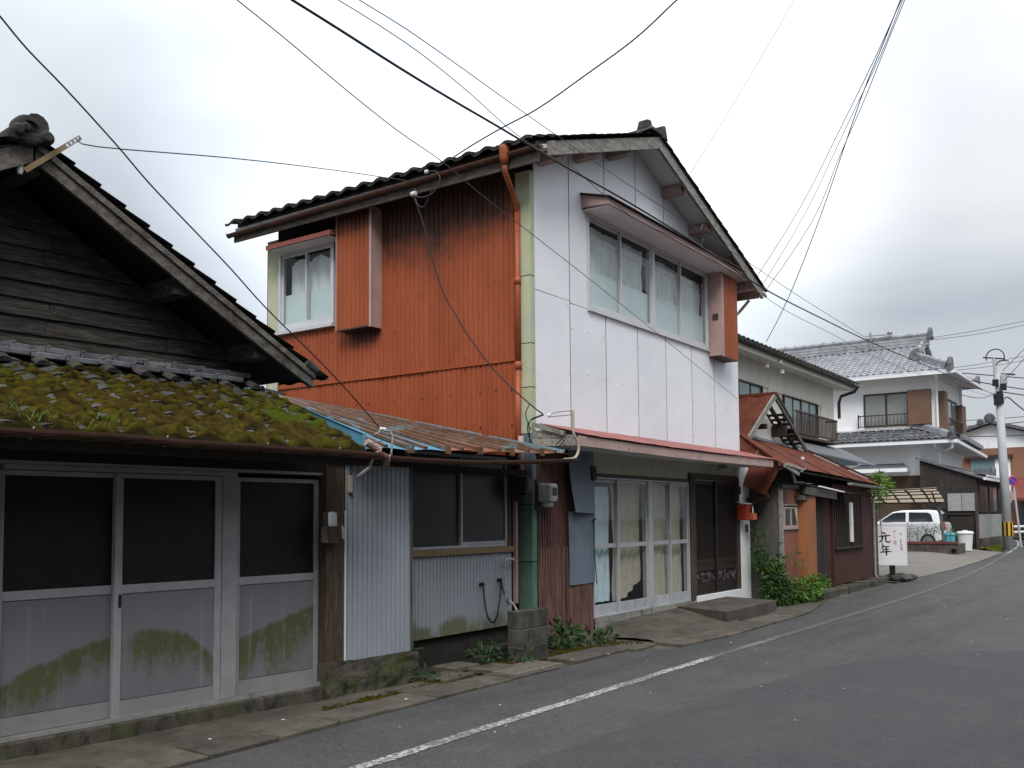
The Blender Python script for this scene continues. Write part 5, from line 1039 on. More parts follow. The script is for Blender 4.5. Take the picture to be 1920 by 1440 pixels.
for k, (z0a, z0b, h0, h1, yy) in enumerate([(2.45, 2.47, .09, .10, 5.80), (2.545, 2.575, .03, .10, 5.84)]):
    mb = MB(); vs = []; n = 8
    for i in range(n+1):
        y = yy+(YF+.02-yy)*i/n; z = z0a+(z0b-z0a)*i/n; hh = h0+(h1-h0)*i/n
        o1 = .010*fb(y*6, k*3+1)
        vs += [(9.585+o1, y, z+.004*fb(y*8, 5)), (9.66, y, z), (9.66, y, z+hh), (9.59+o1, y, z+hh+.006*fb(y*9, 2))]
    fs = [(i*4+j, i*4+(j+1) % 4, i*4+4+(j+1) % 4, i*4+4+j) for i in range(n) for j in range(4)]+[(0, 3, 2, 1), (n*4, n*4+1, n*4+2, n*4+3)]
    mb.add(vs, fs); mb.build('rotten_end_board', 'greywood', O)
mb = MB(); mb.beam((9.57, 6.42, 2.74), (9.56, 5.95, 2.60), .03, .05); mb.build('rotten_end_board', 'greywood', O)

# ground floor front
mb = MB(); mb.box(11.03, YF-.01, 2.155, 16.3, YF+.06, 2.50)
lint = [11.03+.92*k for k in range(6)]+[16.3]
for a, b_ in zip(lint, lint[1:]):
    mb = MB(); mb.box(a+.003, YF-.012, 2.19, b_-.003, YF+.05, 2.50); mb.build('lintel_panel', 'cream', O, bevel=.002)
mb = MB(); mb.box(11.0, YF-.03, 2.145, 14.14, YF+.06, 2.185); mb.box(14.14, YF-.035, 2.235, 16.2, YF+.06, 2.30); mb.build('lintel_trim', 'brownframe', O, bevel=.003)
gl = MB(); gl.box(11.02, YF-.03, .235, 14.11, YF+.08, .262); gl.box(11.02, YF-.03, 2.115, 14.11, YF+.08, 2.143); gl.box(11.02, YF-.03, .262, 11.045, YF+.08, 2.115); gl.box(14.085, YF-.03, .262, 14.11, YF+.08, 2.115); gl.box(12.66, YF-.035, .262, 12.80, YF+.08, 2.115)
gd = gl.build('glass_door_frame', 'midalu', O, bevel=.003)
for (a, b_, y) in ((11.045, 11.80, .03), (11.75, 12.66, .0), (12.80, 13.46, .03), (13.43, 14.085, .0)):
    s = MB(); yy = YF+y
    s.box(a, yy-.013, .264, a+.042, yy+.013, 2.113); s.box(b_-.042, yy-.013, .264, b_, yy+.013, 2.113); s.box(a+.042, yy-.012, 2.075, b_-.042, yy+.012, 2.113); s.box(a+.042, yy-.012, 1.165, b_-.042, yy+.012, 1.225); s.box(a+.042, yy-.012, .264, b_-.042, yy+.012, .40)
    s.build('sliding_door', 'midalu', gd, bevel=.002)
    for (z0, z1) in ((.40, 1.165), (1.225, 2.075)):
        g = MB(); g.box(a+.042, yy-.002, z0, b_-.042, yy+.002, z1); g.build('pane', 'glass', gd)
curtain(11.05, 11.70, YF+.09, .42, 2.02, 4, 'curtainblue', parent=O, amp=.045)
curtain(11.80, 12.64, YF+.09, .36, 2.10, 4, 'curtainbeige', parent=O, amp=.045, hem=lambda a: .04+.42*max(0, a-.25)**1.5)
curtain(12.80, 13.46, YF+.09, .33, 2.09, 4, 'curtainbeige', parent=O, amp=.04); curtain(13.46, 14.08, YF+.09, .33, 2.09, 4, 'curtainbeige', parent=O, amp=.04)
mb = MB(); mb.box(11.0, YF+.30, .2, 14.15, YF+.31, 2.2); mb.box(11.0, YF+.09, .15, 14.15, YF+.30, .26); mb.build('room_screen', 'darkwood', O)
# foundation
mb = MB(); mb.grid(lambda a, b: (11.03+1.66*a, YF-.03-.02*(1-b)+.008*fb(a*7, b*4), -.03+.262*b), 20, 6); mb.grid(lambda a, b: (11.03+1.66*a, YF-.03+.09*b, .232), 10, 1); mb.build('foundation', 'plaster', O, recalc=False)
mb = MB(); mb.grid(lambda a, b: (12.70+1.62*a, YF-.045-.015*(1-b)+.006*fb(a*7, b*4, 3), -.03+.262*b), 20, 6); mb.grid(lambda a, b: (12.70+1.62*a, YF-.045+.1*b, .232), 10, 1); mb.grid(lambda a, b: (12.70, YF-.045+.1*a, -.03+.262*b), 1, 1); mb.build('foundation', 'plaster', O, recalc=False)
# brown lattice sliding doors
for bx_ in ((14.115, YF-.05, .23, 14.22, YF+.06, 2.30), (14.225, YF-.04, .24, 14.34, YF+.06, 2.232), (16.13, YF-.05, .06, 16.22, YF+.06, 2.26)):
    mb = MB(); mb.box(*bx_); mb.build('door_post', 'postwood', O, bevel=.004)
ld = MB(); ld.box(14.34, YF-.02, .30, 16.13, YF+.06, .325); ld.box(14.34, YF-.02, 2.20, 16.13, YF+.06, 2.232); dfr = ld.build('lattice_door_frame', 'doorbrown', O)
rs_ = random.Random(6)
for (a, b_, y) in ((14.34, 15.27, .035), (15.22, 16.13, .0)):
    s = MB(); yy = YF+y; s.box(a, yy-.014, .327, a+.06, yy+.014, 2.198); s.box(b_-.06, yy-.014, .327, b_, yy+.014, 2.198); s.box(a+.06, yy-.012, 2.13, b_-.06, yy+.012, 2.198); s.box(a+.06, yy-.012, .80, b_-.06, yy+.012, .87); s.box(a+.06, yy-.012, .327, b_-.06, yy+.012, .47); s.box(a+.06, yy-.012, .68, b_-.06, yy+.012, .71)
    s.build('sliding_door', 'doorbrown', dfr, bevel=.003)
    g = MB(); g.box(a+.06, yy+.002, .87, b_-.06, yy+.006, 2.13); g.build('pane', 'blackglass', dfr)
    n = int((b_-a-.12)/.032)
    g = MB()
    for k in range(1, n): xx = a+.06+(b_-a-.12)*k/n; g.box(xx-.006, yy-.009, .872, xx+.006, yy+.001, 2.128)
    g.build('lattice', 'doorbrown', dfr)
    g = MB(); g.box(a+.06, yy-.004, .71, b_-.06, yy+.004, .80); g.build('panel', 'doorbrown', dfr)
    g = MB()
    g.box(a+.06, yy+.0, .472, b_-.06, yy+.004, .678)
    g.build('panel', 'black', dfr)
    g = MB()     # pierced scroll panel
    for k in range(26):
        cx = a+.09+(b_-a-.18)*rs_.random(); cz = .50+.15*rs_.random(); r0_ = rs_.uniform(.018, .042); t0 = rs_.uniform(0, 6)
        g.tube([(cx+r0_*math.cos(t0+t)*(1-t/8), yy-.003, cz+r0_*math.sin(t0+t)*(1-t/8)) for t in [i*.6 for i in range(9)]], .0045, 4)
    g.build('scroll_panel', 'scroll', dfr)
mb = MB(); mb.box(14.30, YF-.06, .06, 16.22, YF+.02, .295); mb.build('door_base', 'whitepaint', O, bevel=.006)
mb = MB(); mb.box(16.225, YF-.04, .05, 16.72, YF+.10, 2.48); mb.build('pillar', 'whitewall', O, bevel=.006)
mb = MB(); mb.tube([(16.80, YF-.03, 0.04), (16.80, YF-.03, 1.62), (16.80, YF-.05, 1.72), (16.72, YF-.06, 1.86), (16.55, YF-.07, 1.90)], .04, 10); mb.build('downpipe', 'rustwave', O, smooth=True)
mb = MB(); mb.box(16.48, YF-.055, 1.30, 16.60, YF-.042, 1.44); mb.build('number_plate', 'slate', O)
mb = MB(); mb.box(16.15, YF-.07, 1.98, 16.24, YF-.04, 2.12); mb.build('door_bell', 'brownframe', O)
# left part: rust corrugated sheet and blue patch sheets
mb = MB(); sheet(mb, (9.71, YF-.012, .10), (1, 0, 0), (0, 0, 1), 1.12, rib_profile(.66, .062, .026, .020), 3, nrm=(0, -1, 0)); mb.build('cladding_sheet', 'rustpink', O, recalc=False)
mb = MB(); sheet(mb, (10.33, YF-.032, .02), (1, 0, 0), (0, 0, 1), 1.20, rib_profile(.68, .062, .026, .020), 3, nrm=(0, -1, 0), wob=.02); mb.build('cladding_sheet', 'rustpink', O, recalc=False)
mb = MB(); sheet(mb, (9.71, YF-.008, 1.18), (1, 0, 0), (0, 0, 1), 1.30, rib_profile(1.30, .062, .026, .020), 2, nrm=(0, -1, 0)); mb.build('cladding_sheet', 'rustwave', O, recalc=False)
mb = MB(); sheet(mb, (10.36, YF-.055, .72), (1, 0, 0), (0, 0, 1), .95, wave_profile(.66, .033, .006), 3, nrm=(0, -1, 0), wob=.02); mb.build('patch_sheet', 'bluesheet', O, recalc=False)
mb = MB(); mb.grid(lambda a, b: (10.34+.64*a, YF-.07-.045*(1-b)*(1-b)*(1-a)*2-.02*(1-b), 1.66-.02*a+.84*b), 10, 10); mb.build('patch_sheet', 'bluesheet', O, recalc=False)
mb = MB(); mb.grid(lambda a, b: (10.40+.36*a*(1-b)+.0, YF-.112+.02*b, 1.67+.42*b), 6, 6); mb.build('folded_corner', 'bluesheet', O, recalc=False)
mb = MB(); mb.tube([(10.92, YF-.10, 1.55), (10.93, YF-.10, 1.1), (11.0, YF-.09, .70)], .007, 6); mb.tube([(10.90, YF-.1, 1.55), (10.97, YF-.1, 1.57)], .014, 6); mb.build('wire', 'cable', O)
mb = MB(); mb.box(10.90, YF-.10, 2.08, 11.02, YF-.03, 2.28); mb.build('terminal_box', 'mossconc', O, bevel=.01)
mb = MB(); mb.grid(lambda a, b: (9.70+1.4*a, YF-.10-.30*(1-b)+.03*fb(a*6, b*3), .00+.10*b+.03*fb(a*5, 3)), 16, 5); mb.build('footing', 'mossconc', O, recalc=False)
mb = MB(); mb.box(9.68, YF+.0, -.1, 11.03, YF+.3, .12); mb.build('foundation', 'darkconc', O)
# concrete step
st = MB(); st.hexa([(13.36, 5.50, -.04), (15.46, 5.50, -.04), (15.46, YF-.07, -.04), (13.55, YF-.07, -.04)], [(13.34, 5.50, .185), (15.46, 5.50, .19), (15.46, YF-.07, .215), (13.52, YF-.07, .205)])
sto = st.build('doorstep', 'concrete', None, org=Vector((14.4, 5.9, 0)), bevel=.012); tag(sto, 'cracked concrete doorstep slab before the dark lattice sliding doors', 'doorstep')
# wall lamp under the awning
wl = thing('ceiling_lamp', 'round dusty ceiling lamp under the red awning above the lattice doors', 'lamp', (15.1, 6.25, 2.42))
mb = MB(); mb.lathe([(.08, 0), (.09, -.015), (.05, -.03), (.05, -.035)], (15.1, 6.25, 2.45), 16); mb.build('mount', 'steel', wl)
mb = MB(); mb.lathe([(.05, 0), (.115, -.01), (.125, -.035), (.115, -.06), (.05, -.07)], (15.1, 6.25, 2.415), 16); mb.build('lamp_shade', 'cream', wl, smooth=True)
# red mailbox
mbx = thing('mailbox', 'red mailbox with a leaflet in its orange flap on the white door pillar', 'mailbox', (16.45, 6.2, 1.65))
mb = MB(); mb.box(16.10, 6.22, 1.52, 16.31, YF-.042, 1.80); mb.build('box', 'redbox', mbx, bevel=.01)
mb = MB(); mb.hexa([(16.20, 6.14, 1.52), (16.37, 6.14, 1.52), (16.37, 6.216, 1.52), (16.20, 6.216, 1.52)], [(16.18, 6.14, 1.64), (16.36, 6.14, 1.64), (16.36, 6.216, 1.64), (16.18, 6.216, 1.64)]); mb.build('flap', 'orangebox', mbx, bevel=.004)
mb = MB(); mb.hexa([(16.09, 6.205, 1.802), (16.33, 6.205, 1.802), (16.33, YF-.045, 1.83), (16.09, YF-.045, 1.83)], [(16.09, 6.205, 1.812), (16.33, 6.205, 1.812), (16.33, YF-.045, 1.84), (16.09, YF-.045, 1.84)]); mb.build('lid', 'whitepanel', mbx)
lf = MB(); lf.grid(lambda a, b: (16.20+.13*a, 6.16+.03*a, 1.60+.17*b-.02*a), 4, 4); lfo = lf.build('leaflet', 'paper', None, org=Vector((16.4, 6.16, 1.65)), solid=.004); tag(lfo, 'white leaflet sticking out of the red mailbox', 'leaflet')
# electricity meters
def meter(name, label, x, y, z, m, s=1.0):
    t = thing(name, label, 'meter', (x, y, z)); 
    mb = MB(); mb.box(x-.07*s, y-.0, z-.14*s, x+.09*s, y+.03, z+.16*s); mb.build('backplate', 'brownframe', t)
    mb = MB(); mb.box(x-.06*s, y-.15*s, z-.06*s, x+.08*s, y-.001, z+.12*s); c = mb.build('case', m, t, bevel=.022)
    mb = MB(); mb.box(x-.045*s, y-.155*s, z-.03*s, x+.065*s, y-.151*s, z+.10*s); mb.build('bezel', 'meter' if m == 'meter' else m, t, bevel=.002)
    mb = MB(); mb.box(x-.03*s, y-.159*s, z+.0*s, x+.05*s, y-.156*s, z+.08*s); mb.build('dial_window', 'smokeglass', t)
    mb = MB(); mb.lathe([(.05*s, -.03), (.062*s, 0), (.05*s, .03)], (x+.01, y-.07*s, z-.085*s), 14); mb.build('cover', m, t)
    mb = MB(); mb.tube([(x-.02, y-.05, z-.1*s), (x-.03, y-.05, z-.2*s), (x+.02, y-.04, z-.22*s), (x+.03, y-.05, z-.1*s)], .006, 6); mb.build('wire', 'cable', t)
    return t
meter('electricity_meter', 'pale grey electricity meter with square dial on the corner post of the orange house', 9.72, 6.40, 1.86, 'meter', 1.25)
meter('electricity_meter', 'dark electricity meter in the shade under the end of the lean-to roof', 9.36, 6.50, 1.95, 'darkmeter', 1.15)
# ------------------------------------------------------------------ rusty shack
K = thing('tin_roof_shack', 'derelict low shack with rusted red tin roof and red brown walls', 'shack', (19.7, 6.5, 0))
mb = MB(); mb.box(16.83, 5.95, 0, 22.6, 7.8, 2.45); mb.build('inner_wall', 'black', K)
# left side wall boards
for k in range(4):
    y0 = 5.86+k*.15; mb = MB(); mb.box(16.74+.006*(k % 2), y0+.003, .06, 16.78, y0+.147, 2.12+.03*math.sin(k*2)); mb.build('board', 'board', K, bevel=.003)
mb = MB(); mb.box(16.715, 5.80, .05, 16.79, 5.865, 2.12); mb.build('corner_post', 'greywood', K, bevel=.004)
mb = MB(); mb.box(16.70, 5.78, 2.08, 17.7, 5.84, 2.16); mb.box(16.71, 5.85, 2.10, 16.77, 6.5, 2.17); mb.build('wall_plate', 'board', K, bevel=.004)
# front: red door sheet, boards above the window, window
mb = MB(); sheet(mb, (16.79, 5.815, .10), (1, 0, 0), (0, 0, 1), 1.24, rib_profile(.95, .095, .012, .006), 2, nrm=(0, -1, 0)); mb.build('cladding_sheet', 'reddoor', K, recalc=False)
for k in range(4):
    mb = MB(); mb.box(16.80+k*.19, 5.80, 1.80, 16.80+k*.19+.185, 5.83, 2.08); mb.build('board', 'rustwave' if k == 0 else 'reddoor', K, bevel=.002)
mb = MB(); mb.box(16.79, 5.79, 1.775, 17.58, 5.83, 1.80); mb.box(16.79, 5.785, 1.335, 17.58, 5.84, 1.365); mb.box(16.79, 5.80, 1.365, 16.83, 5.84, 1.775); mb.box(17.54, 5.80, 1.365, 17.58, 5.84, 1.775); wf = mb.build('window', 'greywood', K, bevel=.003)
for (a, b_, tl) in ((16.83, 17.18, 0), (17.19, 17.54, .05)):
    mb = MB(); mb.box(a, 5.795, 1.365, a+.03, 5.82, 1.75); mb.box(b_-.03, 5.795, 1.365, b_, 5.82, 1.75); mb.box(a+.03, 5.795, 1.365, b_-.03, 5.82, 1.41); mb.box(a+.03, 5.795, 1.72, b_-.03, 5.82, 1.75); mb.build('casement', 'pink', wf, bevel=.002)
    mb = MB(); mb.box(a+.03, 5.806, 1.41, b_-.03, 5.81, 1.72); mb.build('pane', 'smokeglass', wf)
mb = MB(); mb.add([(17.38, 5.80, 1.74), (17.52, 5.80, 1.74), (17.52, 5.80, 1.42)], [(0, 1, 2)]); mb.build('loose_curtain', 'curtainbeige', wf, recalc=False)
# curved ochre sheet standing against the front
path = [(17.58, 5.82), (17.60, 5.76), (17.66, 5.71), (17.76, 5.675), (17.90, 5.655), (18.05, 5.645), (18.17, 5.65), (18.22, 5.68), (18.23, 5.80)]
mb = MB(); mb.v = [Vector((x, y, z)) for z in (.07, 1.0, 2.02) for x, y in path]; n = len(path)
mb.f = [(j*n+i, j*n+i+1, (j+1)*n+i+1, (j+1)*n+i) for j in range(2) for i in range(n-1)]; mb.build('curved_sheet', 'ochre', K, recalc=False, solid=.01)
for k in range(9):
    x0 = 18.24+k*.155; mb = MB(); mb.box(x0, 5.80-.004*(k % 2), .08, x0+.15, 5.84, 2.1); mb.build('board', 'brownwall' if k > 5 else 'darkwood', K, bevel=.002)
mb = MB(); mb.box(19.62, 5.74, .12, 19.68, 5.80, 2.1); mb.build('corner_post', 'brownwall', K, bevel=.004)
# red brown wall with barred window
for (x0, z0, x1, z1) in ((19.68, .16, 22.75, .90), (21.82, .90, 22.75, 2.22), (19.68, 2.08, 21.82, 2.24)):
    mb = MB(); mb.box(x0, 5.77, z0, x1, 5.86, z1); mb.build('wall_panel', 'brownwall', K)
mb = MB(); mb.box(19.66, 5.70, .88, 21.86, 5.80, .925); mb.box(19.66, 5.72, 2.05, 21.86, 5.80, 2.09); wf = mb.build('window', 'darkwood', K, bevel=.003)
mb = MB(); mb.box(19.7, 5.90, .92, 21.8, 5.92, 2.06); mb.build('pane', 'blackglass', wf)
for k in range(17):
    x0 = 19.74+k*.125; mb = MB(); mb.box(x0, 5.735, .925, x0+.045, 5.775, 2.05); mb.build('bar', 'darkwood', wf)
mb = MB(); mb.box(19.72, 5.80, .935, 21.3, 5.82, 1.10); mb.build('inner_rail', 'whitepaint', wf)
mb = MB(); mb.tube([(20.78, 5.71, 1.02), (20.78, 5.71, 1.86)], .05, 10); mb.tube([(20.78, 5.71, 1.45), (20.78, 5.71, 1.48)], .056, 10); mb.build('vent_pipe', 'whitebin', K)
# broken hood, beams
mb = MB(); mb.beam((17.55, 5.66, 2.06), (19.3, 5.60, 1.98), .08, .15); mb.build('fallen_beam', 'board', K, bevel=.008)
mb = MB(); mb.beam((17.6, 5.70, 2.17), (20.2, 5.62, 2.05), .12, .03); mb.build('hood_board', 'darkwood', K)
mb = MB(); mb.beam((18.1, 5.55, 2.15), (19.6, 5.50, 2.06), .03, .025); mb.build('pale_strip', 'whitepaint', K)
mb = MB(); mb.grid(lambda a, b: (19.4+.95*a, 5.45+.33*b, 2.05-.03*a+.05*b+.02*fb(a*4, b)), 6, 3); mb.build('hood_sheet', 'rustroof', K, solid=.006)
mb = MB(); mb.box(17.45, 5.66, 1.88, 17.75, 5.78, 1.97); mb.build('bracket_block', 'board', K, bevel=.006)
mb = MB(); mb.grid(lambda a, b: (17.15+.7*a, 5.58+.12*b, 2.20-.02*a+.012*math.sin(a*9)), 10, 2); mb.build('loose_flashing', 'steel', K, solid=.004)
# roof, front slope in strips
A0, Bh, Cr, Dr = Vector((17.72, 6.95, 3.16)), Vector((16.30, 5.60, 2.45)), Vector((22.82, 5.54, 2.30)), Vector((21.95, 7.0, 3.08))
def SR(u, v, h=0): p = (Bh*(1-u)+Cr*u)*(1-v)+(A0*(1-u)+Dr*u)*v; p = p.copy(); p.z += h+.02*math.sin(u*5)*(1-v); return p
for k in range(5):
    u0, u1 = k/5+.001, (k+1)/5-.001
    mb = MB(); mb.grid(lambda a, b: SR(u0+(u1-u0)*a, b-.02*fb(u0*17+a*5, 1) if b == 0 else b, .010*max(0, 1-a*14)+.012*fb(u0*9+a*3, b*3)), 16, 6); mb.build('roof_sheet', 'rustroof', K, solid=.005)
mb = MB(); pts = [SR(0, v, .04) for v in [i/8 for i in range(9)]]
for a_, b_ in zip(pts, pts[1:]): mb.beam(a_, b_, .10, .05)
mb.build('hip_capping', 'rustroof', K)
mb = MB(); pts = [SR(1, v, .03) for v in [i/8 for i in range(9)]]
for a_, b_ in zip(pts, pts[1:]): mb.beam(a_, b_, .05, .06)
mb.build('verge_trim', 'brownwall', K)
for (v0, v1) in ((.12, .38), (.50, .85)):
    mb = MB(); mb.beam(SR(.93, v0, .03), SR(.93, v1, .03), .03, .012); mb.build('bare_seam', 'whitebin', K)
# added dark sheet standing in for the shade under the eave
mb = MB(); mb.add([SR(0, .02, -.05), SR(1, .02, -.05), SR(1, .55, -.05), SR(0, .55, -.05)], [(0, 1, 2, 3)]); mb.build('eave_shade_sheet', 'darkwood', K, solid=.03, recalc=False)
# left skirt, hanging corrugated sheets
for k in range(2):
    a0, a1 = k/2, (k+1)/2-.005
    tp0, tp1 = Vector((17.72, 7.0, 3.20)), Vector((16.40, 5.66, 2.50)); bt0, bt1 = Vector((16.43, 6.9, 2.35)), Vector((16.37, 5.97, 1.97))
    def skf(a, b):
        q = a0+(a1-a0)*a; p = (tp0+(tp1-tp0)*q)*(1-b)+(bt0+(bt1-bt0)*q)*b; p = p.copy(); p.x -= .010*math.sin(q*2*math.pi*15); p.z += .02*fb(q*6, b*3)-(.03*abs(fb(q*9, 2)) if b > .99 else 0); return p
    mb = MB(); mb.grid(skf, 48, 6); mb.build('skirt_sheet', 'rustroof', K, recalc=False, smooth=True)
mb = MB(); mb.beam((16.30, 5.62, 2.50), (16.85, 5.52, 2.42), .16, .05); mb.build('rotten_board', 'greywood', K, bevel=.006)
mb = MB(); mb.beam((16.28, 5.58, 2.47), (16.75, 5.50, 2.33), .05, .06); mb.beam((16.55, 5.54, 2.40), (16.75, 5.56, 2.18), .04, .04); mb.build('rotten_board', 'greywood', K)
mb = MB(); mb.beam((16.42, 5.95, 1.98), (16.50, 6.30, 1.84), .05, .14); mb.beam((16.45, 6.02, 1.9), (16.60, 6.22, 1.62), .10, .06); mb.build('rotten_board', 'darkwood', K)
# gable with its bare rafters
GY = 7.12
mb = MB(); mb.prism([(17.9, GY, 3.10), (20.9, GY, 3.10), (19.2, GY, 4.0)], (0, .06, 0)); mb.build('gable_panel', 'creamwall', K)
mb = MB(); mb.grid(lambda a, b: (17.78+1.40*b+.0, 6.78+1.1*a, 3.16+.97*b+.012*math.sin(a*2*math.pi*2.5)), 30, 2); mb.build('roof_sheet', 'rustroof', K, solid=.006)
mb = MB(); mb.beam((17.70, 6.77, 3.10), (19.2, 6.75, 4.10), .04, .11); mb.build('barge_board', 'greywood', K, bevel=.003)
mb = MB(); mb.beam((19.2, 6.75, 4.08), (21.25, 6.78, 3.06), .04, .10); mb.build('barge_board', 'board', K, bevel=.003)
mb = MB(); mb.beam((19.28, 6.74, 4.12), (20.3, 6.76, 3.61), .05, .05); mb.build('verge_tile', 'greentile', K)
mb = MB(); mb.beam((19.2, 6.72, 4.14), (19.2, 7.9, 4.14), .14, .07); mb.build('ridge_capping', 'rustroof', K, bevel=.01)
mb = MB(); mb.grid(lambda a, b: (19.25+2.0*b, GY+.02+.75*a, 4.08-.99*b), 6, 4); mb.build('roof_sheet', 'slate', K, solid=.01)
for k, t in enumerate([.30, .385, .47, .60, .68, .76, .84]):
    x_, z_ = 19.2+2.05*t, 4.06-1.02*t; mb = MB(); mb.beam((x_, 6.77, z_), (x_, 7.5, z_), .075 if k != 3 else .20, .022, up=(.45, 0, .9)); mb.build('roof_batten', 'darkwood', K)
mb = MB(); mb.beam((19.27, 6.95, 3.98), (21.2, 6.95, 3.02), .05, .09); mb.build('rafter', 'darkwood', K)
mb = MB(); mb.beam((20.0, 6.80, 3.42), (20.0, GY, 3.42), .10, .24); mb.box(18.75, 6.80, 3.38, 18.85, GY, 3.48); mb.build('purlin_end', 'darkwood', K, bevel=.01)
mb = MB(); mb.add([SR(.03, 1, .02), SR(1, 1, .0), (21.9, GY+.02, 3.16), (17.9, GY-.02, 3.28)], [(0, 1, 2, 3)]); mb.build('gable_flashing', 'slate', K, solid=.01, recalc=False)
# gutter, downpipe, wall stub, kerb stones
gutter([(19.9, 5.47, 2.26), (20.6, 5.47, 2.245), (21.6, 5.47, 2.235), (22.6, 5.47, 2.225)], .05, 'gutter', 'steel', K)
mb = MB(); mb.tube([(22.62, 5.50, 2.2), (22.72, 5.62, 2.08), (22.78, 5.74, 1.98), (22.78, 5.74, .2), (22.80, 5.70, .12)], .032, 8); mb.build('downpipe', 'steel', K)
mb = MB(); mb.box(22.83, 5.70, .05, 22.96, 6.3, 1.66); mb.build('corner_pier', 'mossconc', K, bevel=.03)
for k in range(11):
    x0 = 16.85+k*.59; mb = MB(Matrix.Translation((x0, 5.50+.02*math.sin(k*2.1)+.02, 0)) @ Matrix.Rotation(rnd.uniform(-.02, .02), 4, 'Z'))
    mb.box(0, 0, -.05, .575, .30, .13+.012*math.sin(k*3)+zr(x0)); mb.build('kerb_stone', 'mossconc', K, bevel=.015)
ins = thing('insulator_hook', 'small white insulator on a bent hook above the shack eave', 'insulator', (17.2, 5.5, 2.45))
mb = MB(); mb.lathe([(.02, -.03), (.035, 0), (.03, .03)], (16.95, 5.48, 2.62), 8); mb.build('insulator', 'porcelain', ins)
mb = MB(); mb.tube([(16.95, 5.48, 2.6), (17.05, 5.46, 2.55), (17.05, 5.46, 2.45), (16.9, 5.5, 2.38)], .01, 6); mb.build('hook', 'steel', ins)

# ------------------------------------------------------------------ cream house behind
Cm = thing('cream_house', 'cream panelled two storey house with dark tiled eave behind the rusty shack', 'house', (23.5, 9.5, 0))
CY = 8.0
mb = MB(); mb.box(18.6, CY+.03, 0, 27.66, 14, 5.45); mb.build('wall', 'creamwall', Cm)
k = 0; x0 = 27.67
while x0 > 18.7:
    x1 = x0-.60
    segs = [(0.2, 5.42)]
    for (wa, wb, wz0, wz1) in ((20.3, 21.85, 3.7, 4.70), (23.35, 26.12, 3.72, 4.66)):
        if x1 < wb and x0 > wa: segs = [(0.2, wz0), (wz1, 5.42)]
    for (z0, z1) in segs:
        mb = MB(); mb.box(x1+.006, CY, z0, x0-.006, CY+.03, z1); mb.build('wall_panel', 'creamwall', Cm)
    x0 = x1
for (wa, wb, wz0, wz1, ns) in ((20.3, 21.85, 3.7, 4.70, 2), (23.35, 26.12, 3.72, 4.66, 4)):
    mb = MB(); mb.box(wa, CY-.03, wz0, wa+.04, CY+.05, wz1); mb.box(wb-.04, CY-.03, wz0, wb, CY+.05, wz1); mb.box(wa+.04, CY-.03, wz1-.04, wb-.04, CY+.05, wz1); mb.box(wa+.04, CY-.03, wz0, wb-.04, CY+.05, wz0+.04); wf = mb.build('window', 'brownframe', Cm)
    for i in range(ns):
        a = wa+.04+(wb-wa-.08)*i/ns; b_ = wa+.04+(wb-wa-.08)*(i+1)/ns; mb = MB(); mb.box(a+.015, CY+.0+.012*(i % 2), wz0+.04, b_-.015, CY+.015+.012*(i % 2), wz1-.04); mb.build('pane', 'tealglass' if i in (0, ns-1) else 'farglass', wf)
        if i: mb = MB(); mb.box(a-.02, CY-.015, wz0+.04, a+.02, CY+.03, wz1-.04); mb.build('mullion', 'brownframe', wf)
# balcony rail
rl = MB(); rl.box(23.3, 7.66, 4.20, 26.85, 7.70, 4.24); rl.box(23.3, 7.66, 3.66, 26.85, 7.70, 3.70); rl.box(26.81, 7.70, 4.20, 26.85, CY, 4.24); rl.box(26.81, 7.7, 3.66, 26.85, CY, 3.70); rl.box(23.3, 7.66, 3.56, 26.9, CY, 3.62)
rlo = rl.build('balcony_rail', 'brownframe', Cm)
for k in range(33):
    x_ = 23.35+k*.108; mb = MB(); mb.box(x_, 7.67, 3.70, x_+.018, 7.69, 4.20); mb.build('baluster', 'brownframe', rlo)
for k in range(4): mb = MB(); mb.box(26.82, 7.72+k*.07, 3.70, 26.84, 7.74+k*.07, 4.20); mb.build('baluster', 'steel', rlo)
# roof: eave line and soffit
mb = MB(); mb.hexa([(18.0, 7.50, 5.32), (28.15, 7.50, 5.32), (28.15, 10.6, 6.5), (18.0, 10.6, 6.5)], [(18.0, 7.50, 5.40), (28.15, 7.50, 5.40), (28.15, 10.6, 6.62), (18.0, 10.6, 6.62)]); mb.build('roof_deck', 'greentile', Cm)
mb = MB(); mb.hexa([(18.0, 7.52, 5.20), (28.1, 7.52, 5.20), (28.1, CY+.02, 5.26), (18.0, CY+.02, 5.26)], [(18.0, 7.52, 5.32), (28.1, 7.52, 5.32), (28.1, CY+.02, 5.45), (18.0, CY+.02, 5.45)]); mb.build('soffit', 'creamwall', Cm)
ct = pantile_mesh('eave_tile_green', 'greentile', .27, .24, .05, .04)
for k in range(37): piece('roof_tile', ct, Cm, tframe((18.1+k*.27, 7.64, 5.47), (1, 0, 0), (0, -1, -.38)))
gutter([(18.0, 7.44, 5.36), (28.2, 7.44, 5.33)], .05, 'gutter', 'brownframe', Cm)
mb = MB(); mb.tube([(28.1, 7.44, 5.29), (28.08, 7.5, 5.18), (27.9, 7.85, 5.05), (27.86, 7.9, 4.85), (27.86, 7.9, 4.4)], .045, 8); mb.build('downpipe', 'brownframe', Cm)
mb = MB(); mb.box(27.66, CY+.02, 0, 27.70, 14, 5.42); mb.build('end_wall', 'whitewall', Cm)
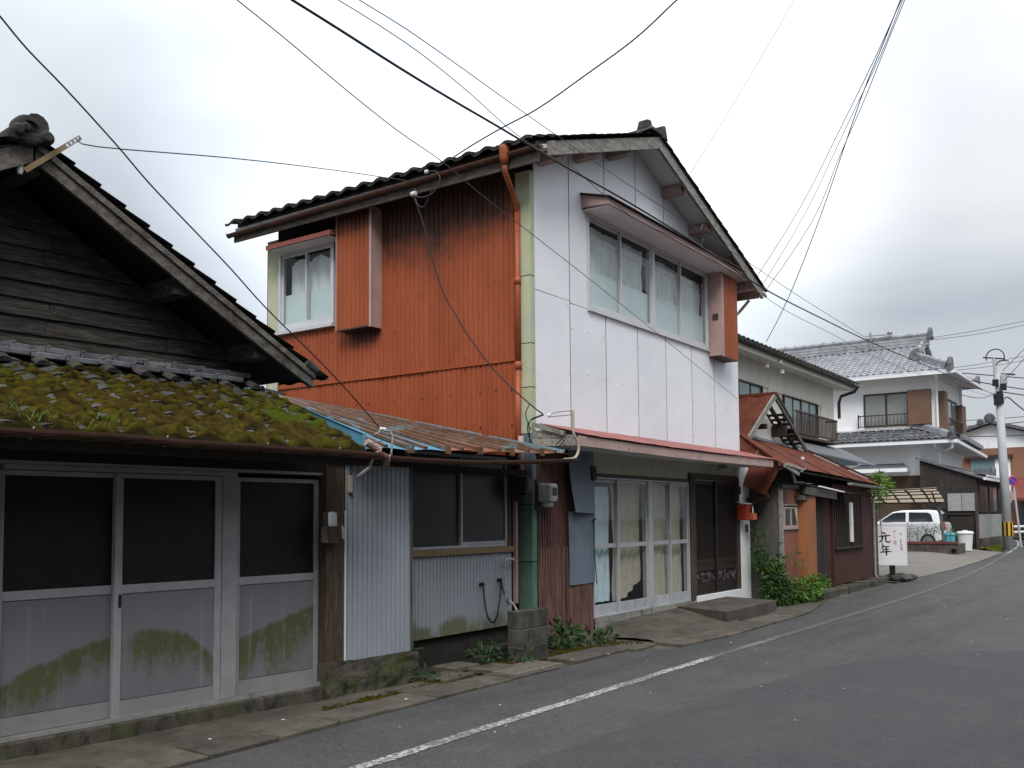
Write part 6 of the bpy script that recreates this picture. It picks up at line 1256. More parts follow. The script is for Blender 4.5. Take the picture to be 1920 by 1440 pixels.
# slate-grey lower roof at the right
mb = MB(); mb.hexa([(22.0, 6.9, 3.05), (27.9, 6.9, 2.95), (28.2, CY-.02, 3.50), (22.0, CY-.02, 3.55)], [(22.0, 6.9, 3.09), (27.9, 6.9, 2.99), (28.2, CY-.02, 3.54), (22.0, CY-.02, 3.59)]); mb.build('lower_roof', 'slate', Cm)
for (x_, y_, z_) in ((21.1, 7.6, 5.05), (22.0, 7.55, 5.02), (21.7, 7.5, 5.22)):
    mb = MB(); mb.lathe([(.03, -.05), (.06, -.03), (.045, 0), (.06, .03), (.03, .05)], (x_, y_, z_), 10); mb.build('insulator', 'porcelain', Cm)

# ------------------------------------------------------------------ white house with grey tiles
Wh = thing('white_house', 'large white two storey house with silver grey tiled hip and gable roof', 'house', (44.6, 12, 0))
WX, WXB, WYF, WYB = 42.0, 47.3, 7.92, 17.0
mb = MB(); mb.box(WX, WYF, .2, WXB, WYB, 7.75); mb.build('wall', 'whitewall', Wh)
mb = MB(); mb.box(WX-.03, WYF-.03, .2, WXB, WYB, 3.22); mb.build('brown_cladding', 'brownboard', Wh)
def hip_roof(xe0, xe1, ye0, xr, zr_, ze, yr0, yb, name):
    pass
# main roof: eaves at x=41.25 and x=48.05, front eave y=7.15; ridge x=44.65 z=9.25
EX0, EX1, EY, EZ, RXm, RZm = 41.25, 48.05, 7.12, 7.42, 44.65, 9.12
sl = (RZm-EZ)/(RXm-EX0)
GYw = 8.9   # gable face
mb = MB(); mb.add([(EX0, EY, EZ), (EX0, WYB, EZ), (RXm, WYB, RZm), (RXm, GYw, RZm), (EX0+(GYw-EY)*.95, GYw, EZ+sl*(GYw-EY)*.95)], [(0, 1, 2, 3, 4)])
mb.add([(EX1, EY, EZ), (EX1, WYB, EZ), (RXm, WYB, RZm), (RXm, GYw, RZm), (EX1-(GYw-EY)*.95, GYw, EZ+sl*(GYw-EY)*.95)], [(0, 4, 3, 2, 1)])
mb.add([(EX0, EY, EZ), (EX1, EY, EZ), (EX1-(GYw-EY)*.95, GYw, EZ+sl*(GYw-EY)*.95), (EX0+(GYw-EY)*.95, GYw, EZ+sl*(GYw-EY)*.95)], [(0, 1, 2, 3)])
mb.build('roof', 'silvertile', Wh, recalc=False, solid=.05)
mb = MB(); mb.add([(EX0, EY, EZ-.08), (EX0, WYB, EZ-.08), (WX+.1, WYB, EZ+.1), (WX+.1, WYF+.1, EZ+.1)], [(0, 1, 2, 3)]); mb.add([(EX0, EY, EZ-.08), (WX+.1, WYF+.1, EZ+.1), (WXB, WYF+.1, EZ+.1), (EX1, EY, EZ-.08)], [(0, 1, 2, 3)]); mb.build('soffit', 'soffit', Wh, recalc=False)
mb = MB(); mb.prism([(WX+1.6, GYw-.02, EZ+.8), (WXB-1.6, GYw-.02, EZ+.8), (RXm, GYw-.02, RZm-.05)], (0, .05, 0)); mb.build('gable', 'whitewall', Wh)
# tile courses, real waves and steps, joined
def tile_sheet(o, u, dv, nu, nv, tw, tl, m, name, clip=None, h=.05, lip=.045):
    mb = MB(); u = Vector(u).normalized(); dv = Vector(dv).normalized(); n_ = u.cross(dv)
    if n_.z < 0: n_ = -n_
    q = 5
    for r_ in range(nv):
        for c in range(nu):
            if clip and not clip((c+.5)*tw, (r_+.5)*tl): continue
            b = len(mb.v)
            for i in range(q+1):
                a = i/q; hh = h*(.6*math.sin(2*math.pi*a*.95-.5))+.03
                p = Vector(o)+u*(c+a)*tw+dv*(r_*tl)
                mb.v += [p+n_*hh, p+dv*tl*1.08+n_*(hh+lip*.7), p+dv*tl*1.08+n_*(hh-lip*.3)]
            for i in range(q): k3 = b+i*3; mb.f += [(k3, k3+3, k3+4, k3+1), (k3+1, k3+4, k3+5, k3+2)]
    return mb
dW = Vector((-1, 0, -sl)).normalized(); lenW = math.hypot(RXm-EX0, RZm-EZ)
tb = tile_sheet((RXm, EY, RZm), (0, 1, 0), dW, 36, int(lenW/.255), .275, .255, 'silvertile', 'roof_tiles', clip=lambda a, d: a > (lenW-d)*.82*.95 if a < (GYw-EY) else True)
o = tb.build('roof_tiles', 'silvertile', Wh, recalc=False, smooth=False); o['kind'] = 'stuff'
lenF = math.hypot(1.78, sl*1.69); dF = Vector((0, -1, -sl*.95)).normalized()
tb = tile_sheet((EX0, GYw, EZ+sl*1.69), (1, 0, 0), dF, 24, 8, .28, .25, 'silvertile', 'roof_tiles', clip=lambda a, d: (lenF-d)*.85 < a < 6.8-(lenF-d)*.85)
o = tb.build('roof_tiles', 'silvertile', Wh, recalc=False); o['kind'] = 'stuff'
# ridges
def ridge(p, q, w_, h_, name='ridge', m='silvertile', caps=True):
    mb = MB(); p, q = Vector(p), Vector(q)
    for k in range(3): mb.beam(p+Vector((0, 0, .05+k*h_/4)), q+Vector((0, 0, .05+k*h_/4)), w_*(1-.14*k), h_/4*.86)
    mb.tube([p+Vector((0, 0, h_*.9)), q+Vector((0, 0, h_*.9))], w_*.34, 8)
    n = int((q-p).length/.45)
    for k in range(n+1): c = p+(q-p)*(k/max(n, 1)); mb.tube([c+Vector((0, 0, h_*.9))-(q-p).normalized()*.025, c+Vector((0, 0, h_*.9))+(q-p).normalized()*.025], w_*.42, 8)
    return mb.build(name, m, Wh)
ridge((RXm, GYw-.25, RZm), (RXm, WYB, RZm), .34, .55, 'main_ridge')
def onx(t, e=.02): return (RXm-(RXm-EX0)*t, EZ+sl*(RXm-EX0)*(1-t)+e)
p1 = onx(.12); p2 = onx(.50)
ridge((p1[0], GYw-.05, p1[1]), (p2[0], GYw-.05, p2[1]), .30, .26, 'verge_ridge'); ridge((p2[0], GYw-.05, p2[1]-.05), (EX0+.25, EY+.25, EZ+.10), .26, .28, 'hip_ridge')
ridge((2*RXm-p2[0], GYw-.05, p2[1]-.05), (EX1-.25, EY+.25, EZ+.10), .26, .28, 'hip_ridge'); ridge((2*RXm-p1[0], GYw-.05, p1[1]), (2*RXm-p2[0], GYw-.05, p2[1]), .30, .26, 'verge_ridge')
def onigawara(c, s, ax='y'):
    mb = MB(); mb.lathe([(.30*s, -.08*s), (.34*s, -.02*s), (.32*s, .08*s), (.18*s, .12*s)], c, 14, ax); mb.tube([Vector(c)+Vector((-.35*s, 0, -.22*s)), Vector(c)+Vector((.35*s, 0, -.22*s))], .12*s, 8); return mb.build('ridge_ornament', 'tile', Wh)
onigawara((RXm, GYw-.32, RZm+.52), .8); onigawara((p2[0]-.1, GYw-.1, p2[1]+.12), .95, 'x'); onigawara((EX0+.15, EY+.12, EZ+.28), .95); onigawara((EX1-.15, EY+.12, EZ+.28), .9)
mb = MB(); mb.tube([(RXm-.2, 11.1, RZm+.05), (RXm-.2, 11.1, RZm+.8)], .05, 6); mb.beam((RXm-.2, 10.3, RZm+.62), (RXm-.2, 11.3, RZm+.66), .05, .05); mb.lathe([(.1, 0), (.13, .12), (.06, .22)], (RXm-.2, 10.25, RZm+.6), 8); mb.build('ridge_finial', 'steel', Wh)
# gutters and downpipes
def bar(p, q, w_, h_, name, m, parent=Wh): mb = MB(); mb.beam(p, q, w_, h_); return mb.build(name, m, parent)
bar((EX0-.05, EY-.02, EZ-.06), (EX0-.05, WYB, EZ-.06), .11, .12, 'gutter', 'whitepaint'); bar((EX0-.05, EY-.05, EZ-.04), (EX1, EY-.05, EZ-.04), .11, .12, 'gutter', 'whitepaint')
mb = MB(); mb.tube([(EX0, 7.75, EZ-.08), (EX0+.1, 7.78, EZ-.2), (WX-.07, WYF-.02, EZ-.45), (WX-.07, WYF-.02, 5.0)], .05, 8); mb.build('downpipe', 'whitepaint', Wh)
mb = MB(); mb.tube([(WXB-.1, WYF-.06, EZ), (WXB-.1, WYF-.06, 4.4)], .05, 8); mb.build('downpipe', 'whitepaint', Wh)
# upper window with rail and shutter box
mb = MB(); mb.box(WX-.05, 9.02, 5.34, WX+.02, 10.85, 5.42); mb.box(WX-.05, 9.02, 6.70, WX+.02, 10.85, 6.78); mb.box(WX-.05, 10.78, 5.42, WX+.02, 10.85, 6.70); mb.box(WX-.05, 9.02, 5.42, WX+.02, 9.07, 6.70); mb.box(WX-.05, 9.88, 5.42, WX+.02, 9.96, 6.70); wf = mb.build('window', 'brownframe', Wh)
for (a, b_) in ((9.07, 9.88), (9.96, 10.78)): mb = MB(); mb.box(WX-.03, a, 5.42, WX-.01, b_, 6.70); mb.build('pane', 'farglass', wf)
mb = MB(); mb.box(WX-.30, 8.12, 5.34, WX-.005, 9.0, 6.80); mb.build('shutter_box', 'shutter', Wh, bevel=.01)
mb = MB(); mb.box(WX-.30, 9.02, 5.80, WX-.26, 11.05, 5.84); mb.box(WX-.30, 9.02, 5.34, WX-.26, 11.05, 5.37); mb.box(WX-.30, 11.01, 5.84, WX-.005, 11.05, 5.88); mb.box(WX-.30, 11.0, 5.30, WX-.26, 11.05, 5.8); mb.build('balcony_rail', 'brownframe', Wh)
for k in range(13): mb = MB(); mb.box(WX-.285, 9.12+k*.15, 5.37, WX-.275, 9.14+k*.15, 5.80); mb.build('baluster', 'brownframe', Wh)
# street-side window
mb = MB(); mb.box(42.35, WYF-.25, 5.10, 43.0, WYF-.005, 6.75); mb.build('shutter_box', 'shutter', Wh, bevel=.01)
mb = MB(); mb.box(46.2, WYF-.25, 5.10, 47.2, WYF-.005, 6.5); mb.build('shutter_box', 'shutter', Wh, bevel=.01)
mb = MB(); mb.box(43.0, WYF-.05, 5.1, 46.2, WYF+.0, 5.18); mb.box(43.0, WYF-.05, 6.5, 46.2, WYF+.0, 6.6)
for x_ in (43.0, 44.0, 45.0, 46.14): mb.box(x_, WYF-.05, 5.18, x_+.07, WYF, 6.5)
wf = mb.build('window', 'brownframe', Wh)
for x_ in (43.07, 44.07, 45.07): mb = MB(); mb.box(x_, WYF-.03, 5.18, x_+.93, WYF-.01, 6.5); mb.build('pane', 'farglass', wf)
mb = MB(); mb.box(43.0, WYF-.30, 5.6, 46.2, WYF-.26, 5.66); mb.box(43.0, WYF-.30, 5.12, 46.2, WYF-.26, 5.16)
for k in range(16): mb.box(43.05+k*.2, WYF-.29, 5.16, 43.08+k*.2, WYF-.27, 5.6)
mb.build('balcony_rail', 'brownframe', Wh)
# lower skirt roof, tile by tile on the lane side
LX, LZ, TZ = 41.1, 4.58, 5.14
st_ = pantile_mesh('skirt_tile', 'tile', .27, .245, .05, .035)
dS = Vector((-(WX-.0-LX), 0, -(TZ-LZ))).normalized(); lenS = math.hypot(WX-LX, TZ-LZ)
mb = MB(); mb.add([(LX, 7.15, LZ), (LX, WYB, LZ), (WX, WYB, TZ), (WX, 8.5, TZ)], [(0, 1, 2, 3)]); mb.add([(LX, 7.15, LZ), (WX, 8.5, TZ), (WX+.3, WYF, TZ-.1), (WXB+.5, WYF, TZ-.1), (WXB+1, 7.15, LZ-.2)], [(0, 1, 2, 3, 4)]); mb.build('lower_roof', 'tile', Wh, recalc=False, solid=.04)
for r_ in range(4):
    for c in range(20):
        y = 7.5+c*.268; d = r_*.235
        if y < 7.15+1.35*(1-d/lenS)+.12 or y > 12.9: continue
        piece('roof_tile', st_, Wh, tframe(Vector((WX, y, TZ+.06))+dS*d, (0, -1, 0), dS) @ Matrix.Rotation(rnd.uniform(-.02, .02), 4, 'Z'))
for c in range(12): mb = MB(); y = 8.6+c*.36; mb.box(WX-.16, y, TZ+.04, WX-.005, y+.25, TZ+.11); mb.build('flashing_tile', 'soffit', Wh)
ridge((WX-.05, 8.62, TZ+.02), (LX+.2, 7.35, LZ+.10), .24, .24, 'hip_ridge'); onigawara((LX+.1, 7.22, LZ+.30), .85)
bar((LX-.05, 7.1, LZ-.05), (LX-.05, WYB, LZ-.05), .11, .12, 'gutter', 'whitepaint'); bar((LX-.05, 7.08, LZ-.05), (WXB+1.1, 7.08, LZ-.35), .11, .12, 'gutter', 'whitepaint')
mb = MB(); mb.add([(LX, 7.15, LZ-.10), (LX, WYB, LZ-.10), (WX+.02, WYB, LZ-.05), (WX+.02, WYF+.02, LZ-.05), (WXB+1, WYF+.02, LZ-.3), (WXB+1, 7.15, LZ-.32)], [(0, 1, 2, 3), (0, 3, 4, 5)]); mb.build('lower_soffit', 'soffit', Wh, recalc=False)
ridge((43.3, 7.2, LZ+.12), (WXB+1, 7.25, LZ-.05), .22, .2, 'eave_ridge')
mb = MB(); mb.tube([(LX, 7.9, LZ-.1), (LX+.2, 7.9, LZ-.25), (WX-.08, WYF-.02, LZ-.4), (WX-.08, WYF-.02, 3.0)], .05, 8); mb.tube([(LX, 7.2, LZ-.1), (LX+.1, 7.25, LZ-.3), (WX-.1, 7.75, LZ-.45)], .05, 8); mb.build('downpipe', 'whitepaint', Wh)
mb = MB(); mb.hexa([(41.2, 9.0, 3.36), (41.2, 11.3, 3.36), (WX-.03, 11.3, 3.40), (WX-.03, 9.0, 3.40)], [(41.2, 9.0, 3.54), (41.2, 11.3, 3.54), (WX-.03, 11.0, 3.72), (WX-.03, 9.3, 3.72)]); cn = mb.build('canopy', 'whitepaint', Wh)
mb = MB(); mb.hexa([(41.18, 8.98, 3.545), (41.18, 11.3, 3.545), (WX-.03, 11.0, 3.73), (WX-.03, 9.3, 3.73)], [(41.18, 8.98, 3.56), (41.18, 11.3, 3.56), (WX-.03, 11.0, 3.75), (WX-.03, 9.3, 3.75)]); mb.build('canopy_cover', 'slate', cn)
mb = MB(); mb.box(WX-.04, 11.2, 3.75, WX-.005, 12.3, 4.12); mb.build('small_window', 'tealglass', Wh)

# ------------------------------------------------------------------ dark timber annex with fence panels on the lane
Sh = thing('timber_annex', 'dark timber lean-to annex with grey panelled base at the lane corner', 'annex', (44, 7, 0))
SX, SY = 41.0, 6.37
def sroof(y): return 3.05+(y-SY)*.36
mb = MB(); mb.prism([(SX, SY, 1.75), (SX, 8.45, 1.75), (SX, 8.45, sroof(8.45)), (SX, SY, sroof(SY))], (.9, 0, 0)); mb.box(SX+.9, SY, .1, 48.1, 7.9, 3.05); mb.build('wall', 'shedwood', Sh)
for k in range(9):
    y0 = SY+k*.232; mb = MB(); mb.box(SX-.02, y0+.004, 1.78, SX-.002, y0+.228, sroof(y0)-.02); mb.build('board', 'shedwood', Sh)
mb = MB(); mb.prism([(SX-.15, SY-.25, sroof(SY-.25)), (SX-.15, 8.6, sroof(8.6)), (SX-.15, 8.6, sroof(8.6)+.07), (SX-.15, SY-.25, sroof(SY-.25)+.07)], (7.4, 0, 0)); mb.build('roof', 'tile', Sh)
bar((SX-.1, SY-.30, 2.98), (48.3, SY-.30, 2.98), .10, .10, 'gutter', 'whitepaint', Sh); bar((SX+2, SY-.1, 3.16), (48.3, SY-.1, 3.16), .12, .06, 'ridge_strip', 'whitepaint', Sh)
mb = MB(); mb.beam((42.2, SY+.15, 3.32), (45.0, SY+.0, 3.28), .25, .22); mb.lathe([(.22, -.1), (.26, 0), (.2, .1)], (45.2, SY, 3.38), 10, 'y'); mb.build('ridge_tile', 'tile', Sh)
for k in range(2):
    mb = MB(); mb.box(SX-.06, SY+.05+k*.52, 1.72, SX-.025, SY+.55+k*.52, 2.42); mb.build('grey_panel', 'fencegrey', Sh)
mb = MB(); mb.box(SX-.01, SY+.0, .1, SX+.9, 8.4, 1.75); mb.build('lower_wall', 'darkconc', Sh)
mb = MB(); mb.box(SX-.08, SY-.02, .1, SX-.02, SY+.08, 2.45); mb.build('corner_post', 'brownframe', Sh)
mb = MB(); mb.box(SX-.10, SY+.2, 1.55, SX-.02, SY+1.1, 1.62); mb.box(SX-.12, SY+.15, .4, SX-.03, SY+1.0, 1.5); mb.build('cupboard_door', 'shedwood', Sh)
for k in range(3):
    x0 = SX+.1+k*2.35; mb = MB(); mb.box(x0, SY-.03, .62, x0+2.25, SY-.002, 1.58); mb.build('grey_panel', 'fencegrey', Sh)
    mb = MB(); mb.box(x0+.15, SY-.05, 1.66, x0+2.15, SY-.004, 2.75); wf = mb.build('window', 'brownframe', Sh)
    mb = MB(); mb.box(x0+.22, SY-.06, 1.72, x0+1.1, SY-.052, 2.68); mb.build('pane', 'blackglass', wf); mb = MB(); mb.box(x0+1.2, SY-.06, 1.72, x0+2.08, SY-.052, 2.68); mb.build('pane', 'tealglass' if k else 'blackglass', wf)
for k in range(12):
    x0 = SX+.02+k*.6
    for r_ in range(2): mb = MB(); mb.box(x0+(.3 if r_ else 0), SY-.06, .05+r_*.28, x0+(.3 if r_ else 0)+.585, SY+.0, .32+r_*.28); mb.build('stone_block', 'brick' if (k+r_) % 3 == 0 else 'mossconc', Sh, bevel=.015)
mb = MB(); mb.grid(lambda a, b: (SX+6.6*a, SY-.05-.55*b+.05*fb(a*9, b*3), .12+.22*(1-b)*(.6+.5*fb(a*11, b*5))), 50, 10, {'green': lambda a, b: .9, 'brown': lambda a, b: .2}); o = mb.build('verge_grass', 'moss', None, org=Vector((44, 6.2, 0)), recalc=False); o['kind'] = 'stuff'

# ------------------------------------------------------------------ carport, car, planter, bins
Cp = thing('carport', 'brown framed carport with translucent panels on slim leaning posts', 'carport', (37.5, 8.5, .1))
CA, CB = [Vector((36.5, 6.98, 2.56)), Vector((36.5, 10.3, 2.46))], [Vector((38.3, 7.02, 2.06)), Vector((38.3, 10.3, 2.06))]
def CR(u, v, h=0): p = (CA[0]*(1-u)+CA[1]*u)*(1-v)+(CB[0]*(1-u)+CB[1]*u)*v; p = p.copy(); p.z += h+.06*math.sin(v*3.14); return p
for i in range(6):
    for j in range(4):
        mb = MB(); mb.grid(lambda a, b: CR((i+a)/6, (j+b)/4), 1, 1); mb.build('roof_panel', 'polycarb', Cp)
for i in range(7):
    mb = MB(); pts = [CR(i/6, v/4, -.03) for v in range(5)]
    for a_, b_ in zip(pts, pts[1:]): mb.beam(a_, b_, .05, .05)
    mb.build('rafter', 'brownframe', Cp)
for j in range(5): mb = MB(); mb.beam(CR(0, j/4, -.035), CR(1, j/4, -.035), .04, .045); mb.build('purlin', 'brownframe', Cp)
mb = MB(); mb.tube([(38.25, 7.33, 2.05), (38.3, 7.22, 1.5), (38.3, 7.12, .2)], .055, 8); mb.build('post', 'slate', Cp)
mb = MB(); mb.tube([(38.25, 10.0, 2.05), (38.3, 10.0, .2)], .055, 8); mb.build('post', 'brownframe', Cp)
for tb_ in ([(37.2, 7.3, 2.45), (38.25, 7.35, 1.95)], [(37.0, 9.4, 2.4), (38.2, 9.5, 1.8)], [(37.0, 9.9, 2.4), (38.2, 9.7, 1.7)]):
    mb = MB(); mb.tube(tb_, .03, 6); mb.build('brace', 'brownframe', Cp)

Ca = thing('parked_car', 'small white hatchback parked nose in under the brown carport', 'car', (39.75, 8.9, .28))
CG = .29
# side profile in (l, z): l runs from the tail (0) to the nose (3.38)
low = [(0.03, .32), (0.0, .60), (.03, .92), (.10, 1.0), (2.50, .98), (3.05, .92), (3.30, .76), (3.38, .52), (3.34, .26), (2.98, .22), (.40, .22)]
def carring(s, inset, zoff=0): return s
mb = MB(MB().M)
W2 = .735
def body_section(pts, halfw, taper):
    rings = []
    for k, (t, sc, io) in enumerate([(-1, .965, .03), (-.92, 1.0, 0), (.92, 1.0, 0), (1, .965, .03)]):
        rings.append([(39.75+t*halfw, 7.22+(l-1.69)*sc+1.69, CG+(z-.6)*sc+.6) for l, z in pts])
    return rings
def loft(mb, rings):
    n = len(rings[0]); b = len(mb.v)
    for r_ in rings: mb.v += [Vector(p) for p in r_]
    for j in range(len(rings)-1):
        for i in range(n): mb.f.append((b+j*n+i, b+j*n+(i+1) % n, b+(j+1)*n+(i+1) % n, b+(j+1)*n+i))
    mb.f.append(tuple(b+i for i in range(n-1, -1, -1))); mb.f.append(tuple(b+(len(rings)-1)*n+i for i in range(n)))
loft(mb, body_section(low, W2, 0)); bd = mb.build('body', 'carwhite', Ca, bevel=.03)
gh = [(.10, .97), (.20, 1.30), (.34, 1.445), (.60, 1.475), (1.55, 1.465), (1.92, 1.40), (2.58, .96)]
mb = MB(); loft(mb, [[(39.75+t*W2*(1-.0*k), 7.22+l, CG+(z if z < 1 else .97+(z-.97)*s_)) for l, z in gh] for k, (t, s_) in enumerate([(-.985, .02), (-.86, .93), (-.78, 1.0), (.78, 1.0), (.86, .93), (.985, .02)])]); mb.build('cabin', 'carwhite', Ca, bevel=.02)
def sidewin(poly, name='side_window'):
    for sg in (-1,):
        mb = MB(); ps = []
        for l, z in poly:
            f_ = (z-.97)/(1.445-.97); ps.append((39.75+sg*(W2*.985-(W2*.125)*f_+.012), 7.22+l, CG+z))
        mb.prism(ps, (.01, 0, 0)); mb.build(name, 'carglass', Ca)
sidewin([(1.42, 1.02), (2.40, 1.02), (1.92, 1.34), (1.78, 1.375), (1.42, 1.385)]); sidewin([(.42, 1.02), (1.30, 1.02), (1.30, 1.385), (.62, 1.37), (.50, 1.30)])
mb = MB(); mb.prism([(39.75-.60, 7.22+.10, CG+1.02), (39.75+.60, 7.22+.10, CG+1.02), (39.75+.54, 7.22+.20, CG+1.33), (39.75-.54, 7.22+.20, CG+1.33)], (0, -.015, 0)); mb.build('rear_window', 'carglass', Ca)
mb = MB(); mb.hexa([(39.0, 7.21, CG+.72), (39.16, 7.20, CG+.72), (39.16, 7.32, CG+.72), (39.0, 7.40, CG+.72)], [(39.02, 7.26, CG+1.0), (39.16, 7.25, CG+1.0), (39.16, 7.34, CG+1.0), (39.02, 7.40, CG+1.0)]); mb.build('tail_lamp', 'redlamp', Ca, bevel=.01)
mb = MB(); mb.box(39.05, 7.16, CG+.30, 40.45, 7.24, CG+.50); mb.build('bumper', 'carwhite', Ca, bevel=.03)
mb = MB(); mb.box(39.0-.18, 9.50, CG+.98, 39.02, 9.58, CG+1.10); mb.build('mirror', 'carwhite', Ca, bevel=.03)
for l in (.62, 2.72):
    mb = MB(); mb.lathe([(.20, -.09), (.27, -.08), (.28, 0), (.27, .06), (.20, .07)], (39.08, 7.22+l, CG+.28), 20, 'x'); wh_ = mb.build('wheel', 'rubber', Ca)
    mb = MB(); mb.lathe([(.19, -.095), (.17, -.085), (.03, -.09)], (39.08, 7.22+l, CG+.28), 16, 'x'); mb.build('hubcap', 'steel', wh_)
    mb = MB(); mb.lathe([(.33, -.005), (.33, .05)], (39.03, 7.22+l, CG+.30), 22, 'x'); mb.build('wheel_arch', 'rubber', Ca)
mb = MB(); mb.box(39.012, 7.22+1.36, CG+.35, 39.018, 7.22+1.37, CG+.99); mb.box(39.005, 7.22+1.45, CG+.84, 39.02, 7.22+1.58, CG+.87); mb.build('door_handle', 'steel', Ca)

Pl = thing('block_planter', 'low planter of dark blocks with red coping edging the concrete drive', 'planter', (35.7, 8, .1))
for r_ in range(3):
    for k in range(11):
        y0 = 6.24+k*.39+(.195 if r_ % 2 else 0)
        if y0 > 10.3: continue
        mb = MB(); mb.box(35.5, y0+.004, .06+r_*.165, 35.72, y0+.386, .06+r_*.165+.16); mb.build('block', 'brick', Pl, bevel=.006)
for k in range(18): mb = MB(); mb.box(35.47, 6.2+k*.235, .555, 35.75, 6.2+k*.235+.228, .64); mb.build('coping_brick', 'redcap', Pl, bevel=.005)
for k in range(4): mb = MB(); mb.box(35.74+k*.39, 6.24, .06, 36.12+k*.39, 6.44, .55); mb.build('block', 'brick', Pl, bevel=.006)
pts = []; rnd = random.Random(12)
for k in range(14):
    cy = 6.4+k*.27; cz = rnd.uniform(.80, 1.16)
    for i in range(90): pts.append(((35.6+rnd.gauss(0, .10), cy+rnd.gauss(0, .10), cz+rnd.gauss(0, .10)), (rnd.uniform(-1, 1), rnd.uniform(-1, 1), rnd.uniform(-.4, .6))))
vi = thing('climbing_plant', 'row of straggly green shrubs planted in the block planter before the car', 'plant', (35.6, 8, .64))
leaf_cloud('foliage', 'leafmid', vi, pts, .075, seed=3)
mb = MB()
for k in range(14): mb.tube([(35.6, 6.4+k*.27, .60), (35.6, 6.43+k*.27, .85), (35.6, 6.38+k*.27, 1.1)], .012, 5)
mb.build('stem', 'stem', vi)
# bins
b1 = thing('rubbish_bin', 'turquoise plastic rubbish bin with lid beside the brick planter end', 'bin', (38.5, 6.98, .2), 'bins beside the carport')
mb = MB(); mb.lathe([(.17, .22), (.21, .80), (.225, .82)], (38.5, 6.98, 0), 18); mb.build('bucket', 'bluebin', b1, smooth=False)
mb = MB(); mb.lathe([(.235, .80), (.235, .84), (.20, .89), (.06, .91), (.05, .93)], (38.5, 6.98, 0), 18); mb.build('lid', 'bluebin', b1)
b2 = thing('rubbish_bin', 'larger off white rubbish bin with lid against the dark annex', 'bin', (38.6, 6.46, .2), 'bins beside the carport')
mb = MB(); mb.lathe([(.22, .24), (.27, .86), (.275, .88)], (38.6, 6.46, 0), 18); mb.build('bucket', 'whitebin', b2)
mb = MB(); mb.lathe([(.30, .86), (.30, .90), (.25, .95), (.09, .96), (.09, .99)], (38.6, 6.46, 0), 18); mb.build('lid', 'whitebin', b2)

# ------------------------------------------------------------------ shop sign on its stand
Sg_ = thing('shop_sign', 'white upright sign with black and red brush lettering on a dark foot', 'sign', (23.3, 5.5, 0))
sgF = frame((23.25, 5.82, .42), Vector((.16, -.72, 0)), (0, 0, 1))     # local x to the right, y up, z towards the viewer
mb = MB(sgF); mb.box(0, 0, -.09, .66, .92, 0); mb.build('panel', 'signwhite', Sg_, bevel=.008)
mb = MB(sgF); mb.box(-.012, -.012, -.095, .0, .932, .006); mb.box(.66, -.012, -.095, .672, .932, .006); mb.box(0, .92, -.095, .66, .932, .006); mb.box(0, -.012, -.095, .66, 0, .006); mb.build('frame', 'whitepaint', Sg_)
mb = MB(sgF); mb.box(.27, -.40, -.08, .40, -.013, -.01); mb.box(.10, -.42, -.2, .6, -.36, .1); mb.build('stand', 'black', Sg_)
def brush(mb, strokes, ox, oy, s):
    for st_k in strokes:
        n = len(st_k); b = len(mb.v)
        for i, (x_, y_, wd) in enumerate(st_k):
            a_ = st_k[max(i-1, 0)]; c_ = st_k[min(i+1, n-1)]; dx, dy = c_[0]-a_[0], c_[1]-a_[1]; L = math.hypot(dx, dy) or 1; nx, ny = -dy/L*wd/2, dx/L*wd/2
            mb.v += [Vector((ox+(x_-nx)*s, oy+(y_-ny)*s, .003)), Vector((ox+(x_+nx)*s, oy+(y_+ny)*s, .003))]
        mb.f += [(b+2*i, b+2*i+1, b+2*i+3, b+2*i+2) for i in range(n-1)]
gen = [[(.30, .93, .10), (.45, .90, .14), (.62, .84, .10)], [(.02, .60, .06), (.30, .63, .12), (.65, .67, .12), (.98, .70, .08)], [(.38, .62, .13), (.34, .40, .12), (.22, .20, .10), (.03, .06, .03)],
       [(.62, .64, .13), (.60, .35, .13), (.63, .16, .13), (.78, .10, .13), (.95, .14, .11), (.97, .30, .04)]]
nen = [[(.34, .98, .12), (.26, .82, .10), (.10, .66, .04)], [(.28, .80, .09), (.50, .82, .11), (.82, .86, .08)], [(.26, .56, .09), (.50, .58, .11), (.80, .61, .08)], [(.26, .58, .10), (.27, .44, .10), (.25, .34, .08)],
       [(.0, .30, .08), (.30, .33, .12), (.65, .36, .12), (1.0, .40, .07)], [(.56, .82, .10), (.56, .45, .13), (.56, .15, .13), (.55, -.06, .05)]]
mb = MB(sgF); brush(mb, gen, .05, .50, .27); brush(mb, nen, .08, .215, .25); mb.build('lettering', 'ink', Sg_, recalc=False)
su = [[(.05, .70, .09), (.5, .73, .10), (.95, .75, .09)], [(.55, .98, .11), (.56, .6, .10), (.50, .42, .10), (.36, .46, .09), (.40, .60, .08), (.56, .55, .09), (.54, .25, .09), (.35, .02, .05)]]
shi = [[(.30, .95, .10), (.28, .5, .10), (.32, .15, .10), (.55, .05, .10), (.85, .25, .06)]]
ya = [[(.15, .95, .08), (.85, .95, .08), (.85, .75, .08), (.18, .75, .08)], [(.18, .95, .09), (.16, .5, .08), (.02, .02, .06)], [(.30, .58, .07), (.88, .60, .07)], [(.55, .58, .07), (.38, .44, .07), (.78, .46, .07)], [(.34, .25, .07), (.84, .27, .07)], [(.58, .42, .08), (.58, .03, .08)], [(.24, .02, .07), (.95, .04, .07)]]
mb = MB(sgF); brush(mb, su, .375, .735, .075); brush(mb, shi, .375, .62, .075); brush(mb, ya, .37, .475, .09); mb.build('lettering', 'redink', Sg_, recalc=False)
mb = MB(sgF); rnd = random.Random(2)
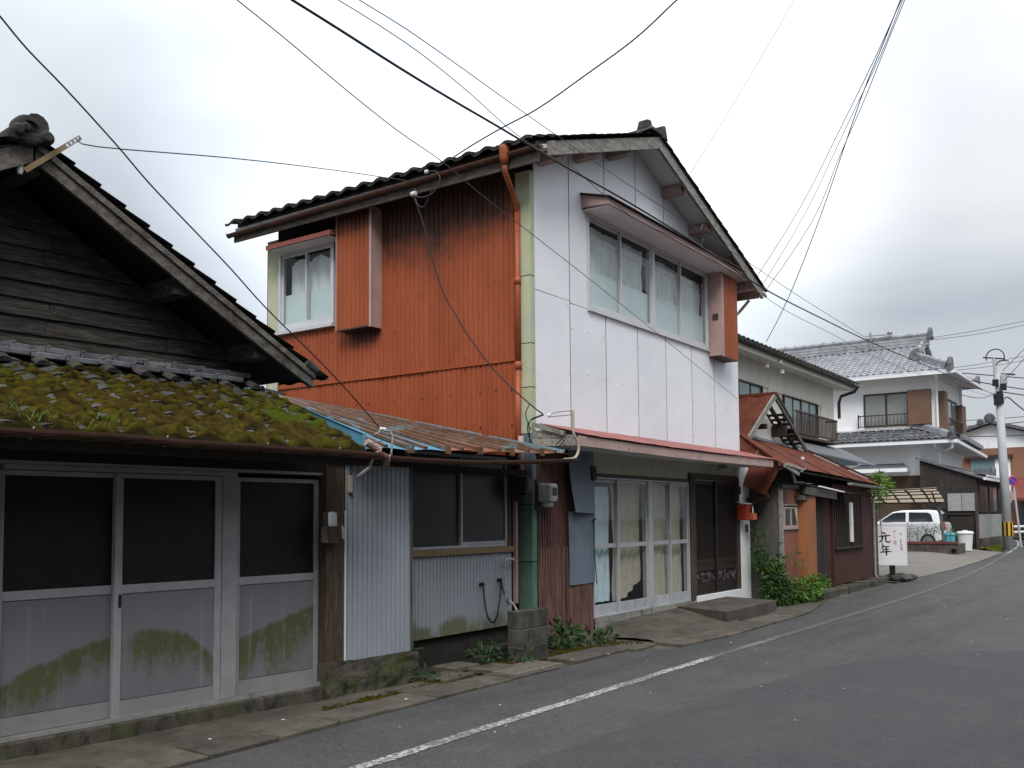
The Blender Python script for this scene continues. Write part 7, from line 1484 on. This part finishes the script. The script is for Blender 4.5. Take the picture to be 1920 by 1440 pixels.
for (y_, s_) in ((.70, .05), (.56, .045), (.50, .05), (.42, .06), (.335, .07)):
    brush(mb, [[(.1, .85, .12), (.9, .88, .12)], [(.5, .95, .12), (.5, .05, .12)], [(.1, .45, .12), (.9, .5, .12)], [(.2, .1, .12), (.85, .12, .12)]], .515, y_, s_)
mb.build('lettering', 'blueink', Sg_, recalc=False)
rnd = random.Random(44)
for k, (cx, cy, s_) in enumerate([(23.3, 5.35, .20), (23.55, 5.62, .17), (23.6, 5.25, .16), (23.85, 5.42, .19), (23.15, 5.72, .13), (24.1, 5.25, .15)]):
    me_ = MB(); 
    bm = bmesh.new(); bmesh.ops.create_icosphere(bm, subdivisions=2, radius=s_)
    for v in bm.verts: v.co *= 1+.35*noise.noise(v.co*6+Vector((k*7, 0, 0))); v.co.z *= .55; v.co += Vector((cx, cy, .10))
    me = bpy.data.meshes.new('stone'); bm.to_mesh(me); bm.free()
    me.transform(Matrix.Translation((-cx, -cy, 0))); me.materials.append(MT['stone']); o = bpy.data.objects.new('stone', me); COL.objects.link(o); o.location = (cx, cy, 0)
    tag(o, ['broad dark stone directly under the foot of the white shop sign', 'dark stone wedged behind the foot of the white shop sign', 'dark stone in front of the pile at the sign foot', 'larger stone at the right of the pile under the shop sign', 'small stone left behind the foot of the shop sign', 'rightmost stone of the pile beside the shop sign'][k], 'stone', 'stones at the sign foot')

# ------------------------------------------------------------------ utility pole, traffic sign, far house
Po = thing('utility_pole', 'grey concrete utility pole with looped wires and yellow black guard at its foot', 'utility pole', (43, 5.62, .1))
mb = MB(); mb.tube([(43, 5.60, .05), (43, 5.74, 7.35)], .195, 16, r2=.135); mb.build('pole', 'poleconc', Po, smooth=True)
mb = MB(); mb.tube([(42.93, 5.82, 7.0), (42.93, 5.84, 8.0)], .07, 8); mb.build('pole_top', 'poleconc', Po)
mb = MB(); mb.tube([(43, 5.595, .70), (43, 5.60, 1.25)], .204, 16); gb = mb.build('guard_band', 'yellow', Po)
mb = MB()
for k in range(8):
    a = k*math.pi/4
    c0 = Vector((43+.208*math.cos(a), 5.6+.208*math.sin(a), .70)); c1 = c0+Vector((0, 0, .55)); mb.beam(c0, c1, .07, .01, up=(math.cos(a), math.sin(a), 0))
mb.build('guard_stripe', 'black', gb)
def arc(c, r_, t0, t1, n=16): return [(c[0], c[1]+r_*math.cos(t0+(t1-t0)*i/n), c[2]+r_*math.sin(t0+(t1-t0)*i/n)) for i in range(n+1)]
mb = MB(); mb.tube(arc((42.9, 5.80, 8.02), .34, -.3, 3.6), .024, 6); mb.tube(arc((42.9, 5.50, 7.52), .34, -1.0, 2.2), .024, 6); mb.build('wire_loop', 'cable', Po)
mb = MB(); mb.beam((42.9, 6.25, 8.06), (42.9, 5.45, 7.92), .05, .05); mb.beam((42.9, 5.6, 7.32), (42.9, 5.1, 7.24), .06, .06); mb.build('cross_arm', 'cable', Po)
for (z, dy) in ((6.95, .18), (6.45, .05), (6.15, .15), (6.75, -.1)):
    mb = MB(); mb.box(42.72, 5.62+dy-.1, z-.12, 42.9, 5.62+dy+.12, z+.14); mb.build('pole_fitting', 'cable', Po)
mb = MB(); mb.tube([(42.9, 5.74, 6.5), (42.9, 5.72, 6.1)], .19, 12); mb.build('strap_band', 'cable', Po)
mb = MB(); mb.box(42.84, 5.42, 6.9, 43.16, 5.62, 7.3); mb.build('junction_box', 'poleconc', Po, bevel=.02)
Ns = thing('no_parking_sign', 'round blue no parking sign with red rim on a pale post past the utility pole', 'traffic sign', (47, 5.8, .1))
mb = MB(); mb.tube([(47, 5.62, .1), (47, 5.86, 3.3)], .045, 8); mb.build('post', 'poleconc', Ns)
nf = frame((46.93, 5.84, 3.04), (.5, -.86, 0), (0, 0, 1))
mb = MB(nf); mb.lathe([(.22, .0), (.22, .012)], (0, 0, 0), 28); mb.build('disc', 'signblue', Ns)
mb = MB(nf); 
ringp = [(.225, .013), (.225, .02), (.165, .02), (.165, .013)]
n = 28
for i in range(n):
    a0_, a1_ = 2*math.pi*i/n, 2*math.pi*(i+1)/n
    mb.add([(r_*math.cos(a), r_*math.sin(a), z) for a in (a0_, a1_) for r_, z in ((.225, .018), (.172, .018))], [(0, 2, 3, 1)])
mb.beam((-.13, .13, .019), (.13, -.13, .019), .05, .002, up=(0, 0, 1)); mb.build('red_rim', 'signred', Ns, recalc=False)
mb = MB(nf); mb.box(-.12, -.85, -.02, .12, -.45, 0); mb.build('plate', 'pink', Ns); mb = MB(nf); mb.box(-.12, -1.15, -.02, .05, -.95, 0); mb.build('plate', 'brownframe', Ns)
Fh = thing('far_house', 'far gabled house with white upper wall and tan brown cladding below', 'house', (62, 8, 0))
FX = 60.0
mb = MB(); mb.prism([(FX, 1.0, 5.35), (FX, 12.5, 5.35), (FX, 12.5, 5.5), (FX, 8.46, 6.72), (FX, 4.4, 5.5), (FX, 1.0, 5.4)], (8, 0, 0)); mb.build('upper_wall', 'whitewall', Fh)
mb = MB(); mb.box(FX-.02, 1.0, .2, FX+8, 12.5, 5.34); mb.build('lower_wall', 'farbrown', Fh)
for sg in (-1, 1):
    mb = MB(); mb.hexa([(FX-.5, 8.46, 6.78), (FX-.5, 8.46+sg*4.3, 5.50), (FX+8, 8.46+sg*4.3, 5.50), (FX+8, 8.46, 6.78)], [(FX-.5, 8.46, 6.96), (FX-.5, 8.46+sg*4.3, 5.66), (FX+8, 8.46+sg*4.3, 5.66), (FX+8, 8.46, 6.96)]); mb.build('roof', 'tile', Fh)
mb = MB(); mb.lathe([(.22, -.1), (.30, 0), (.26, .1)], (FX-.45, 8.46, 7.05), 12, 'x'); mb.lathe([(.15, -.1), (.2, 0), (.15, .1)], (FX-.45, 8.95, 6.85), 10, 'x'); mb.build('ridge_ornament', 'tile', Fh)
mb = MB(); mb.box(FX-.08, 8.35, 3.2, FX-.025, 9.6, 4.75); mb.build('window', 'tealglass', Fh); mb = MB(); mb.box(FX-.09, 7.55, 2.0, FX-.03, 8.33, 4.75); mb.build('white_panel', 'whitewall', Fh); mb = MB(); mb.box(FX-.30, 7.4, 4.76, FX-.03, 9.9, 4.95); mb.build('window_hood', 'brownframe', Fh)
mb = MB(); mb.hexa([(FX-1.6, 1.0, 2.3), (FX-1.6, 7.3, 2.3), (FX-.03, 7.3, 2.6), (FX-.03, 1.0, 2.6)], [(FX-1.6, 1.0, 2.45), (FX-1.6, 7.3, 2.45), (FX-.03, 7.3, 3.6), (FX-.03, 1.0, 3.6)]); mb.build('awning', 'farmaroon', Fh)
mb = MB(); mb.box(FX-.05, 6.2, .2, FX-.025, 7.2, 2.25); mb.build('shop_opening', 'slate', Fh)
ve = thing('vending_machine', 'orange fronted vending machine under the maroon awning of the far house', 'vending machine', (59, 6.7, .2)); mb = MB(); mb.box(58.6, 6.05, .9, 59.3, 6.75, 2.25); mb.build('cabinet', 'vending', ve, bevel=.03); mb = MB(); mb.box(58.58, 6.12, 1.5, 58.597, 6.68, 2.15); mb.build('display_window', 'farglass', ve); mb = MB(); mb.box(58.6, 6.08, .15, 59.3, 6.72, .89); mb.build('base', 'slate', ve)
gr_ = thing('guard_rail', 'short white guard rail beside the no parking sign', 'guard rail', (48.5, 5.6, .1))
for z in (.75, 1.0): mb = MB(); mb.tube([(47.6, 6.2, z), (50.5, 5.4, z)], .05, 8); mb.build('rail', 'whitepaint', gr_)
for x_, y_ in ((47.7, 6.17), (50.4, 5.43)): mb = MB(); mb.tube([(x_, y_, .1), (x_, y_, 1.05)], .06, 8); mb.build('post', 'whitepaint', gr_)

# ------------------------------------------------------------------ added unseen houses across the lane, behind the camera (they darken low walls, mirror in the panes and close the street)
for (x0, x1, yf, he, m, lab) in ((-12, 3.2, -5.0, 8.0, 'brownboard', 'unseen tall brown boarded house across the lane facing the mossy roofed house'), (3.6, 12.5, -5.0, 7.0, 'board', 'unseen grey boarded house across the lane facing the orange house'), (13.2, 21, -5.2, 4.4, 'brownwall', 'unseen low red brown house across the lane facing the tin roof shack')):
    t_ = thing('unseen_opposite_house', lab, 'house', ((x0+x1)/2, yf-4, 0))
    mb = MB(); mb.box(x0, yf-8, -.05, x1, yf, he); mb.build('wall', m, t_)
    mb = MB(); mb.prism([(x0-.4, yf+.7, he-.25), (x0-.4, yf-4, he+1.7), (x0-.4, yf-8.7, he-.25), (x0-.4, yf-4, he+1.85)], (x1-x0+.8, 0, 0)); mb.build('roof', 'tile', t_)
    n = int((x1-x0)/2.4)
    for k in range(n):
        xa = x0+.5+k*(x1-x0-.6)/n
        mb = MB(); mb.box(xa, yf-.02, .9, xa+1.5, yf+.04, 2.1); w_ = mb.build('window', 'alu', t_)
        mb = MB(); mb.box(xa+.05, yf+.041, .95, xa+1.45, yf+.05, 2.05); mb.build('pane', 'tealglass', w_)
# ------------------------------------------------------------------ plants
rnd = random.Random(77)
def bush(name, label, cat, c, blobs, m, size, n, stems, seed):
    t = thing(name, label, cat, c); r_ = random.Random(seed); pts = []
    for (bx, by, bz, br_, bn) in blobs:
        for i in range(int(n*bn)):
            v = Vector((r_.gauss(0, 1), r_.gauss(0, 1), r_.gauss(0, 1))).normalized(); rad = br_*(r_.random()**.45)
            p = Vector((c[0]+bx, c[1]+by, c[2]+bz))+Vector((v.x*rad, v.y*rad, v.z*rad*.9))
            pts.append((p, v*.7+Vector((r_.uniform(-.5, .5), r_.uniform(-.5, .5), -.15))))
    leaf_cloud('foliage', m, t, pts, size, seed=seed)
    mb = MB()
    for s_ in stems: mb.tube([Vector(c)+Vector(p) for p in s_], .012, 5, r2=.004)
    mb.build('stem', 'stem', t); return t
bush('bush', 'dark leafy bush growing against the grey boards between the doorstep and the shack', 'bush', (16.55, 5.84, 0), [(0, .05, .25, .28, 1.0), (.02, .05, .50, .22, .6), (-.05, .25, .72, .17, .4), (.22, -.12, .18, .22, .6), (.15, .0, .80, .12, .16), (-.05, .3, 1.0, .13, .16), (-.02, .38, 1.3, .09, .07)], 'leafmix', .10, 420, [[(0, .1, 0), (0, .1, .6), (.05, 0, .9)], [(.2, 0, 0), (.25, 0, .4)], [(0, .25, .3), (-.03, .36, 1.35)]], 1)
bush('fern', 'bright green fern-like bush spilling over the kerb before the red shack door', 'bush', (17.0, 5.60, 0), [(0, 0, .24, .22, .7), (.38, -.05, .30, .20, .7), (.78, -.08, .33, .15, .5), (1.1, -.08, .34, .08, .14), (.2, -.12, .12, .18, .4)], 'leafbright', .10, 330, [[(0, 0, 0), (.2, 0, .3), (1.1, -.08, .36)], [(0, 0, 0), (.05, 0, .35)]], 2)
bush('sprig', 'thin sprig of leaves standing in front of the red shack sheet', 'plant', (17.2, 5.7, .6), [(-.15, 0, .3, .12, .4), (.1, 0, .22, .14, .4), (.25, 0, .1, .12, .3)], 'leafmid', .06, 70, [[(-.2, 0, -.3), (-.15, 0, .35)], [(-.2, 0, -.2), (.25, 0, .15)]], 5)
bush('vine', 'bright green vine leaves at the right end of the rusty tin roof', 'plant', (22.7, 5.62, 2.2), [(.1, 0, .12, .26, 1.0), (.5, -.05, -.02, .24, .7), (-.5, -.1, -.02, .14, .3), (.35, .1, -.35, .14, .3), (.3, 0, .26, .14, .4)], 'leaflight', .11, 150, [[(.3, 0, -1.4), (.35, .05, -.4), (.1, 0, .1)], [(-.6, -.1, -.02), (.2, 0, .05)]], 7)
bush('weeds', 'dark fern weeds in the gap between the block pillar and the rusty corrugated wall', 'plant', (9.75, 6.12, 0), [(0, 0, .16, .20, .9), (.25, .05, .08, .16, .5), (.55, -.05, .05, .16, .5), (.85, -.12, .05, .12, .4)], 'leafdark', .10, 150, [[(0, 0, 0), (.02, 0, .3)]], 9)
bush('weeds', 'small weeds at the foot of the block pillar on its shaded side', 'plant', (8.15, 6.0, 0), [(0, .1, .10, .14, .5), (.35, -.12, .10, .10, .35), (.15, .12, .2, .10, .3)], 'leafdark', .09, 110, [[(0, .1, 0), (.0, .1, .2)]], 10)
bush('weeds', 'tiny weeds at the right end of the mossy plinth', 'plant', (7.0, 6.0, 0), [(0, 0, .05, .13, .5), (.1, .25, .28, .10, .4), (.25, -.1, .03, .12, .4)], 'leafdark', .06, 130, [[(0, 0, 0), (.0, 0, .1)]], 11)
bush('hedge', 'dark green hedge behind the guard rail at the far right', 'hedge', (49.5, 5.6, .1), [(0, 0, .35, .5, 1), (1.2, -.7, .4, .5, 1), (2.2, -1.2, .4, .5, 1)], 'leafdark', .12, 300, [[(0, 0, 0), (0, 0, .4)]], 12)
# moss and litter along the slabs
mb = MB(); rnd = random.Random(9)
for k in range(1100):
    x_ = rnd.uniform(5.6, 10.8); y_ = interp(x_, EDGE)+.43+abs(rnd.gauss(0, .06))+(.35*rnd.random()**2 if x_ > 7 else 0)
    if fb(x_*1.6, 4) < -.12 and rnd.random() < .8: continue
    r_ = rnd.uniform(.012, .035); b = len(mb.v)
    mb.v += [Vector((x_, y_, .022+r_*.5))]+[Vector((x_+r_*math.cos(a), y_+r_*math.sin(a), .012)) for a in [i*1.047 for i in range(6)]]
    mb.f += [(b, b+1+i, b+1+(i+1) % 6) for i in range(6)]
    mb.at.setdefault('green', {}).update({b+i: .25 for i in range(7)}); mb.at.setdefault('dark', {}).update({b+i: .4 for i in range(7)})
o = mb.build('ground_moss', 'moss', None, smooth=True, org=Vector((8, 5.9, 0)), recalc=False); o['kind'] = 'stuff'
mb = MB(); rnd = random.Random(19)
for k in range(60):
    x_ = rnd.uniform(3, 24); y_ = interp(x_, EDGE)+rnd.uniform(-3.2, .6) if k % 3 else interp(x_, EDGE)+rnd.uniform(-.3, .7); s_ = rnd.uniform(.006, .020); a = rnd.random()*3
    mb.add([(x_+s_*math.cos(a+i*2.1)*(2.0 if i == 1 else 1), y_+s_*math.sin(a+i*2.1), zr(x_)+.034) for i in range(3)], [(0, 1, 2)])
o = mb.build('fallen_petals', 'paper', None, org=Vector((8, 5, 0)), recalc=False); o['kind'] = 'stuff'

# ------------------------------------------------------------------ cables
def spline(pts, n=4):
    P = [Vector(p) for p in pts]; out = []
    for i in range(len(P)-1):
        p0, p1, p2, p3 = P[max(i-1, 0)], P[i], P[i+1], P[min(i+2, len(P)-1)]
        for k in range(n):
            t = k/n; out.append(.5*((2*p1)+(p2-p0)*t+(2*p0-5*p1+4*p2-p3)*t*t+(3*p1-p0-3*p2+p3)*t*t*t))
    out.append(P[-1]); return out
def cable(pts, r_, label, m='cable', n=4, group=None):
    mb = MB(); sp = spline(pts, n); mb.tube(sp, r_, 6); o = mb.build('overhead_cable', m, None, org=sp[len(sp)//2].copy(), smooth=True); tag(o, label, 'cable', group); return o
W1_ = cable([(4.35, 5.52, 5.7), (4.89, 5.52, 5.68), (5.43, 5.52, 5.66), (6.09, 5.52, 5.63), (6.84, 5.52, 5.61), (7.72, 5.53, 5.61), (8.97, 5.53, 5.59), (10.53, 5.54, 5.6), (12.68, 5.54, 5.55), (15.32, 5.55, 5.44), (18.59, 5.56, 5.48), (22.71, 5.58, 5.58), (30.18, 5.61, 5.87), (42.23, 5.65, 6.33)], 0.0115, 'thick black overhead cable sagging along the lane across the white gable', 'cable')
cable([(5.05, 5.6, 5.97), (5.47, 5.6, 5.97), (5.89, 5.6, 5.97), (6.54, 5.6, 5.94), (7.28, 5.6, 5.84), (8.02, 5.6, 5.7), (8.75, 5.6, 5.66), (9.33, 5.61, 5.68), (10.1, 5.61, 5.55), (10.96, 5.61, 5.48), (12.65, 5.62, 5.54), (14.41, 5.62, 5.45), (16.58, 5.63, 5.31), (19.52, 5.63, 5.32), (22.93, 5.64, 5.32), (30.44, 5.66, 5.59), (42.89, 5.7, 6.29)], 0.0045, 'thin lashed wire running just above the thick black cable', 'greycable')
cable([(4.92, 5.42, 5.94), (5.56, 5.43, 5.95), (6.2, 5.44, 5.96), (6.98, 5.44, 5.92), (7.8, 5.44, 5.87), (8.73, 5.45, 5.83), (10.98, 5.46, 5.75), (14.42, 5.48, 5.69), (17.1, 5.5, 5.62), (21.12, 5.52, 5.57), (22.02, 5.53, 5.57)], 0.0045, 'thin straight wire highest of the three crossing the white gable', 'greycable')
cable([(2.9, 4.12, 4.54), (3.32, 4.19, 4.51), (3.74, 4.26, 4.48), (4.27, 4.35, 4.43), (4.91, 4.45, 4.38), (5.58, 4.56, 4.37), (6.2, 4.67, 4.32), (7.27, 4.85, 4.26), (8.96, 5.13, 4.16), (11.61, 5.57, 3.98), (15.96, 6.29, 3.67)], 0.0036, 'thin drop wire slanting across the orange wall to the white corner by the shack', 'greycable')
cable([(8.92, 3.6, 7.32), (8.95, 4.11, 7.07), (8.98, 4.62, 6.82), (9.01, 5.26, 6.61), (9.05, 5.94, 6.41), (9.08, 6.5, 6.32), (9.12, 7.11, 6.2), (9.15, 7.75, 6.02)], 0.0085, 'black service wire coming down from upper right to the orange house eave', 'cable')
cable([(2.2, 4.86, 4.32), (2.36, 4.89, 4.22), (2.52, 4.92, 4.12), (2.76, 4.97, 4.01), (3.12, 5.05, 3.83), (3.39, 5.11, 3.68), (3.71, 5.18, 3.53), (4.12, 5.27, 3.34), (4.52, 5.35, 3.13), (5.18, 5.5, 2.85), (5.64, 5.6, 2.63), (6.08, 5.69, 2.39)], 0.005, 'wavy black wire descending from the upper left to the lean-to corner', 'cable')
cable([LW(-2.09, .245, 4.545), LW(-1.95, .25, 4.52), (5.4, 6.85, 4.87), (7.2, 7.38, 5.42), (9.13, 7.95, 5.98)], 0.005, 'wire from the punched bracket on the gable to the orange house eave', 'greycable')
cable([(32.6, 10.0, 20.65), (31.27, 10.0, 19.27), (29.94, 10.0, 17.89), (27.59, 10.0, 15.54), (24.91, 10.0, 12.91), (22.39, 10.0, 10.5)], 0.009, 'lone faint wire rising behind the right roof slope into the bright cloud', 'greycable')
cable([(15.44, 2.75, 10.67), (16.24, 3.39, 10.18), (17.04, 4.03, 9.69), (18.15, 4.92, 9.11), (19.95, 6.36, 8.23), (22.17, 8.14, 7.51)], 0.008, 'leftmost of the wires fanning down behind the right end of the orange roof', 'greycable')
cable([(15.63, 2.83, 10.75), (16.36, 3.39, 10.24), (17.09, 3.95, 9.73), (18.24, 4.85, 9.12), (20.11, 6.3, 8.14), (22.43, 8.1, 7.35)], 0.007, 'second of the fanning wires behind the orange roof end', 'greycable')
cable([(15.97, 2.93, 10.78), (16.65, 3.42, 10.38), (17.33, 3.91, 9.98), (18.15, 4.52, 9.44), (19.19, 5.27, 8.91), (20.67, 6.36, 8.06), (23.93, 8.75, 7.33)], 0.008, 'third of the fanning wires behind the orange roof end', 'greycable')
cable([(16.21, 3.07, 10.9), (16.83, 3.53, 10.49), (17.45, 3.99, 10.08), (18.35, 4.64, 9.55), (20.17, 5.97, 8.09), (22.04, 7.34, 6.84), (23.63, 8.5, 6.11)], 0.01, 'rightmost fanning wire dropping to the insulators on the cream house', 'greycable')
cable([(45.76, 8.85, 9.61), (47.39, 7.15, 10.01), (49.09, 5.38, 10.51), (50.11, 4.32, 10.81)], 0.012, 'upper of the two wires leaving the white house ridge to the right', 'greycable')
cable([(45.84, 8.87, 9.53), (47.46, 7.17, 9.85), (49.15, 5.39, 10.33), (50.16, 4.32, 10.62)], 0.012, 'lower of the two wires leaving the white house ridge to the right', 'greycable')
cable([(42.79, 7.47, 7.73), (43.81, 6.66, 7.92), (45.84, 5.08, 8.39), (47.06, 4.13, 8.67)], 0.012, 'upper faint wire from the white roof corner past the pole top', 'greycable')
cable([(42.83, 7.44, 7.62), (44.25, 6.32, 7.85), (45.83, 5.08, 8.2), (46.78, 4.34, 8.41)], 0.012, 'lower faint wire from the white roof corner past the pole top', 'greycable')
cable([(42.22, 7.64, 7.52), (45.0, 6.44, 7.6), (47.63, 5.31, 7.67), (49.21, 4.63, 7.71)], 0.022, 'dark wire from the white eave passing just above the pole head', 'cable')
cable([(42.58, 6.66, 7.09), (44.33, 5.99, 7.05), (46.42, 5.19, 7.02), (47.67, 4.71, 7.0)], 0.022, 'dark wire crossing the pole below its head', 'cable')
cable([(43.14, 5.6, 6.59), (44.87, 5.03, 6.59), (45.91, 4.69, 6.59)], 0.022, 'dark wire leaving the right side of the pole strap', 'cable')
cable([(42.6, 7.12, 6.55), (42.76, 6.55, 6.39), (42.86, 6.17, 6.41), (42.98, 5.74, 6.63)], 0.014, 'slack grey wire looping from the white house corner to the pole', 'greycable')
cable([(60.0, 10.03, 7.04), (60.19, 8.15, 7.05), (60.32, 6.8, 7.09), (60.4, 5.99, 7.11)], 0.02, 'upper wire across the far house gable', 'greycable')
cable([(60.0, 10.04, 6.72), (60.18, 8.16, 6.71), (60.32, 6.82, 6.79), (60.4, 6.02, 6.84)], 0.024, 'middle wire across the far house gable', 'cable')
cable([(59.01, 9.89, 6.05), (59.2, 8.05, 5.96), (59.33, 6.73, 5.96), (59.41, 5.94, 5.96)], 0.024, 'lower wire across the far house white wall', 'cable')
cable([(43.2, 5.55, 6.31), (43.39, 5.45, 6.39), (43.83, 5.22, 6.14), (44.28, 4.99, 5.9), (44.55, 4.85, 5.76)], 0.024, 'kinked dark wire bending down from the pole to the right edge', 'cable')
cable([(42.81, 5.53, 7.43), (42.3, 5.07, 7.75), (41.8, 4.62, 8.07), (41.5, 4.35, 8.26)], 0.012, 'faint wire rising steeply right from the pole', 'greycable')
cable([(42.78, 5.5, 7.01), (42.19, 4.97, 7.41), (41.82, 4.63, 7.71), (41.6, 4.43, 7.89)], 0.012, 'grey wire rising right from the pole strap', 'greycable')
cable([(9.15, 7.98, 5.8), (9.15, 7.88, 5.59), (9.15, 7.75, 5.25), (9.14, 7.64, 4.88), (9.14, 7.48, 4.47), (9.14, 7.3, 4.18), (9.13, 7.05, 3.83), (9.12, 6.72, 3.44), (9.11, 6.4, 3.14), (9.1, 6.09, 2.89), (9.1, 5.95, 2.79)], 0.0085, 'twisted service cable hanging down the orange wall to the awning corner', 'cable')
tie = MB(); tie.tube([(12.75, 5.545, 5.56), (12.88, 5.55, 5.70), (12.80, 5.545, 5.88), (12.72, 5.545, 6.05)], .006, 5); tie.tube([(12.76, 5.545, 5.80), (12.84, 5.545, 5.90)], .012, 5); tie.build('wire_tie', 'greycable', W1_)
ei = thing('insulator', 'white insulator with looped wires under the middle of the orange house eave', 'insulator', (9.14, 7.92, 5.9))
mb = MB(); mb.lathe([(.015, -.04), (.032, -.035), (.034, -.01), (.022, 0), (.034, .01), (.032, .035), (.015, .04)], (9.13, 7.95, 5.82), 12, 'y'); mb.lathe([(.015, -.03), (.028, -.02), (.028, .02), (.015, .03)], (9.12, 7.72, 6.06), 12, 'y'); mb.build('insulator', 'porcelain', ei)
mb = MB(); mb.tube(spline([(9.13, 7.95, 5.80), (9.12, 7.80, 5.74), (9.12, 7.62, 5.76), (9.12, 7.50, 5.90), (9.12, 7.55, 6.02), (9.12, 7.7, 6.06)]), .008, 5); mb.tube(spline([(9.13, 7.93, 5.79), (9.13, 7.88, 5.66), (9.14, 7.78, 5.62), (9.13, 7.68, 5.74), (9.12, 7.58, 5.90)]), .006, 5); mb.tube([(9.2, 7.95, 5.95), (9.14, 7.95, 5.86)], .008, 5); mb.build('wire', 'greycable', ei)
sh_ = thing('service_hook', 'bent pipe hook with insulator and slack wires above the left end of the red awning', 'service hook', (9.5, 5.8, 2.5))
mb = MB(); mb.tube(spline([(9.42, 5.74, 2.86), (9.42, 5.74, 2.72), (9.43, 5.74, 2.58), (9.50, 5.73, 2.48), (9.52, 5.73, 2.38), (9.46, 5.75, 2.29), (9.33, 5.82, 2.27)]), .017, 8); mb.build('hook_pipe', 'hose', sh_, smooth=True)
mb = MB(); mb.lathe([(.012, -.02), (.026, -.014), (.026, .014), (.012, .02)], (9.13, 5.88, 2.775), 12, 'y'); mb.build('insulator', 'porcelain', sh_)
mb = MB(); mb.tube(spline([(9.13, 5.88, 2.79), (9.28, 5.80, 2.83), (9.42, 5.74, 2.84)]), .004, 5); mb.tube(spline([(9.13, 5.88, 2.76), (9.3, 5.8, 2.78), (9.42, 5.74, 2.80)]), .004, 5)
mb.tube(spline([(9.1, 5.95, 2.79), (9.2, 6.2, 2.74), (9.45, 6.38, 2.60), (9.52, 6.38, 2.42), (9.55, 6.1, 2.40), (9.56, 5.95, 2.52)]), .006, 5); mb.tube(spline([(9.11, 5.95, 2.78), (9.3, 6.3, 2.72), (9.5, 6.38, 2.50), (9.54, 6.2, 2.36), (9.55, 5.86, 2.42)]), .006, 5); mb.tube(spline([(9.44, 5.76, 2.62), (9.50, 5.9, 2.56), (9.52, 6.05, 2.46)]), .006, 5); mb.tube(spline([(9.05, 6.1, 2.92), (9.40, 6.4, 2.84), (9.54, 6.42, 2.66)]), .006, 5); mb.build('wire', 'cable', sh_)
